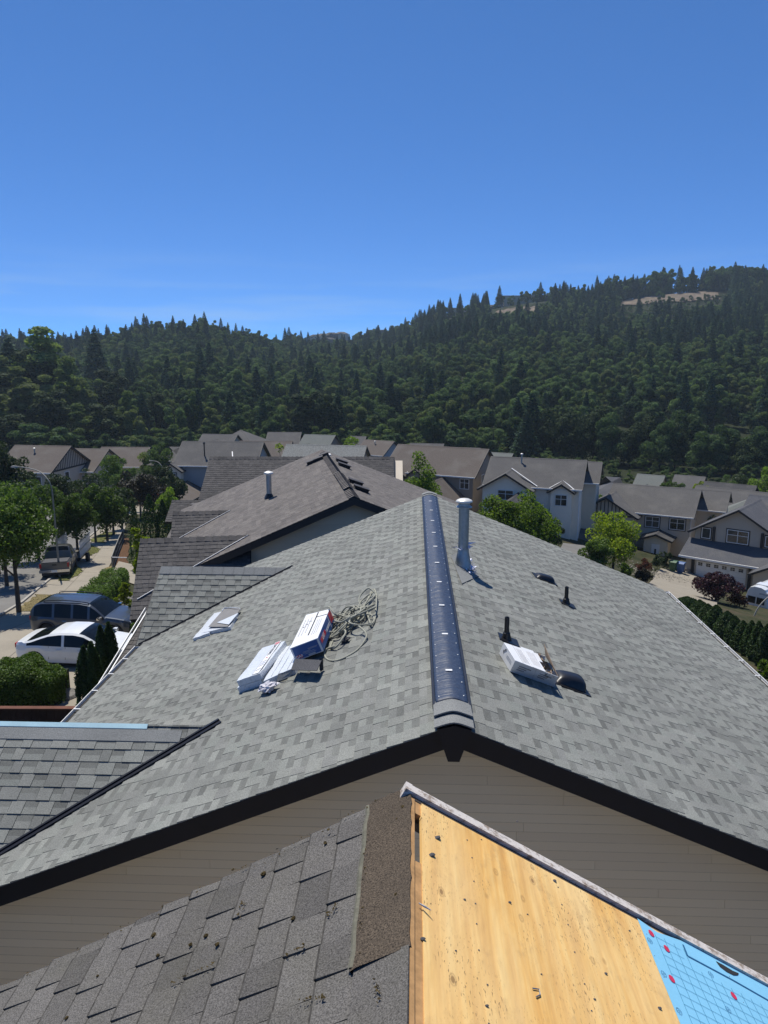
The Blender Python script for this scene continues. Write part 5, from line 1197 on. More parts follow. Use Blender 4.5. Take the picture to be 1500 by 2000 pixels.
while y < 9.9:
    lift = .03+(.055 if 1.0 < y < 4.2 else .0); mb = MB(); w2 = .15
    mb.prism([(-w2, y, -P1*w2+lift), (0, y, .012+lift), (w2, y, -P1*w2+lift), (w2, y, -P1*w2+lift-.015), (0, y, -.004+lift), (-w2, y, -P1*w2+lift-.015)], (0, .21, -.02)); mb.build('ridge_cap_shingle', [M['brownroof']], rB); y += .2
def cgl(px, py, zloc):                                  # picture point at a local height -> local coordinates
    P = at_z(px, py, PB.z+zloc); return MWi @ P
def plane_loc(px, py, side):                            # picture point on the brown roof slope -> local
    n = (MW.to_3x3() @ (NL if side < 0 else NR)); return MWi @ at_plane(px, py, PB, n)
mA = plane_loc(485, 1047, -1); mB_ = plane_loc(450, 998, -1); eA = cgl(277, 1050, mA.z); eB = cgl(338, 1001, mB_.z)
cgA = cross_gable(HB, mA.y, mA.z, mA.x+.05, eA.x, .62, 2.3, 100, [M['darkroof'], M['darkroof']], seed=61, rot=MW)
cgB = cross_gable(HB, mB_.y, mB_.z, mB_.x+.05, eB.x, .62, 1.9, 60, [M['darkroof'], M['darkroof']], seed=63, rot=MW)
for (cg, m_, e_) in ((cgA, mA, eA), (cgB, mB_, eB)):
    x = e_.x
    while x < m_.x-.1:
        mb = MB(); mb.prism([(x, m_.y-.14, m_.z-.14*.62+.03), (x, m_.y, m_.z+.045), (x, m_.y+.14, m_.z-.14*.62+.03), (x, m_.y+.14, m_.z-.14*.62+.01), (x, m_.y, m_.z+.02), (x, m_.y-.14, m_.z-.14*.62+.01)], (.2, 0, -.022)); mb.build('ridge_cap_shingle', [M['darkroof']], cg); x += .21
    for s_ in (-1,):
        dz = m_.z+.62*0; a = Vector((m_.x, m_.y, m_.z)); xl = -hw+.1; d_ = P1*(m_.x-xl); bpt = Vector((xl, m_.y-d_/.62, m_.z-d_)); mb = MB(); mb.beam(a+NL*.03, bpt+NL*.03, .035, .015, NL); mb.build('valley_flashing', [M['trimwhite']], HB)
    mb = MB(); mb.prism([(e_.x+.3, m_.y-1.6, -8), (e_.x+.3, m_.y-1.6, m_.z-1.15), (e_.x+.3, m_.y, m_.z-.16), (e_.x+.3, m_.y+1.6, m_.z-1.15), (e_.x+.3, m_.y+1.6, -8)], (2.5, 0, 0)); mb.build('wall', [M['siding2']], HB)
vB = plane_loc(526, 972, -1); mb = MB(); mb.lathe([(.085, -.1), (.085, .78)], 16, vB); vo = mb.build('metal_vent_pipe', [M['galv']], HB, smooth='auto')
mb = MB(); mb.lathe([(.17, -.03), (.14, .06), (.09, .14)], 16, vB); mb.build('flashing_cone', [M['black']], vo, smooth='auto'); mb = MB(); mb.lathe([(.09, .76), (.155, .79), (.15, .84), (.06, .88), (0, .885)], 18, vB); mb.build('vent_cap', [M['capmetal']], vo, smooth='auto')
def boxvent(px, py, side, L_=.42, W_=.34):
    p = plane_loc(px, py, side); n = NL if side < 0 else NR; u = UL if side < 0 else UR; a = -u*L_/2; d = Vector((0, W_/2, 0)); mb = MB(); b0 = p
    mb.hexa([b0-a-d, b0+a-d, b0+a+d, b0-a+d, b0-a-d+n*.09, b0+a-d+n*.11, b0+a+d+n*.11, b0-a+d+n*.09]); o = mb.build('box_vent', [M['deck']], HB)
    a2 = a*1.12; d2 = d*1.15; mb = MB(); mb.hexa([b0-a2-d2+n*.095, b0+a2-d2+n*.115, b0+a2+d2+n*.115, b0-a2+d2+n*.095, b0-a2-d2+n*.11, b0+a2-d2+n*.13, b0+a2+d2+n*.13, b0-a2+d2+n*.11]); mb.build('vent_lid', [M['brownboard']], o)
for px, py in ((693, 945), (704, 958), (666, 904), (671, 912)): boxvent(px, py, 1)
for px, py in ((609, 905), (623, 899), (634, 891)): boxvent(px, py, -1, .34, .3)
mb = MB(); pB_ = plane_loc(652, 893, 1); mb.box(pB_.x-.5, pB_.x-.1, pB_.y, pB_.y+.4, pB_.z, pB_.z+.1); mb.build('white_roof_cap', [M['capmetal']], HB)
# third house: broad dark roof facing us
P3 = ray(410, 893)*37.0; H3 = thing('dark_roofed_house', 'house whose broad dark roof of ribbed shingle rows faces the camera beyond the brown roof', 'house', P3, R(2))
M3 = Matrix.Translation(P3) @ Matrix.Rotation(R(2), 4, 'Z')
cg3 = cross_gable(H3, 0, 0, 9.0, 0, .62, 3.7, 200, [M['darkroof'], M['darkroof']], name='roof', seed=71, rot=M3)
x = 0
while x < 8.8:
    mb = MB(); mb.prism([(x, -.15, -.06), (x, 0, .05), (x, .15, -.06), (x, .15, -.09), (x, 0, .02), (x, -.15, -.09)], (.2, 0, -.025)); mb.build('ridge_cap_shingle', [M['darkroof']], cg3); x += .21
mb = MB(); mb.prism([(.4, -3.3, -10), (.4, -3.3, -2.2), (.4, 0, -.16), (.4, 3.3, -2.2), (.4, 3.3, -10)], (9, 0, 0)); mb.build('wall', [M['siding2']], H3)
P3b = ray(336, 978)*35.0; q = M3.inverted() @ P3b
cg3b = cross_gable(H3, q.y, q.z, q.x+4.6, q.x, .55, 1.3, 60, [M['darkroof'], M['darkroof']], name='lower_roof', seed=73, rot=M3)
x = q.x
while x < q.x+4.3:
    mb = MB(); mb.prism([(x, q.y-.13, q.z-.05), (x, q.y, q.z+.045), (x, q.y+.13, q.z-.05), (x, q.y+.13, q.z-.07), (x, q.y, q.z+.02), (x, q.y-.13, q.z-.07)], (.2, 0, -.022)); mb.build('ridge_cap_shingle', [M['darkroof']], cg3b); x += .21
mb = MB(); bx_ = q.x+1.05; mb.box(bx_, bx_+.5, q.y-.75, q.y-.35, q.z-.5, q.z-.05); o = mb.build('box_vent', [M['deck']], H3)
mb = MB(); mb.box(bx_-.03, bx_+.53, q.y-.78, q.y-.32, q.z-.05, q.z-.03); mb.build('vent_lid', [M['brownboard']], o)
mb = MB(); mb.box(q.x+.3, q.x+4.4, q.y-1.1, q.y+1.1, -10, q.z-.75); mb.build('wall', [M['siding2']], H3)
# ------------------------------------------------------------------ vehicles
def paint(name, c, metal=.0, rough=.3): 
    t = NT(name); n = t.noise(t.pos(), 2.0, 3); t.b.inputs['Coat Weight'].default_value = .7; t.b.inputs['Coat Roughness'].default_value = .06
    return t.done(t.ramp(n, [(0.3, sc_(c, .95)), (0.7, sc_(c, 1.05))]), rough, metal, .5)
PT = dict(grey=paint('graphite_paint', (0.055,0.066,0.085), .5), white=paint('white_paint_gloss', (0.72,0.73,0.72)), silver=paint('silver_grey_paint', (0.11,0.11,0.105), .5), red=paint('red_paint', (0.35,0.02,0.02)), black=paint('black_paint', (0.02,0.02,0.022)), blue=paint('blue_paint', (0.03,0.07,0.2)))
M['tyre'] = plain('tyre_rubber', (0.02,0.02,0.02), .9); M['rim'] = plain('alloy_rim', (0.35,0.35,0.36), .35, .8); t = NT('car_glass'); M['cglass'] = t.done((0.006,0.008,0.010), .07, 0, .22)
M['redlamp'] = plain('red_lamp_lens', (0.40,0.01,0.015), .2); M['lamp'] = plain('clear_lamp_lens', (0.55,0.57,0.6), .15); M['chrome'] = plain('chrome', (0.6,0.6,0.6), .15, 1.0); M['cladding'] = plain('grey_cladding', (0.04,0.04,0.045), .7)
def lerp_tab(x, tab): return float(np.interp(x, [a for a, b in tab], [b for a, b in tab]))
def car(name, label, px, py, rz, L_, W_, prof, pt, at='ground', wheels=(.18, .82), wr=.34, cab=None, rails=False, group=None, cat='car', lift=0.12, pos=None, trunk=None, loc_pt=(0,0), clad=False):
    """prof: dict of tables over s in 0..1 (rear to front): roof z, belt z, half width; cab: (rear glass base, rear roof, front roof, windscreen base)"""
    P = pos if pos is not None else on_ground(px, py)
    rot = Matrix.Rotation(rz, 3, 'Z'); o_ = P-rot @ Vector((loc_pt[0], loc_pt[1], 0)); o_.z = P.z
    g0, g1 = g(*(o_+rot @ Vector((-L_/2, 0, 0))).xy)+lift, g(*(o_+rot @ Vector((L_/2, 0, 0))).xy)+lift
    root = thing(name, label, cat, (o_.x, o_.y, (g0+g1)/2), rz, group); root.rotation_euler = (0, -math.atan2(g1-g0, L_), rz)
    rb, rr, fr, fb = cab; ns = 44; S = sorted(set(list(np.linspace(0, 1, ns))+[rb, rr, fr, fb])); rows = []
    ztop = lambda s: lerp_tab(s, prof['top']); zbelt = lambda s: lerp_tab(s, prof['belt']); hw = lambda s: lerp_tab(s, prof['half']); zlow = lambda s: lerp_tab(s, prof['low'])
    wz = [wheels[0]*L_, wheels[1]*L_]
    for s in S:
        x = -L_/2+s*L_; zt, zb_, h_, zl_ = ztop(s), zbelt(s), hw(s), zlow(s); zb_ = min(zb_, zt-.02)
        for w_ in wz:
            d = abs(s*L_-w_)
            if d < wr+.07: zl_ = max(zl_, wr+math.sqrt(max(0, (wr+.07)**2-d*d))*.98)
        gh = max(0.0, zt-zb_-.04); ins = .30*gh if gh > .1 else .05
        zl_ = min(zl_, zb_-.12)
        row = [(x, h_-.03, zl_), (x, h_, zl_+(zb_-zl_)*.35), (x, h_+.0, zl_+(zb_-zl_)*.7), (x, h_-.035, zb_), (x, h_-.035-ins*.85, zt-.07 if gh > .1 else zt-.015), (x, h_-.11-ins, zt-.012 if gh > .1 else zt), (x, (h_-.11-ins)*.5, zt+.016), (x, 0, zt+.022)]
        rows.append([tuple(r) for r in row])
    K = 8; parts = {'body': MB(), 'side_window': MB(), 'side_window_far': MB(), 'windscreen': MB(), 'rear_window': MB()}
    def addface(nm, q): parts[nm].add(q, [tuple(range(len(q)))])
    pill = prof.get('pillars', ()); 
    for i in range(len(S)-1):
        sm = (S[i]+S[i+1])/2
        for k in range(K-1):
            for sg in (1, -1):
                q = [rows[i][k], rows[i+1][k], rows[i+1][k+1], rows[i][k+1]]; q = [(a, b*sg, c) for a, b, c in q]
                if sg > 0: q = q[::-1]
                nm = 'body'
                if k == 3 and rb+.015 < sm < fb-.015 and ztop(sm)-zbelt(sm) > .12 and not any(abs(sm-p_) < .011 for p_ in pill): nm = 'side_window' if sg > 0 else 'side_window_far'
                elif k >= 5 and fr < sm < fb: nm = 'windscreen'
                elif k >= 5 and rb < sm < rr: nm = 'rear_window'
                addface(nm, q)
    for i_, sgn in ((0, -1), (len(S)-1, 1)):
        r = rows[i_]; q = [(a, b, c) for a, b, c in r]+[(a, -b, c) for a, b, c in r[::-1][1:]]; parts['body'].add(q, [tuple(range(len(q)))])
    bo = parts['body'].build('body', [PT[pt]], root, smooth='auto', fix=False)
    for nm in ('side_window', 'side_window_far', 'windscreen', 'rear_window'):
        if parts[nm].f: parts[nm].build(nm.replace('_far', ''), [M['cglass']], root, smooth=True, fix=False)
    und = MB(); und.box(-L_/2+.2, L_/2-.2, -W_/2+.12, W_/2-.12, .2, .5); und.build('underbody', [M['cladding']], root)
    for w_ in wz:
        for sg in (-1, 1):
            y = sg*(W_/2-.13); Rm = Matrix.Rotation(math.pi/2, 3, 'X'); c0 = (-L_/2+w_, y, wr)
            mb = MB(); mb.lathe([(wr*.62, -.11), (wr*.95, -.11), (wr, -.07), (wr, .07), (wr*.95, .11), (wr*.62, .11)], 24, c0, M=Rm); wh = mb.build('wheel', [M['tyre']], root, smooth='auto')
            mb = MB(); mb.lathe([(wr*.63, -.08), (wr*.63, .08)], 20, c0, M=Rm)
            for a in range(5):
                an = a*1.2566; mb.beam((c0[0], y+sg*.09, wr), (c0[0]+wr*.6*math.cos(an), y+sg*.09, wr+wr*.6*math.sin(an)), .06, .03, (0, 1, 0))
            mb.build('rim', [M['rim']], wh)
    # lamps, handles, mirrors, plate
    hr, hf = hw(0), hw(1); zb0 = zbelt(0)
    for sg in (-1, 1):
        mb = MB(); mb.box(-L_/2-.02, -L_/2+.20, sg*(hr+.015)-(.30 if sg > 0 else -.02)+(0 if sg > 0 else 0), sg*(hr+.015)+(0 if sg > 0 else .30), prof['lamp'][0], prof['lamp'][1]); mb.build('tail_lamp', [M['redlamp']], root)
        mb = MB(); mb.box(L_/2-.34, L_/2+.0, sg*(hf+.01)-(.32 if sg > 0 else -.0), sg*(hf+.01)+(0 if sg > 0 else .32), prof['lamp'][2], prof['lamp'][3]); mb.build('headlamp', [M['lamp']], root)
        for s in prof.get('handles', ()):
            x = -L_/2+s*L_; h_ = hw(s); mb = MB(); mb.tube([(x-.1, sg*(h_+.0), zbelt(s)-.12), (x-.09, sg*(h_+.03), zbelt(s)-.12), (x+.09, sg*(h_+.03), zbelt(s)-.12), (x+.1, sg*(h_+.0), zbelt(s)-.12)], .016, 6); mb.build('door_handle', [M['chrome'] if pt != 'white' else PT['white']], root)
        for s in prof.get('seams', ()):
            x = -L_/2+s*L_; h_ = hw(s); mb = MB(); mb.beam((x, sg*(h_+.001), .42), (x+.02, sg*(h_-.032), zbelt(s)), .012, .008, (1, 0, 0)); mb.build('door_seam', [M['cladding']], root)
        x = -L_/2+(fb-.03)*L_; h_ = hw(fb); mb = MB(); zz = zbelt(fb)+.05; mb.hexa([(x-.12, sg*(h_+.02), zz), (x+.08, sg*(h_+.0), zz), (x+.04, sg*(h_+.2), zz+.02), (x-.10, sg*(h_+.2), zz+.02), (x-.12, sg*(h_+.02), zz+.13), (x+.06, sg*(h_+.0), zz+.13), (x+.02, sg*(h_+.19), zz+.12), (x-.10, sg*(h_+.2), zz+.12)]); mb.build('wing_mirror', [PT[pt] if pt == 'white' else M['chrome']], root)
        if rails:
            pts = [(-L_/2+s*L_, sg*(hw(s)-.11-.30*(ztop(s)-zbelt(s))+.02), ztop(s)+dz) for s, dz in ((rr+.02, .0), (rr+.05, .05), ((rr+fr)/2, .065), (fr-.02, .05), (fr+.0, .0))]; mb = MB(); mb.tube(catmull([Vector(p_) for p_ in pts], 5), .02, 6); mb.build('roof_rail', [M['black']], root)
        if clad:
            mb = MB(); mb.beam((-L_/2+wz[0]+wr+.1, sg*(hw(.5)+.0), .36), (-L_/2+wz[1]-wr-.1, sg*(hw(.5)+.0), .36), .03, .16); mb.build('sill_cladding', [M['cladding']], root)
            for w_ in wz:
                pts = [Vector((-L_/2+w_+(wr+.09)*math.cos(a), sg*(hw(.5)-.0), wr+(wr+.09)*math.sin(a))) for a in np.linspace(0.1, math.pi-.1, 12)]; mb = MB(); mb.tube(pts, .035, 6); mb.build('arch_trim', [M['cladding']], root)
    mb = MB(); mb.box(-L_/2-.03, -L_/2, -.17, .17, prof['lamp'][0]-.25, prof['lamp'][0]-.12); mb.build('number_plate', [M['white']], root)
    mb = MB(); mb.box(L_/2-.03, L_/2+.015, -.55, .55, .42, .58); mb.build('grille', [M['black']], root)
    return root
SUVP = dict(top=[(0,1.30),(.02,1.42),(.06,1.60),(.12,1.68),(.3,1.71),(.5,1.69),(.60,1.62),(.66,1.45),(.72,1.22),(.755,1.10),(.85,1.04),(.94,.96),(.985,.84),(1,.72)], belt=[(0,1.08),(.3,1.04),(.72,.98),(.9,.92),(1,.7)], half=[(0,.80),(.04,.90),(.15,.945),(.8,.945),(.93,.90),(.98,.80),(1,.68)], low=[(0,.42),(.1,.32),(.9,.30),(1,.38)], pillars=(.25,.44,.60), handles=(.36,.55), seams=(.27,.455,.655), lamp=(.86,1.04,.72,.86))
SEDP = dict(top=[(0,.92),(.02,1.02),(.10,1.08),(.15,1.12),(.22,1.24),(.30,1.36),(.40,1.425),(.52,1.43),(.60,1.37),(.68,1.20),(.745,1.0),(.85,.94),(.94,.86),(.985,.74),(1,.62)], belt=[(0,.90),(.2,.95),(.5,.92),(.75,.88),(.9,.84),(1,.6)], half=[(0,.70),(.03,.82),(.12,.90),(.8,.905),(.93,.86),(.98,.76),(1,.64)], low=[(0,.40),(.1,.28),(.9,.24),(1,.32)], pillars=(.44,), handles=(.40,.58), seams=(.305,.45,.66), lamp=(.78,.95,.62,.76))
# SUV and saloon on the driveway (noses to the house)
pS = on_ground(158, 1252); car('suv', 'graphite grey SUV with roof rails parked on the driveway behind the white saloon', 0, 0, R(-4), 4.75, 1.89, SUVP, 'grey', cab=(.03, .12, .58, .75), wr=.37, rails=True, pos=pS, loc_pt=(0, -.9), clad=True, lift=.13)
pW = on_ground(141, 1310); car('white_saloon', 'white saloon car parked on the driveway, partly behind two conical cedars', 0, 0, R(-3), 4.70, 1.81, SEDP, 'white', cab=(.11, .30, .56, .745), wr=.33, pos=pW, loc_pt=(0, -.9), lift=.13)
TRP = dict(top=[(0,1.02),(.36,1.04),(.365,1.12),(.37,1.5),(.40,1.82),(.44,1.86),(.60,1.85),(.66,1.75),(.735,1.25),(.80,1.18),(.95,1.10),(1,.95)], belt=[(0,1.0),(.36,1.02),(.4,1.15),(.7,1.12),(.95,1.05),(1,.9)], half=[(0,.90),(.05,.94),(.9,.94),(.97,.88),(1,.78)], low=[(0,.55),(.1,.45),(.9,.42),(1,.5)], pillars=(.56,), handles=(.5,.64), seams=(.46,.565,.7), lamp=(.72,1.0,.85,1.0))
def pickup(label, px, py, rz, pt, nm='pickup_truck'):
    rt_ = car(nm, label, px, py, rz, 5.4, 1.9, TRP, pt, cab=(.375, .405, .60, .735), wr=.40, wheels=(.22, .80), cat='pickup truck', lift=.05)
    mb = MB(); mb.box(-2.62, -.82, -.78, .78, 1.03, 1.075); mb.build('bed_cover', [M['cladding']], rt_)
    mb = MB(); mb.box(-2.735, -2.70, -.78, .78, .60, 1.04); tg = mb.build('tailgate', [PT[pt]], rt_)
    mb = MB(); mb.box(-2.75, -2.735, -.14, .14, .86, .96); mb.build('tailgate_handle', [M['black']], tg)
    mb = MB(); mb.box(-2.88, -2.70, -.92, .92, .42, .60); mb.build('rear_bumper', [M['chrome'] if pt != 'red' else M['black']], rt_)
    mb = MB(); mb.box(-2.895, -2.88, -.17, .17, .44, .58); mb.build('rear_plate', [M['white']], rt_)
    return rt_
pickup('silver-grey pickup truck parked by the kerb with its tailgate toward us', 118, 1118, R(90+19), 'silver')
pickup('red pickup truck at the far end of the street, beyond the stop sign', 283, 984, R(20), 'red')
car('dark_car', 'dark car parked in the shade where the street ends', 238, 978, R(95), 4.5, 1.8, SEDP, 'black', cab=(.11, .30, .56, .745), wr=.33, lift=.05)
car('blue_car', 'small blue car just behind the red pickup truck', 276, 971, R(15), 4.3, 1.8, SEDP, 'blue', cab=(.11, .30, .56, .745), wr=.33, lift=.05)
# parked utility trailer with upright slatted crates beside the street tree
tp = on_ground(146, 1098); tr = thing('utility_trailer', 'slatted utility trailer parked at the kerb behind the pickup and a street tree', 'trailer', tp+Vector((0,0,.04)), R(101))
mb = MB(); mb.box(-1.6, 1.6, -.85, .85, .55, .68); mb.build('bed', [M['black']], tr)
for sy in (-.83, .83):
    for x in np.arange(-1.55, 1.6, .28): mb = MB(); mb.box(x-.04, x+.04, sy-.02, sy+.02, .68, 1.9); mb.build('slat', [M['trimwhite']], tr)
for z in (.75, 1.3, 1.88): mb = MB(); mb.box(-1.6, 1.6, -.88, -.86, z-.05, z+.05); mb.build('rail', [M['galv']], tr); mb = MB(); mb.box(-1.6, 1.6, .86, .88, z-.05, z+.05); mb.build('rail', [M['galv']], tr)
for sy in (-.95, .95): mb = MB(); mb.lathe([(.2, -.1), (.33, -.1), (.33, .1), (.2, .1)], 16, (0, sy, .33), M=Matrix.Rotation(math.pi/2, 3, 'X')); mb.build('wheel', [M['tyre']], tr)
# camper van (rear toward us)
vp_ = ray(1474, 1207)*66; vz = vp_.z; vr = thing('camper_van', 'white high-roof camper van with dark rear windows, behind the cedar hedge', 'camper van', vp_+Vector((0,0,-.0)), R(-48))
W2 = 1.02; prof_v = [(-W2, .35), (-W2-.02, 1.2), (-W2+.04, 1.7), (-W2+.16, 2.3), (-W2+.36, 2.66), (-.3, 2.78)]; prof_v = prof_v+[(-x, z) for x, z in prof_v[::-1]]
mb = MB(); rowsv = []
for yy, sx_, dz in ((-.14, .93, 0), (0, 1.0, 0), (5.4, 1, 0), (5.9, .9, -.1)): rowsv.append([(x*sx_, yy+(.10*(z-1.2) if yy < .1 and z > 1.2 else 0), .35+(z-.35)*(1 if yy < 5.8 else .6)+dz) for x, z in prof_v])
n = len(prof_v)
for i in range(3):
    for k in range(n-1): mb.add([rowsv[i][k], rowsv[i][k+1], rowsv[i+1][k+1], rowsv[i+1][k]], [(0,1,2,3)])
for i in (0, 3): mb.add(rowsv[i], [tuple(range(n))])
mb.build('body', [PT['white']], vr, smooth='auto')
for x0, x1 in ((-.72, -.06), (.06, .72)):
    mb = MB(); mb.hexa([(x0, -.16, 1.35), (x1, -.16, 1.35), (x1, -.10, 1.35), (x0, -.10, 1.35), (x0, -.10, 1.92), (x1, -.10, 1.92), (x1, -.04, 1.92), (x0, -.04, 1.92)]); mb.build('rear_window', [M['cglass']], vr)
for sg in (-1, 1): mb = MB(); mb.box(sg*.88-.07, sg*.88+.07, -.17, -.1, .75, 1.05); mb.build('tail_lamp', [M['redlamp']], vr)
mb = MB(); mb.box(-.95, .95, -.2, -.1, .36, .5); mb.build('rear_bumper', [M['black']], vr); mb = MB(); mb.box(.15, .5, -.165, -.13, .92, 1.1); mb.build('number_plate', [M['palegrey']], vr)
mb = MB(); mb.box(-.55, -.15, -.165, -.13, 1.02, 1.08); mb.box(-.6, -.25, -.165, -.13, .84, .90); mb.build('badge_line', [M['palegrey']], vr)
mb = MB(); mb.box(.15, .95, -.0, .5, 2.38, 2.44); mb.box(-.5, .5, .8, 1.6, 2.76, 2.86); mb.build('roof_vent_hatch', [PT['white']], vr)
mb = MB(); mb.box(.2, .9, -.04, .1, 2.16, 2.34); mb.build('awning_light', [M['palegrey']], vr)
mb = MB(); mb.box(-1.06, -1.03, 1.2, 2.0, 1.3, 1.9); mb.build('side_window', [M['cglass']], vr); mb = MB(); mb.box(1.03, 1.06, 1.0, 1.9, 1.3, 1.9); mb.build('side_window', [M['cglass']], vr)
for sx_ in (-.95, .95):
    for yy in (1.0, 4.6): mb = MB(); mb.lathe([(.2, -.12), (.36, -.12), (.36, .12), (.2, .12)], 18, (sx_, yy, .36), M=Matrix.Rotation(math.pi/2, 3, 'Y')); mb.build('wheel', [M['tyre']], vr)
# ------------------------------------------------------------------ street furniture
def lamp(label, base_px, head_px, h, name='street_lamp', arm=2.4, dirx=-1, t_=None, kind='cobra', pr=.07):
    b = on_ground(*base_px) if t_ is None else ray(*base_px)*t_
    root = thing_w(name, label, 'street lamp', b, 'street lamps'); hd = ray(*head_px)*(b.dot(FW)); hd = Vector((hd.x, hd.y, hd.z)); top = hd.z
    mb = MB(); mb.tube([b+Vector((0,0,-.3)), b+Vector((0,0,(top-b.z)*.5)), Vector((b.x, b.y, top-1.3))], [pr*1.3, pr, pr*.8], 10); mb.build('pole', [M['galvpole']], root, smooth='auto')
    P = [Vector((b.x, b.y, top-1.32)), b.lerp(hd, .05)*0+Vector((b.x+(hd.x-b.x)*.05, b.y, top-.75)), Vector((b.x+(hd.x-b.x)*.3, b.y+(hd.y-b.y)*.3, top-.22)), Vector((b.x+(hd.x-b.x)*.65, b.y+(hd.y-b.y)*.65, top-.02)), hd]
    mb = MB(); mb.tube(catmull(P, 6), pr*.6, 8); mb.build('arm', [M['galvpole']], root, smooth='auto')
    d = (hd-P[-2]); d.z = 0; d.normalize(); s_ = Vector((-d.y, d.x, 0))*.14; mb = MB(); e = hd+d*.62; up = Vector((0,0,1))
    mb.hexa([hd-s_*.6-up*.07, hd+s_*.6-up*.07, e+s_-up*.05, e-s_-up*.05, hd-s_*.4+up*.05, hd+s_*.4+up*.05, e+s_*.6+up*.04, e-s_*.6+up*.04]); mb.build('lamp_head', [M['galvpole']], root)
    return root
M['galvpole'] = plain('weathered_grey_pole', (0.24,0.235,0.21), .6, .2)
lamp('tall grey street lamp by the kerb, its curved arm rising above the near street tree', (117, 1129), (36, 912), 7, pr=.06)
lamp('street lamp whose curved arm shows between the far street trees', (322, 985), (298, 900), 7, pr=.07)
lamp('slim street lamp with a small flat head beside the bay-windowed house', (347, 975), (334, 901), 7, pr=.06)
lp_b = ray(1466, 1222)*58
root = thing_w('street_lamp', 'street lamp curving up in front of the white camper van at the right edge', 'street lamp', lp_b, 'street lamps')
mb = MB(); P = [ray(x, y)*58 for x, y in ((1464, 1290), (1465, 1240), (1467, 1222), (1473, 1203), (1481, 1187), (1492, 1174), (1506, 1163), (1524, 1156))]; mb.tube(catmull(P, 5), .055, 8); mb.build('arm', [M['galvpole']], root, smooth='auto')
mb = MB(); mb.tube([ray(1464, 1288)*58, ray(1463, 1320)*58-Vector((0,0,3))], .08, 8); mb.build('pole', [M['galvpole']], root)
e = P[-1]; mb = MB(); mb.box(e.x-.1, e.x+.6, e.y-.14, e.y+.14, e.z-.08, e.z+.04); mb.build('lamp_head', [M['galvpole']], root)
# stop sign
sb = on_ground(277.5, 1003); st = thing_w('stop_sign', 'red octagonal stop sign on a thin post at the street corner', 'sign', sb)
mb = MB(); mb.tube([sb, sb+Vector((0,0,2.9))], .035, 8); mb.build('post', [M['galv']], st)
cz = sb+Vector((0, -.05, 2.55)); mb = MB(); mb.prism([cz+Vector((.38*math.cos(R(22.5+45*k)), 0, .38*math.sin(R(22.5+45*k)))) for k in range(8)], (0, .02, 0)); pl_ = mb.build('sign_plate', [M['white']], st)
mb = MB(); mb.prism([cz+Vector((.345*math.cos(R(22.5+45*k)), -.004, .345*math.sin(R(22.5+45*k)))) for k in range(8)], (0, .003, 0)); mb.build('sign_face', [M['redprint']], pl_)
text_mesh('STOP', .27, 'lettering', M['white'], pl_, fmat(cz+Vector((0, -.008, 0)), Vector((1,0,0)), Vector((0,0,1)), OFF[st.name]), .001, .003)
# bins by the garage house
for i, (px, py, col_, lb) in enumerate(((1313, 1130, (0.03,0.09,0.035), 'dark green wheeled bin beside the right-hand driveway'), (1328, 1129, (0.07,0.13,0.28), 'blue wheeled bin next to the green one by the driveway'))):
    b = ray(px, py)*79; b.z = g(b.x, b.y)+.1; M['bin%d' % i] = plain('bin_plastic_%s' % ('green', 'blue')[i], col_, .5); t_ = thing('wheeled_bin', lb, 'bin', b, R(-38), 'wheeled bins by the garage')
    mb = MB(); mb.hexa([(-.26, -.26, .1), (.26, -.26, .1), (.26, .26, .1), (-.26, .26, .1), (-.36, -.36, 1.05), (.36, -.36, 1.05), (.36, .36, 1.05), (-.36, .36, 1.05)]); mb.build('tub', [M['bin%d' % i]], t_)
    mb = MB(); mb.prism([(-.4, -.42, 1.05), (.4, -.42, 1.05), (.4, -.2, 1.16), (.4, .42, 1.12), (-.4, .42, 1.12), (-.4, -.2, 1.16)][:0] or [(-.4, -.42, 1.05), (-.4, .42, 1.05), (-.4, .42, 1.12), (-.4, -.1, 1.17)], (.8, 0, 0)); mb.build('lid', [M['bin%d' % i]], t_)
    for s_ in (-.3, .3): mb = MB(); mb.lathe([(.05, -.04), (.12, -.04), (.12, .04), (.05, .04)], 12, (s_, .3, .12), M=Matrix.Rotation(math.pi/2, 3, 'Y')); mb.build('wheel', [M['tyre']], t_)
# timber fence by the cedars, with the red top board
M['redwood'] = plain('red_brown_fence_board', (0.13,0.055,0.035), .8, 0, .2, .3, 3, 30); M['darkwood'] = plain('dark_fence_board', (0.05,0.028,0.02), .85, 0, .2, .35, 3, 30)
fa, fb_ = ray(-60, 1379)*20, ray(165, 1383)*20; zt = min(fa.z, fb_.z); fe = thing_w('garden_fence', 'dark brown board fence with reddish top rail between the hedge and the near gable', 'fence', ((fa.x+fb_.x)/2, (fa.y+fb_.y)/2, zt-1.8))
fa.z = fb_.z = zt; mb = MB(); mb.beam(fa, fb_, .16, .04); mb.build('top_rail', [M['redwood']], fe)
n = 30
for k in range(n):
    a = fa.lerp(fb_, (k+.03)/n); b = fa.lerp(fb_, (k+.97)/n); mb = MB(); dd = Vector((0, .02+.006*(k % 2), 0)); mb.hexa([a+Vector((0,0,-1.8))-dd, b+Vector((0,0,-1.8))-dd, b+Vector((0,0,-1.8))+dd, a+Vector((0,0,-1.8))+dd, a-Vector((0,0,.03))-dd, b-Vector((0,0,.03))-dd, b-Vector((0,0,.03))+dd, a-Vector((0,0,.03))+dd]); mb.build('board', [M['darkwood']], fe)
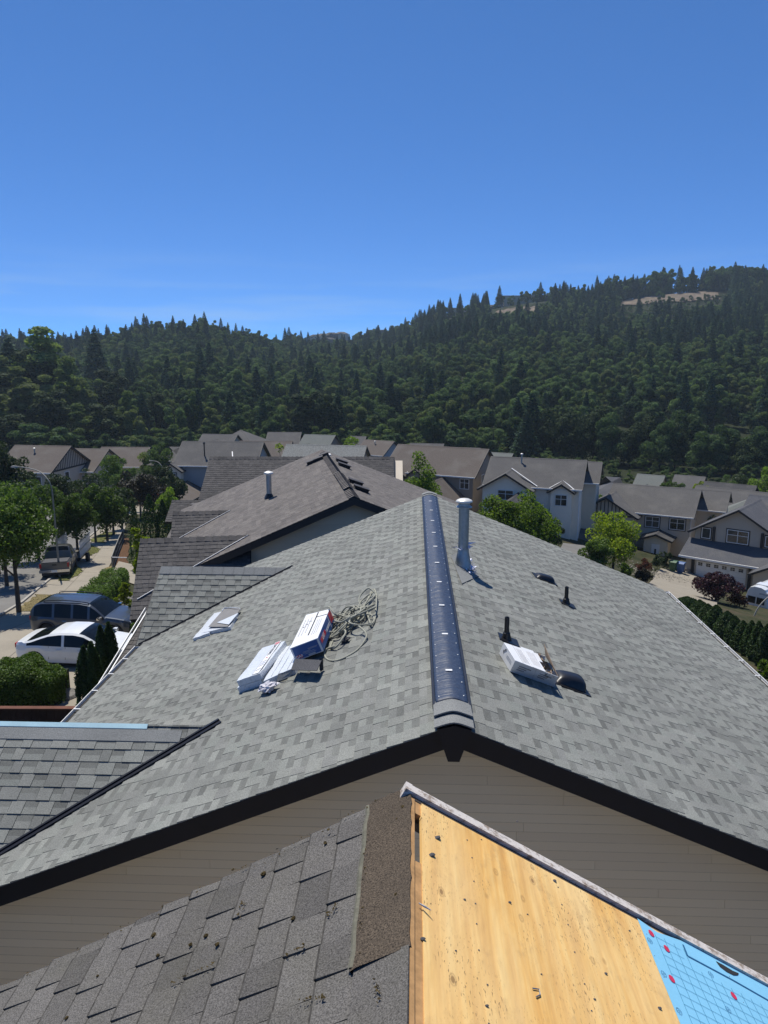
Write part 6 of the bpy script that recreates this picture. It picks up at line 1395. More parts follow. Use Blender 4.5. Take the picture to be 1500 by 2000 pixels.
# wire fence by the pavement
wf = [(220, 1117), (226, 1098), (233, 1078), (242, 1056)]; W_ = [on_ground(*q) for q in wf]; fw_ = thing_w('wire_fence', 'low weathered fence panel with posts along the pavement beside the bark bed', 'fence', W_[0]); tops = []
for p_ in W_: mb = MB(); mb.tube([p_, p_+Vector((0,0,1.1))], .035, 6); mb.build('post', [M['galvpole']], fw_); tops.append(p_+Vector((0,0,1.08)))
for i in range(3):
    for dz in (0, -.5, -.95): mb = MB(); mb.beam(tops[i]+Vector((0,0,dz)), tops[i+1]+Vector((0,0,dz)), .04, .04); mb.build('rail', [M['galvpole']], fw_)
    k = 0
    for f in np.linspace(.04, .96, 16): a = tops[i].lerp(tops[i+1], f); mb = MB(); mb.beam(a, a+Vector((0,0,-1.0)), .05, .012, (1,0,0)); mb.build('picket', [M['brownboard']], fw_)
q0, q1 = W_[0], on_ground(250, 1118); mb = MB(); mb.beam(q0+Vector((0,0,1.05)), q1+Vector((0,0,1.05)), .05, .05); mb.beam(q0+Vector((0,0,.1)), q1+Vector((0,0,.1)), .06, .12); mb.build('end_rail', [M['trimwhite']], fw_)
# overhead wires across the foot of the hill
pw = thing_w('power_lines', 'thin overhead wires crossing the trees below the right-hand hill', 'power line', ray(1450, 850)*190)
for k, dy in enumerate((0, 3, 6)):
    A_, B_ = ray(870, 819+dy)*230, ray(1560, 866+dy*1.3)*175; mid = A_.lerp(B_, .5)-Vector((0,0,2.2)); mb = MB(); mb.tube(catmull([A_, A_.lerp(B_, .25)-Vector((0,0,1.6)), mid, A_.lerp(B_, .75)-Vector((0,0,1.6)), B_], 5), .035, 5); mb.build('wire', [M['galvpole']], pw)
# rocks at the garden corner
M['rock'] = plain('garden_rock', (0.19,0.18,0.165), .9, 0, .2, .3, 5, 30, .7)
def rock(px, py, r, label, t_=None):
    c0 = on_ground(px, py)+Vector((0,0,r*.3)); bm = bmesh.new(); bmesh.ops.create_icosphere(bm, subdivisions=3, radius=r)
    sd = RNG.random(3)*9
    for v in bm.verts:
        d = v.co.normalized(); k = 1+.22*math.sin(d.x*4+sd[0])*math.sin(d.y*5+sd[1])+.14*math.sin(d.z*7+sd[2]*d.x); v.co = Vector((v.co.x*1.2*k, v.co.y*k, v.co.z*.7*k))
    me = bpy.data.meshes.new('garden_rock'); bm.to_mesh(me); bm.free(); me.materials.append(M['rock']); o = bpy.data.objects.new('garden_rock', me); COL.objects.link(o); o.location = c0; return tag(o, label, 'rock', 'rocks at the garden corner')
rock(246, 1178, .42, 'larger grey rock among shrubs beside the hedge'); rock(256, 1190, .30, 'middle grey rock between the hedge and the reddish shrub'); rock(238, 1190, .28, 'small grey rock nearest the SUV bonnet')
rock(92, 1352, .5, 'brown boulder below the near clipped hedge'); rock(118, 1366, .42, 'second boulder beside the conical cedars')
mb = MB(); stn = on_ground(1293, 1124)
for k in range(260):
    c0 = stn+Vector((RNG.normal()*2.2, RNG.normal()*1.3, 0)); c0.z = g(c0.x, c0.y)+.1; r = .06+.07*RNG.random(); mb.lathe([(r*.6, -r*.3), (r, 0), (r*.6, r*.5), (0.01, r*.6)], 5, c0)
o = mb.build('river_stones', [M['concrete']], None, fix=False); o['kind'] = 'stuff'
# ------------------------------------------------------------------ vegetation
def leaf_mat(name, cols, trans=.28, rough=.55, gl=.25):
    t = NT(name); r = t.rnd(); st = [((i+.5)/len(cols), c) for i, c in enumerate(cols)]; col = t.ramp(r, st)
    oi = t.new('ShaderNodeObjectInfo').outputs['Random']; br = t.ramp(oi, [(0, (.78,.78,.78)), (1, (1.22,1.2,1.15))]); col = t.mix(1.0, col, br, 'MULTIPLY')
    t.done(col, rough, 0, gl); tr = t.new('ShaderNodeBsdfTranslucent'); c2 = t.mix(1.0, col, (1.2, 1.28, .7), 'MULTIPLY'); t.link(c2, tr.inputs[0])
    mx = t.new('ShaderNodeMixShader'); mx.inputs[0].default_value = trans; t.link(t.b.outputs[0], mx.inputs[1]); t.link(tr.outputs[0], mx.inputs[2]); t.link(mx.outputs[0], t.n['Material Output'].inputs[0]); return t.m
LM = dict(
 maple=leaf_mat('leaf_maple', [(.045,.085,.015),(.065,.115,.020),(.09,.15,.028),(.12,.18,.038)], .42), dark=leaf_mat('leaf_dark', [(.026,.044,.018),(.038,.060,.022),(.052,.080,.030)], .3), bright=leaf_mat('leaf_bright', [(.10,.17,.022),(.145,.22,.028),(.19,.27,.038),(.08,.14,.020)], .55),
 lime=leaf_mat('leaf_lime', [(.20,.26,.022),(.26,.32,.030),(.14,.20,.020)], .55), f4=leaf_mat('forest_leaf_deep', [(0.021,0.036,0.016),(0.030,0.049,0.018),(0.045,0.068,0.024)], .15, .7, .08), f5=leaf_mat('forest_leaf_fresh', [(0.092,0.140,0.046),(0.128,0.184,0.058),(0.171,0.228,0.073)], .45, .7, .08), purple=leaf_mat('leaf_purple', [(.035,.010,.016),(.055,.014,.024),(.022,.010,.014),(.09,.03,.045)], .2), brownp=leaf_mat('leaf_brownish', [(.035,.028,.018),(.05,.038,.026),(.028,.03,.018)], .2), red=leaf_mat('leaf_red', [(.10,.022,.012),(.14,.04,.02),(.07,.05,.02)], .25),
 cedar=leaf_mat('leaf_cedar', [(.026,.052,.014),(.040,.075,.018),(.056,.10,.024)], .25), hedge=leaf_mat('leaf_hedge', [(.06,.115,.016),(.085,.15,.020),(.11,.18,.028)], .35),
 f1=leaf_mat('forest_leaf_a', [(0.077,0.127,0.049),(0.108,0.168,0.063),(0.143,0.206,0.081)], .42, .7, .08), f2=leaf_mat('forest_leaf_b', [(0.106,0.137,0.054),(0.142,0.178,0.072),(0.179,0.212,0.084)], .45, .7, .08), f3=leaf_mat('forest_leaf_dark', [(0.044,0.080,0.034),(0.064,0.109,0.042),(0.088,0.138,0.052)], .35, .7, .08),
 con=leaf_mat('conifer_needles', [(0.026,0.055,0.034),(0.036,0.073,0.044),(0.049,0.094,0.057)], .25, .7, .08), con2=leaf_mat('conifer_needles_b', [(0.034,0.065,0.042),(0.047,0.086,0.052),(0.060,0.109,0.065)], .25, .7, .08))
M['trunk'] = plain('tree_bark', (0.085,0.07,0.055), .95, 0, .2, .3, 8, 40, .6); M['trunkdark'] = plain('tree_bark_dark', (0.05,0.042,0.036), .95, 0, .2, .3, 8)
def quads(P, S, rg, nrm=None, flat=.0, asp=1.0):
    n = len(P); a = rg.normal(size=(n, 3))
    if nrm is not None: a = a*(1-flat)+nrm*flat*1.6
    a /= np.linalg.norm(a, axis=1)[:, None]+1e-9; b = rg.normal(size=(n, 3)); b -= (b*a).sum(1)[:, None]*a; b /= np.linalg.norm(b, axis=1)[:, None]+1e-9; c = np.cross(a, b); S = S[:, None]
    return np.stack([P-b*S*asp, P-c*S*.55, P+b*S*asp, P+c*S*.55], 1).reshape(-1, 3)
def leaf_obj_mesh(name, co, mat_):
    me = bpy.data.meshes.new(name); fast_mesh(me, co, np.arange(len(co)).reshape(-1, 4)); me.materials.append(mat_); return me
def dec_points(rg, n, H_, W_, base, nl, shape=1.0, fill=.25):
    """leaf positions on many lobes inside an uneven crown envelope (unit metres)"""
    C, Rr = [], []
    while len(C) < nl:
        u = rg.normal(size=3); u /= np.linalg.norm(u); k = rg.random()**.5*.82; z = (u[2]*k*.5+.5); wz = np.interp(z, [0, .18, .45, .75, 1], [.45, .85, 1.0, .8, .35*shape+.1])
        C.append([u[0]*k*W_/2*wz, u[1]*k*W_/2*wz, base+(H_-base)*z]); Rr.append((W_*.5)*rg.uniform(.22, .42)*(1-.35*z))
    C, Rr = np.array(C), np.array(Rr); li = rg.choice(nl, n, p=Rr**2/np.sum(Rr**2)); u = rg.normal(size=(n, 3)); u /= np.linalg.norm(u, axis=1)[:, None]; rad = np.where(rg.random(n) < fill, rg.random(n), .82+.26*rg.random(n))
    u[:, 2] = np.where(rg.random(n) < .5, np.abs(u[:, 2]), u[:, 2]); P = C[li]+u*Rr[li][:, None]*rad[:, None]; return P, u, C
def con_points(rg, n, H_, W_, base=.08, droop=.25, pw=.85):
    z = 1-(rg.random(n)**.62); lay = np.floor(z*22)/22+rg.normal(size=n)*.008; z = base+(1-base)*np.clip(lay, 0, 1); r = W_/2*(1-z)**pw*(.55+.45*rg.random(n)**.5)
    ph = rg.random(n)*6.283; br = 1+.28*np.sin(ph*5+z*60)+.16*np.sin(ph*9+z*131); r = r*br; P = np.stack([r*np.cos(ph), r*np.sin(ph), H_*z-r*droop], -1); nr = np.stack([np.cos(ph)*.3, np.sin(ph)*.3, np.ones(n)], -1); return P, nr
def trunk_mesh(name, H_, r, limbs=None, lean=0.0, mat_=None, rg=None, split=None):
    mb = MB(); mb.tube([(0, 0, -.4), (0.02, 0, H_*.25), (lean*.5, .03, H_*.55), (lean, 0, H_*.9)], [r*1.15, r*.85, r*.6, r*.2], 8)
    if limbs is not None:
        for c in limbs: z0 = max(.25*H_, min(.7*H_, c[2]*.6)); mb.tube([(lean*.4, 0, z0), (c[0]*.5+.0, c[1]*.5, z0+(c[2]-z0)*.6), tuple(c)], [r*.42, r*.25, r*.08], 5)
    return mb.mesh(name, [mat_ or M['trunk']])
def make_tree(name, label, cat, P, kind, mt, H_, W_, n, leaf, base=.3, nl=22, shape=1.0, seed=0, tr=.12, group=None, lean=0, fill=.25, flat=.3, tm=None):
    rg = np.random.default_rng(seed+101); root = thing(name, label, cat, P, 0, group)
    if kind == 'dec': pts, nr, C = dec_points(rg, n, H_, W_, H_*base, nl, shape, fill); limbs = C[rg.choice(len(C), min(9, len(C)), replace=False)]
    elif kind == 'col':
        z = rg.random(n)**.8; r = W_/2*np.interp(z, [0, .15, .6, .85, 1], [.75, 1, .85, .5, .06]); ph = rg.random(n)*6.283; r = r*(1+.16*np.sin(ph*4+z*9)+.1*np.sin(ph*7+z*23))*(.82+.22*rg.random(n)); pts = np.stack([r*np.cos(ph), r*np.sin(ph), H_*z], -1); nr = np.stack([np.cos(ph), np.sin(ph), .4+0*z], -1); limbs = None
    else: pts, nr = con_points(rg, n, H_, W_); limbs = None
    me = leaf_obj_mesh('crown', quads(pts, leaf*(.6+.8*rg.random(n)), rg, nr, flat), LM[mt]); c = bpy.data.objects.new('crown', me); COL.objects.link(c); c.parent = root
    me = trunk_mesh('trunk', H_*(.8 if kind != 'col' else .5), tr, limbs, lean, tm); t_ = bpy.data.objects.new('trunk', me); COL.objects.link(t_); t_.parent = root
    return root
def foot(px, py_top, H_, t0=20):                        # ground point whose tree of height H_ tops out at this picture point
    P = on_ground(px, py_top, H_); return Vector((P.x, P.y, g(P.x, P.y)))
def at_t(px, py, t_): P = ray(px, py)*t_; return Vector((P.x, P.y, g(P.x, P.y)))
# street trees on the left
p = on_ground(37, 1197); make_tree('street_tree', 'largest leafy green street tree with bare trunk, at the left edge by the driveway', 'tree', p, 'dec', 'maple', 6.9, 5.5, 19000, .085, .34, 44, 1.2, 1, .13, 'street trees along the pavement', fill=.35)
p = on_ground(153, 1097); make_tree('street_tree', 'second street tree, beside the slatted trailer', 'tree', p, 'dec', 'maple', 5.6, 3.5, 9000, .085, .30, 30, 1.3, 2, .12, 'street trees along the pavement', fill=.35)
p = on_ground(187, 1060); make_tree('street_tree', 'third street tree, standing alone on the grass strip', 'tree', p, 'dec', 'maple', 5.5, 3.1, 8000, .085, .28, 26, 1.3, 3, .11, 'street trees along the pavement', fill=.35)
def tt(label, px, py, H_, W_, kind, mt, n, leaf, seed, t_=None, base=.2, nl=22, shape=1.0, name='tree', cat='tree', group=None, **k):
    P = foot(px, py, H_) if t_ is None else at_t(px, py, t_)
    if t_ is not None: Q = ray(px, py)*t_; P = Vector((Q.x, Q.y, g(Q.x, Q.y))); H_ = max(.6, Q.z-P.z)
    return make_tree(name, label, cat, P, kind, mt, H_, W_, n, leaf, base, nl, shape, seed, group=group, **k)
G1 = 'garden trees among the houses'
tt('leafy tree left of the near street lamp arm, at the left edge', 10, 850, 0, 5.5, 'dec', 'dark', 5000, .13, 5, 72, .15, group=G1); tt('green tree behind the near street tree, filling the left edge', -25, 905, 0, 6, 'dec', 'maple', 5000, .11, 6, 50, .15, group=G1)
tt('round dark green tree between the street lamp arm and the second street tree', 112, 935, 0, 4.6, 'dec', 'maple', 6000, .1, 7, 60, .1, group=G1); tt('dark tree with silvery leaves right of the half-timbered house', 165, 905, 0, 4.6, 'dec', 'dark', 4500, .12, 8, 84, .1, group=G1)
tt('upright mid-green tree beside the pale-roofed house', 219, 872, 0, 4.8, 'dec', 'maple', 4500, .13, 9, 98, .1, nl=26, group=G1); tt('broad dark purple-brown tree over the end of the street', 268, 905, 0, 6.6, 'dec', 'brownp', 6000, .13, 10, 84, .1, group=G1)
tt('tall grey-green tree behind the street lamps', 305, 852, 0, 6.2, 'dec', 'f1', 6000, .15, 11, 118, .1, group=G1); tt('dark tree below the grey-green one, left of the bay window', 318, 900, 0, 4.5, 'dec', 'dark', 4500, .12, 12, 100, .1, group=G1)
tt('very dark tree shading the street end', 215, 950, 0, 4.0, 'dec', 'dark', 5000, .11, 13, 70, .1, group=G1); tt('bright round garden tree near the stop sign', 327, 938, 0, 3.3, 'dec', 'bright', 5000, .09, 14, 68, .1, group=G1)
tt('dark pointed cedar right of the stop sign', 290, 966, 0, 1.3, 'col', 'cedar', 3000, .08, 15, 55, name='cedar', cat='cedar', group='conical cedars'); tt('shorter dark cedar right of the stop-sign cedar', 316, 976, 0, 1.2, 'col', 'cedar', 2500, .08, 16, 55, name='cedar', cat='cedar', group='conical cedars'); tt('small dark cedar in front of the stop sign post', 260, 985, 0, .9, 'col', 'cedar', 2000, .07, 17, 52, name='cedar', cat='cedar', group='conical cedars')
tt('thin young tree with yellow-green leaves beside the dark lower roof', 268, 1004, 0, 1.25, 'dec', 'lime', 2600, .075, 18, 38, .22, nl=26, shape=1.2, tr=.03, group=G1); tt('dark slim cedar behind the thin young tree', 279, 1046, 0, .7, 'col', 'cedar', 1800, .07, 19, 39.5, name='cedar', cat='cedar', group='conical cedars')
tt('tall bright yellow-green tree in front of the brown house', 820, 880, 0, 5.6, 'dec', 'bright', 9000, .10, 20, 66, .08, 34, .7, group=G1); tt('small bright side tree at the foot of the tall yellow-green one', 856, 940, 0, 2.6, 'dec', 'bright', 2500, .10, 21, 62, .1, group=G1)
tt('dark copper-leaved tree left of the brown house', 752, 890, 0, 4.6, 'dec', 'brownp', 5000, .12, 22, 88, .1, group=G1); tt('round bright green tree behind the speckled roof', 680, 838, 0, 6.6, 'dec', 'bright', 5000, .16, 23, 130, .1, group=G1)
tt('yellowish flowering tree left of the speckled roof', 548, 862, 0, 6.0, 'dec', 'lime', 4500, .15, 24, 115, .05, group=G1); tt('bright tree top peeping over the dark ribbed roof', 470, 872, 0, 2.0, 'dec', 'bright', 1800, .1, 25, 62, .1, group=G1)
tt('left one of two leafy trees before the white house', 988, 955, 0, 5.4, 'dec', 'bright', 8000, .10, 26, 60, .05, 30, group=G1); tt('right one of two leafy trees, with brighter top, before the white house', 1043, 947, 0, 5.6, 'dec', 'bright', 8500, .10, 27, 62, .05, 32, .9, group=G1)
tt('vivid yellow-green tree before the half-timbered house', 1205, 980, 0, 5.4, 'dec', 'lime', 9000, .10, 28, 66, .04, 34, .7, group=G1); tt('darker tree at the left foot of the vivid yellow-green one', 1168, 1040, 0, 3.6, 'dec', 'maple', 6000, .09, 29, 63, .02, group=G1)
tt('round dark tree behind the half-timbered roof', 1301, 921, 0, 3.6, 'dec', 'maple', 4000, .12, 30, 118, .05, group=G1); tt('egg-shaped yellow-green tree behind the half-timbered roof', 1374, 922, 0, 3.9, 'dec', 'lime', 4500, .12, 31, 112, .05, group=G1)
tt('big light green tree at the right edge above the grey roofs', 1492, 905, 0, 6.5, 'dec', 'bright', 5000, .16, 32, 128, .05, group=G1); tt('dark rounded tree left of the big light green one', 1452, 918, 0, 6.5, 'dec', 'dark', 4500, .16, 33, 132, .05, group=G1)
tt('pale poplar-like tree behind the white house ridge', 1078, 872, 0, 3.2, 'dec', 'f2', 3500, .15, 34, 140, .05, shape=.4, group=G1); tt('light green round tree beside the poplar-like one', 1048, 880, 0, 4.0, 'dec', 'bright', 3500, .15, 35, 142, .05, group=G1)
tt('dark green tree between the brown and white houses', 962, 915, 0, 2.6, 'dec', 'dark', 2500, .12, 36, 104, .05, group=G1); tt('pale green shrub tree beyond the brown house ridge', 918, 872, 0, 3.6, 'dec', 'bright', 3000, .15, 37, 140, .05, group=G1)
tt('small grey-leaved tree in the gap by the garage house', 1408, 985, 0, 4.0, 'dec', 'f1', 3500, .13, 38, 92, .05, group=G1); tt('small tree behind the gap right of the white house', 1178, 945, 0, 2.4, 'dec', 'f1', 1800, .13, 39, 104, .05, group=G1)
for i, (lb, px, py, W_, mt, t_) in enumerate((('round mid-green tree left of the street lamp pole, behind the near street tree', 60, 925, 5.0, 'maple', 56), ('dark tree under the half-timbered gable', 120, 905, 4.6, 'dark', 80), ('bright leafy tree behind the third street tree', 200, 925, 4.2, 'maple', 66), ('grey-green tree left of the purple-brown tree', 240, 885, 4.4, 'f1', 92),
    ('tall pale-green tree top behind the street-end trees', 285, 870, 5.0, 'f2', 120), ('dark leafy tree at the left of the bay-windowed house', 335, 915, 3.6, 'dark', 92), ('low dark tree over the parked dark car', 232, 940, 3.6, 'dark', 74), ('leafy tree filling the far left edge under the lamp arm', -8, 935, 4.5, 'maple', 46),
    ('small round tree between the far twin-gabled and slanting-gabled houses', 592, 862, 4.0, 'f1', 140), ('small dark tree right of the reddish far roof', 785, 868, 4.4, 'f3', 150), ('dark tree left of the three-gabled far house', 800, 862, 4.2, 'f3', 158), ('soft green tree right of the twin-gabled far roof', 940, 872, 4.6, 'f1', 150),
    ('bushy tree at the left foot of the white house', 968, 985, 2.4, 'maple', 62), ('dark bushy tree right of the two leafy trees', 1075, 995, 2.0, 'dark', 66), ('bushy green tree behind the bins', 1325, 930, 3.4, 'f1', 116), ('leafy tree behind the garage house roof', 1420, 925, 4.6, 'f1', 128), ('dark bush tree beside the dark low roof', 1398, 958, 3.2, 'dark', 104))):
    tt(lb, px, py, 0, W_, 'dec', mt, 4500, .11, 300+i, t_, .05, group=G1)
# shrubs
GS = 'garden shrubs'
def shrub(label, px, py, H_, W_, mt, t_, seed, n=3000, leaf=.06, **k): return tt(label, px, py, H_, W_, 'dec', mt, n, leaf, seed, t_, 0.0, 16, name='shrub', cat='shrub', group=GS, tr=.03, fill=.2, **k)
shrub('reddish rounded shrub left of the wheeled bins', 1260, 1083, 0, 1.9, 'red', 74, 50); shrub('dark clipped shrub by the half-timbered house door', 1286, 1072, 0, 1.7, 'dark', 78, 51); shrub('second dark clipped shrub, right of the first by the door', 1304, 1070, 0, 1.4, 'dark', 79, 52)
shrub('brownish loose shrub at the edge of the right-hand driveway', 1256, 1110, 0, 1.8, 'brownp', 66, 53); shrub('light green shrub under the vivid tree', 1225, 1092, 0, 1.5, 'bright', 64, 54)
shrub('purple-leaved Japanese maple above the cedar hedge', 1400, 1122, 0, 4.1, 'purple', 62, 55, 9000, .08, nl=30) if False else tt('purple-leaved Japanese maple beside the right-hand driveway', 1402, 1122, 0, 4.0, 'dec', 'purple', 10000, .085, 55, 62, .1, 34, group=G1)
shrub('yellow and red flowering shrub left of the camper van', 1446, 1158, 0, 1.9, 'red', 62, 56); shrub('yellow-green shrub at the right edge below the cedars', 1500, 1275, 0, 1.2, 'bright', 36, 57)
shrub('dark red shrub beside the lower roof edge', 283, 1160, 0, 1.3, 'purple', 36, 58, 3500, .045); shrub('grey-green low shrub among the garden rocks', 262, 1172, 0, 1.1, 'f2', 35, 59, 3000, .045); shrub('low green shrub in front of the SUV bonnet', 272, 1188, 0, 1.1, 'maple', 33.5, 60, 3000, .045)
shrub('yellow-tipped shrub at the far end of the clipped hedge', 238, 1128, 0, 1.1, 'lime', 39, 61, 2500, .05); shrub('dark bush in the gap beside the white house', 1093, 1008, 0, 1.3, 'dark', 76, 62)
# clipped hedges and cedar rows
M['hedgecore'] = plain('hedge_inside', (0.012,0.02,0.008), 1.0)
def hedge(label, pts, h, w_, mt, n, leaf, seed):
    rg = np.random.default_rng(seed); P = [Vector(q) for q in pts]; d = [0]
    for i in range(1, len(P)): d.append(d[-1]+(P[i]-P[i-1]).length)
    s = rg.random(n)*d[-1]; cx = np.interp(s, d, [q.x for q in P]); cy = np.interp(s, d, [q.y for q in P]); a = P[-1]-P[0]; a.normalize(); sx, sy = -a.y, a.x
    th = rg.random(n)*math.pi; rr_ = .86+.2*rg.random(n); wob = 1+.12*np.sin(s*2.1)+.08*np.sin(s*5.3+1); end = np.minimum(1, np.minimum(s, d[-1]-s)/.5+.25)
    off_ = np.sign(np.cos(th))*np.abs(np.cos(th))**.5*w_/2*rr_*wob*end; z = np.abs(np.sin(th))**.45*h*rr_*wob*(.7+.3*end); x = cx+sx*off_; y = cy+sy*off_
    zz = G(x, y)+z*1.0; co = quads(np.stack([x, y, zz], -1), leaf*(.6+.8*rg.random(n)), rg, np.stack([sx*np.cos(th), sy*np.cos(th), np.sin(th)+.2], -1), .35)
    o = bpy.data.objects.new('hedge', leaf_obj_mesh('hedge', co, LM[mt])); COL.objects.link(o); core = MB()
    for i in range(len(P)-1): a_, b_ = P[i], P[i+1]; za, zb = g(a_.x, a_.y), g(b_.x, b_.y); sa = (b_-a_)*(.12 if i == 0 else 0); sb_ = (b_-a_)*(.12 if i == len(P)-2 else 0); a_ = a_+sa; b_ = b_-sb_; core.beam((a_.x, a_.y, za+h*.36), (b_.x, b_.y, zb+h*.36), w_*.55, h*.66)
    c = core.build('inner_branches', [M['hedgecore']], None); c.parent = o
    return tag(o, label, 'hedge')
h0, h1_ = on_ground(176, 1200), on_ground(232, 1140); hedge('bright green clipped hedge between the pavement and the garden rocks', [h0, h0.lerp(h1_, .5)+Vector((.2, 0, 0)), h1_], 1.15, 1.5, 'hedge', 16000, .045, 70)
a = ray(-20, 1352)*25.5; b_ = ray(62, 1325)*26; c_ = ray(128, 1318)*26; hd = [Vector((q.x, q.y, g(q.x, q.y))) for q in (a, b_, c_)]; hh_ = (ray(70, 1296)*26).z-g(*(ray(70, 1296)*26).xy); hedge('broad clipped hedge in front of the white saloon, above the brown fence', hd, max(1.0, min(2.6, hh_)), 2.3, 'hedge', 30000, .04, 71)
def cedar(label, px, py, W_, t_, seed, n=7000, leaf=.05, grp='conical cedars'): return tt(label, px, py, 0, W_, 'col', 'cedar', n, leaf, seed, t_, name='cedar', cat='cedar', group=grp, tr=.06, flat=.5)
cedar('conical cedar nearest the main gutter, taller of the near pair', 177, 1254, .62, 23.5, 80); cedar('slightly shorter conical cedar touching the near tall one', 162, 1262, .62, 23.6, 81); cedar('left one of the rear pair of narrow cedars before the SUV', 195, 1222, .52, 25.8, 82); cedar('right one of the rear pair of narrow cedars before the SUV', 211, 1216, .58, 26.0, 83)
CR = [('row cedar at the far end of the hedge above the right gutter', 1343, 1166, 1.9, 52), ('second row cedar from the far end', 1367, 1172, 1.3, 50), ('third row cedar from the far end, broad topped', 1383, 1180, 1.2, 48.5), ('fourth row cedar from the far end', 1399, 1182, 1.2, 47), ('fifth row cedar, tallest in the middle of the row', 1421, 1194, 1.25, 45), ('sixth row cedar from the far end', 1437, 1204, .9, 43.5), ('seventh row cedar, just below the camper van', 1452, 1213, 1.0, 42), ('eighth row cedar, below the van lamp post', 1469, 1213, .85, 41), ('ninth row cedar near the right edge', 1483, 1214, .8, 40), ('row cedar cut by the right edge of the photo', 1500, 1220, .95, 39)]
for i, (lb, px, py, W_, t_) in enumerate(CR): cedar(lb, px, py, W_, t_, 90+i, 6000, .06, 'cedars in a row along the right-hand garden')
# ------------------------------------------------------------------ forest
FT = {}
def ftree(key, kind, mt, H_, W_, n, leaf, seed, nl=18, base=.15, shape=1.0):
    rg = np.random.default_rng(seed)
    if kind == 'dec': pts, nr, C = dec_points(rg, n, H_, W_, H_*base, nl, shape, .2)
    else: pts, nr = con_points(rg, n, H_, W_, .1, .3)
    FT[key] = (leaf_obj_mesh('crown', quads(pts, leaf*(.6+.8*rg.random(n)), rg, nr, .55 if kind == 'dec' else .45, 1.15), LM[mt]), trunk_mesh('trunk', H_*.85, .22, mat_=M['trunkdark']))
for i, (mt, nl, shp) in enumerate((('f1', 12, 1.0), ('f2', 9, .8), ('f3', 13, .9), ('f5', 8, .6), ('f3', 16, 1.2), ('f1', 18, .5))): ftree('d%d' % i, 'dec', mt, 16, 8.5, 4200, .30, 200+i, nl, .12, shp)
for i, mt in enumerate(('con', 'con2', 'con')): ftree('c%d' % i, 'con', mt, 20, 8.8-.7*i, 4200, .33, 220+i)
ftree('p0', 'dec', 'f5', 26, 9.0, 9000, .27, 230, 34, .05, .7); ftree('p1', 'dec', 'f2', 24, 8.0, 9000, .26, 231, 30, .05, .5); ftree('p2', 'dec', 'f4', 24, 9.5, 9000, .28, 232, 34, .03, .8)
for i_ in range(2): ftree('q%d' % i_, 'dec', 'f4' if i_ else 'f3', 14, 12.5, 9000, .27, 240+i_, 26, .0, 1.1)
HGT = {k: 14 if k[0] == 'q' else (16 if k[0] == 'd' else 20 if k[0] == 'c' else 26 if k == 'p0' else 24) for k in FT}
def place_ft(key, x, y, h, wsc, rz, label, group, name):
    root = thing(name, label, 'tree', (x, y, g(x, y)-.3), rz, group); s = h/HGT[key]; root.scale = (s*wsc, s*wsc, s)
    for nm, me in zip(('crown', 'trunk'), FT[key]): o = bpy.data.objects.new(nm, me); COL.objects.link(o); o.parent = root
    return root
GF = {'c': ('dark conifer standing in the forest edge behind the houses', 'conifers in the forest edge', 'conifer_tree'), 'd': ('broadleaf tree standing in the forest edge behind the houses', 'broadleaf trees in the forest edge', 'forest_tree'), 'q': ('broad dark broadleaf tree standing in the forest edge behind the houses', 'broad dark trees in the forest edge', 'forest_tree'), 'p': ('tall broadleaf tree standing in the forest edge behind the houses', 'tall broadleaf trees in the forest edge', 'forest_tree')}
ZN = [(-9999, 60, 'at the left edge above the half-timbered house'), (60, 150, 'behind the half-timbered house'), (150, 240, 'behind the brown roofs beside the half-timbered house'), (240, 340, 'above the end of the street'), (340, 430, 'behind the grey house with the bay window'), (430, 520, 'behind the tallest far hip roof'), (520, 610, 'behind the far twin-gabled house'), (610, 700, 'behind the round bright tree'), (700, 790, 'behind the reddish far roof'), (790, 880, 'behind the three-gabled far house'), (880, 960, 'behind the brown two-storey house ridge'), (960, 1060, 'behind the white house ridge, left part'), (1060, 1170, 'behind the white house ridge, right part'), (1170, 1290, 'behind the half-timbered house ridge'), (1290, 1400, 'behind the egg-shaped yellow-green tree'), (1400, 1480, 'behind the long low grey roofs'), (1480, 99999, 'at the right edge above the grey roofs')]
def zone_of(x, y, z):
    p = Vector((x, y, z)); px = 750+F*p.dot(RT)/p.dot(FW)
    return next(zn for a, b_, zn in ZN if a <= px < b_)
rg = np.random.default_rng(77); placed = []
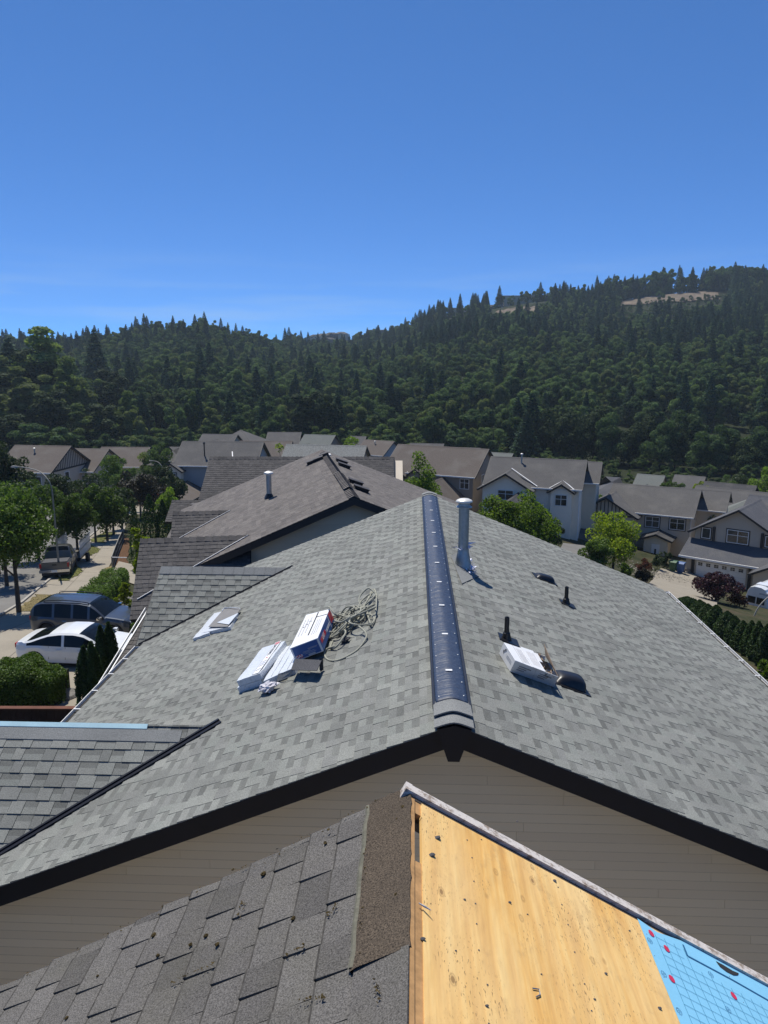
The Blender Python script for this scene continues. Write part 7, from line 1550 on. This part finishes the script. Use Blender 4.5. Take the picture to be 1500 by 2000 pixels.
SPEC = [  # picture x, picture y of the top, distance, kind, width factor
 (84, 628, 225, 'p0', 1.0), (52, 655, 222, 'p2', .8), (120, 690, 215, 'p0', .8), (14, 672, 230, 'c0', 1.2), (2, 690, 216, 'p1', 1.0), (40, 712, 205, 'p1', 1.0), (-30, 700, 210, 'p2', 1.1), (78, 730, 204, 'p1', .9), (105, 745, 200, 'p2', .9), (182, 640, 300, 'c0', 1.2), (205, 692, 245, 'p2', .9), (165, 728, 215, 'p1', .8), (228, 706, 232, 'p2', .8),
 (150, 775, 196, 'p0', 1.1), (190, 762, 198, 'p2', 1.1), (240, 748, 205, 'p0', .8), (268, 778, 200, 'd1', 1.0), (300, 742, 215, 'p2', .8), (338, 775, 205, 'd0', 1.0), (372, 750, 212, 'p0', .7), (405, 775, 206, 'd1', 1.0), (448, 760, 212, 'c0', 1.1), (465, 790, 204, 'd2', 1.0), (512, 772, 208, 'c1', 1.0), (540, 790, 204, 'd0', 1.0),
 (585, 740, 205, 'p2', .85), (612, 735, 206, 'p2', .8), (640, 742, 204, 'p2', .75), (660, 765, 208, 'c0', 1.0), (715, 775, 205, 'd1', 1.1), (760, 800, 200, 'd0', 1.0), (604, 690, 330, 'c0', 1.1), (780, 745, 300, 'c1', 1.1), (845, 800, 198, 'd1', 1.1), (880, 812, 195, 'd2', 1.2), (920, 790, 215, 'd4', 1.2), (965, 820, 190, 'd0', 1.2),
 (1012, 772, 196, 'c2', 1.3), (1040, 764, 194, 'c0', 1.4), (1028, 800, 188, 'c1', 1.3), (1075, 800, 192, 'p2', .8), (1105, 795, 190, 'p1', .9), (1130, 815, 186, 'p2', .9), (1165, 800, 190, 'p2', .9), (1200, 818, 184, 'p2', .9), (1235, 822, 184, 'd2', 1.3), (1262, 812, 188, 'p2', .9), (1290, 828, 180, 'd2', 1.3), (1325, 832, 180, 'p2', .9), (1350, 812, 190, 'p2', .8), (1392, 850, 172, 'd1', 1.1), (1425, 842, 176, 'd0', 1.1), (1460, 855, 170, 'd4', 1.1), (1500, 845, 172, 'd1', 1.2), (1540, 850, 170, 'd0', 1.2),
 (25, 800, 182, 'p2', 1.1), (60, 820, 176, 'd2', 1.2), (110, 830, 178, 'd2', 1.1), (-10, 770, 188, 'p1', 1.1), (150, 835, 182, 'd2', 1.1), (200, 832, 184, 'd2', 1.1), (250, 838, 184, 'd1', 1.0), (290, 835, 186, 'd2', 1.0), (330, 838, 186, 'd2', 1.0), (370, 836, 188, 'c1', 1.0)]
for px, py, t_, key, wf in SPEC:
    if px > 1060 and key[0] in 'pd': key = 'q%d' % (int(px) % 3 != 0); wf = rg.uniform(.85, 1.1); py -= rg.uniform(0, 22)
    if px < 135: py -= 16; wf *= 1.25
    wf *= (1.45 if px < 350 and key[0] == 'p' else 1.4 if 560 < px < 700 and key[0] == 'p' else 1.0)
    P = ray(px, py)*t_; h = max(5, P.z-g(P.x, P.y)+.3); lb, gr_, nm = GF[key[0]]; zn = zone_of(P.x, P.y, P.z-h*.5); lb = lb.split(' standing')[0]+' at the forest edge '+zn if 'edge' not in zn else lb.split(' standing')[0]+' of the forest '+zn; gr_ = gr_+' '+zn; place_ft(key, P.x, P.y, h, wf*min(1.3, HGT[key]/h if h < HGT[key] else 1.0)**.5, rg.random()*6.28, lb, gr_, nm); placed.append((P.x, P.y))
cand = []
tries = 0
while len(cand) < 11500 and tries < 60000:
    tries += 1; y = math.sqrt(rg.uniform(196**2, 760**2)); X = rg.uniform(-420, 1950); x = (X-810)/1510*y; d = float(np.interp(X, SKX, SKD)); f = (y-205)/(d-205)
    if y > d+22: continue
    if 1198 < X < 1412 and d-120 < y < d-6 and rg.random() < .985: continue
    if 950 < X < 1075 and d-80 < y < d+12: continue
    if 868 < X < 918 and d-40 < y < d+14: continue
    if 596 < X < 690 and (d-7 < y): continue
    if y > d-12 and 720 < X < 752 and False: continue
    if 720 < X < 752 and d-35 < y: continue
    if f < .12 and rg.random() < .25 and y < 230: continue
    if X < 340 and y < 236 and rg.random() < .8: continue
    if (570 < X < 680 or X > 1060) and y < 222: continue
    cl = math.sin(x*.028+2.1)+math.sin(y*.031+x*.011)+.6*math.sin(x*.07-y*.05)
    pc = .06+(.34 if (X > 820 and f > .45) else .04 if f > .8 else .0)*(1 if cl > -.2 else .25)+(.18 if cl > 1.1 else 0)
    if 400 < X < 1150 and f < .5: pc *= .35
    if rg.random() < pc: key = 'c%d' % rg.integers(0, 3); h = rg.uniform(12, 21)*(1.15 if f > .95 and X > 1150 else 1)
    else: key = 'd%d' % rg.choice(6, p=[.24, .16, .22, .08, .16, .14]); h = 7+10*rg.random()**1.5
    if 590 < X < 695 and f > .8: h = rg.uniform(3, 6)
    if 320 < X < 480 and f > .93: h *= .8
    if X > 1170 and f > .99: h = rg.uniform(14, 24)
    cand.append((x, y, key, h, f, rg.random()*6.28, rg.uniform(.85, 1.2)))
for k in range(1400):                                  # low growth along the crest so no sky shows under the crowns
    X = rg.uniform(-300, 1900); d = float(np.interp(X, SKX, SKD)); y = d+rg.uniform(-4, 14); x = (X-810)/1510*y
    if 596 < X < 690 or 868 < X < 918 or 950 < X < 1075: continue
    cand.append((x, y, 'd%d' % rg.choice(5), rg.uniform(4, 7.5), 1, rg.random()*6.28, rg.uniform(1.1, 1.6)))
for k in range(420):
    X = rg.uniform(1195, 1415) if k % 3 else rg.uniform(950, 1080); d = float(np.interp(X, SKX, SKD)); y = d-rg.uniform(30, 120); x = (X-810)/1510*y; cand.append((x, y, 'd%d' % rg.choice(6), rg.uniform(2.5, 5.5), 1, rg.random()*6.28, rg.uniform(1.1, 1.6)))
for k in range(900):
    X = rg.uniform(-300, 1800); y = rg.uniform(150 if X > 980 else 190, 214); x = (X-810)/1510*y
    if y < 178 and rg.random() < .3: continue
    cand.append((x, y, 'd%d' % rg.choice(5), rg.uniform(4.5, 9.5) if X < 960 else rg.uniform(2.5, 5.0), 0, rg.random()*6.28, rg.uniform(1.0, 1.5)))
cand.sort(key=lambda c: c[1]/c[3]); nind = 225
for x, y, key, h, f, rz, wf in cand[:nind]:
    lb, gr_, nm = GF[key[0]]; zn = zone_of(x, y, g(x, y)+h*.5); lb = lb.split(' standing')[0]+' at the forest edge '+zn if 'edge' not in zn else lb.split(' standing')[0]+' of the forest '+zn; gr_ = gr_+' '+zn; place_ft(key, x, y, h, wf, rz, lb, gr_, nm)
# the rest of the wood, one mass per leaf type: points carrying an instance of a tree
src = {}
for key in [k for k in FT if k[0] not in 'pq']:
    cme = FT[key][0]; o = bpy.data.objects.new('forest_source', cme); src[key] = o
def gn_forest(key, rows):
    me = bpy.data.meshes.new('forest'); co = np.array([[r[0], r[1], g(r[0], r[1])-.3] for r in rows]); me.vertices.add(len(rows)); me.vertices.foreach_set('co', co.astype(np.float32).ravel())
    at = me.attributes.new('tsc', 'FLOAT_VECTOR', 'POINT'); at.data.foreach_set('vector', np.array([[r[3]/HGT[key]*r[6]]*2+[r[3]/HGT[key]] for r in rows], np.float32).ravel())
    at = me.attributes.new('trot', 'FLOAT_VECTOR', 'POINT'); at.data.foreach_set('vector', np.array([[0, 0, r[5]] for r in rows], np.float32).ravel())
    o = bpy.data.objects.new('forest', me); COL.objects.link(o); o['kind'] = 'stuff'
    ng = bpy.data.node_groups.new('forest_nodes', 'GeometryNodeTree'); ng.interface.new_socket('Geometry', in_out='INPUT', socket_type='NodeSocketGeometry'); ng.interface.new_socket('Geometry', in_out='OUTPUT', socket_type='NodeSocketGeometry')
    N = ng.nodes; gi, go_ = N.new('NodeGroupInput'), N.new('NodeGroupOutput'); ip = N.new('GeometryNodeInstanceOnPoints'); oi = N.new('GeometryNodeObjectInfo'); oi.inputs[0].default_value = src[key]
    a1, a2 = N.new('GeometryNodeInputNamedAttribute'), N.new('GeometryNodeInputNamedAttribute'); a1.data_type = a2.data_type = 'FLOAT_VECTOR'; a1.inputs[0].default_value = 'tsc'; a2.inputs[0].default_value = 'trot'
    L = ng.links.new; L(gi.outputs[0], ip.inputs['Points']); L(oi.outputs['Geometry'], ip.inputs['Instance']); L(a1.outputs[0], ip.inputs['Scale']); L(a2.outputs[0], ip.inputs['Rotation']); L(ip.outputs[0], go_.inputs[0])
    md = o.modifiers.new('trees', 'NODES'); md.node_group = ng
for key in src:
    rows = [c for c in cand[nind:] if c[2] == key]
    if rows: gn_forest(key, rows)

# ------------------------------------------------------------------ thin air haze over the valley
hz_ = MB(); hz_.box(-1100, 1100, -40, 1150, -42, 115); t = NT('haze_air'); t.n.remove(t.b); pv = t.new('ShaderNodeVolumePrincipled'); pv.inputs['Color'].default_value = (.70, .87, 1.0, 1); pv.inputs['Density'].default_value = .00017; pv.inputs['Anisotropy'].default_value = .2
t.link(pv.outputs[0], t.n['Material Output'].inputs['Volume']); o = hz_.build('haze', [t.m]); o['kind'] = 'stuff'
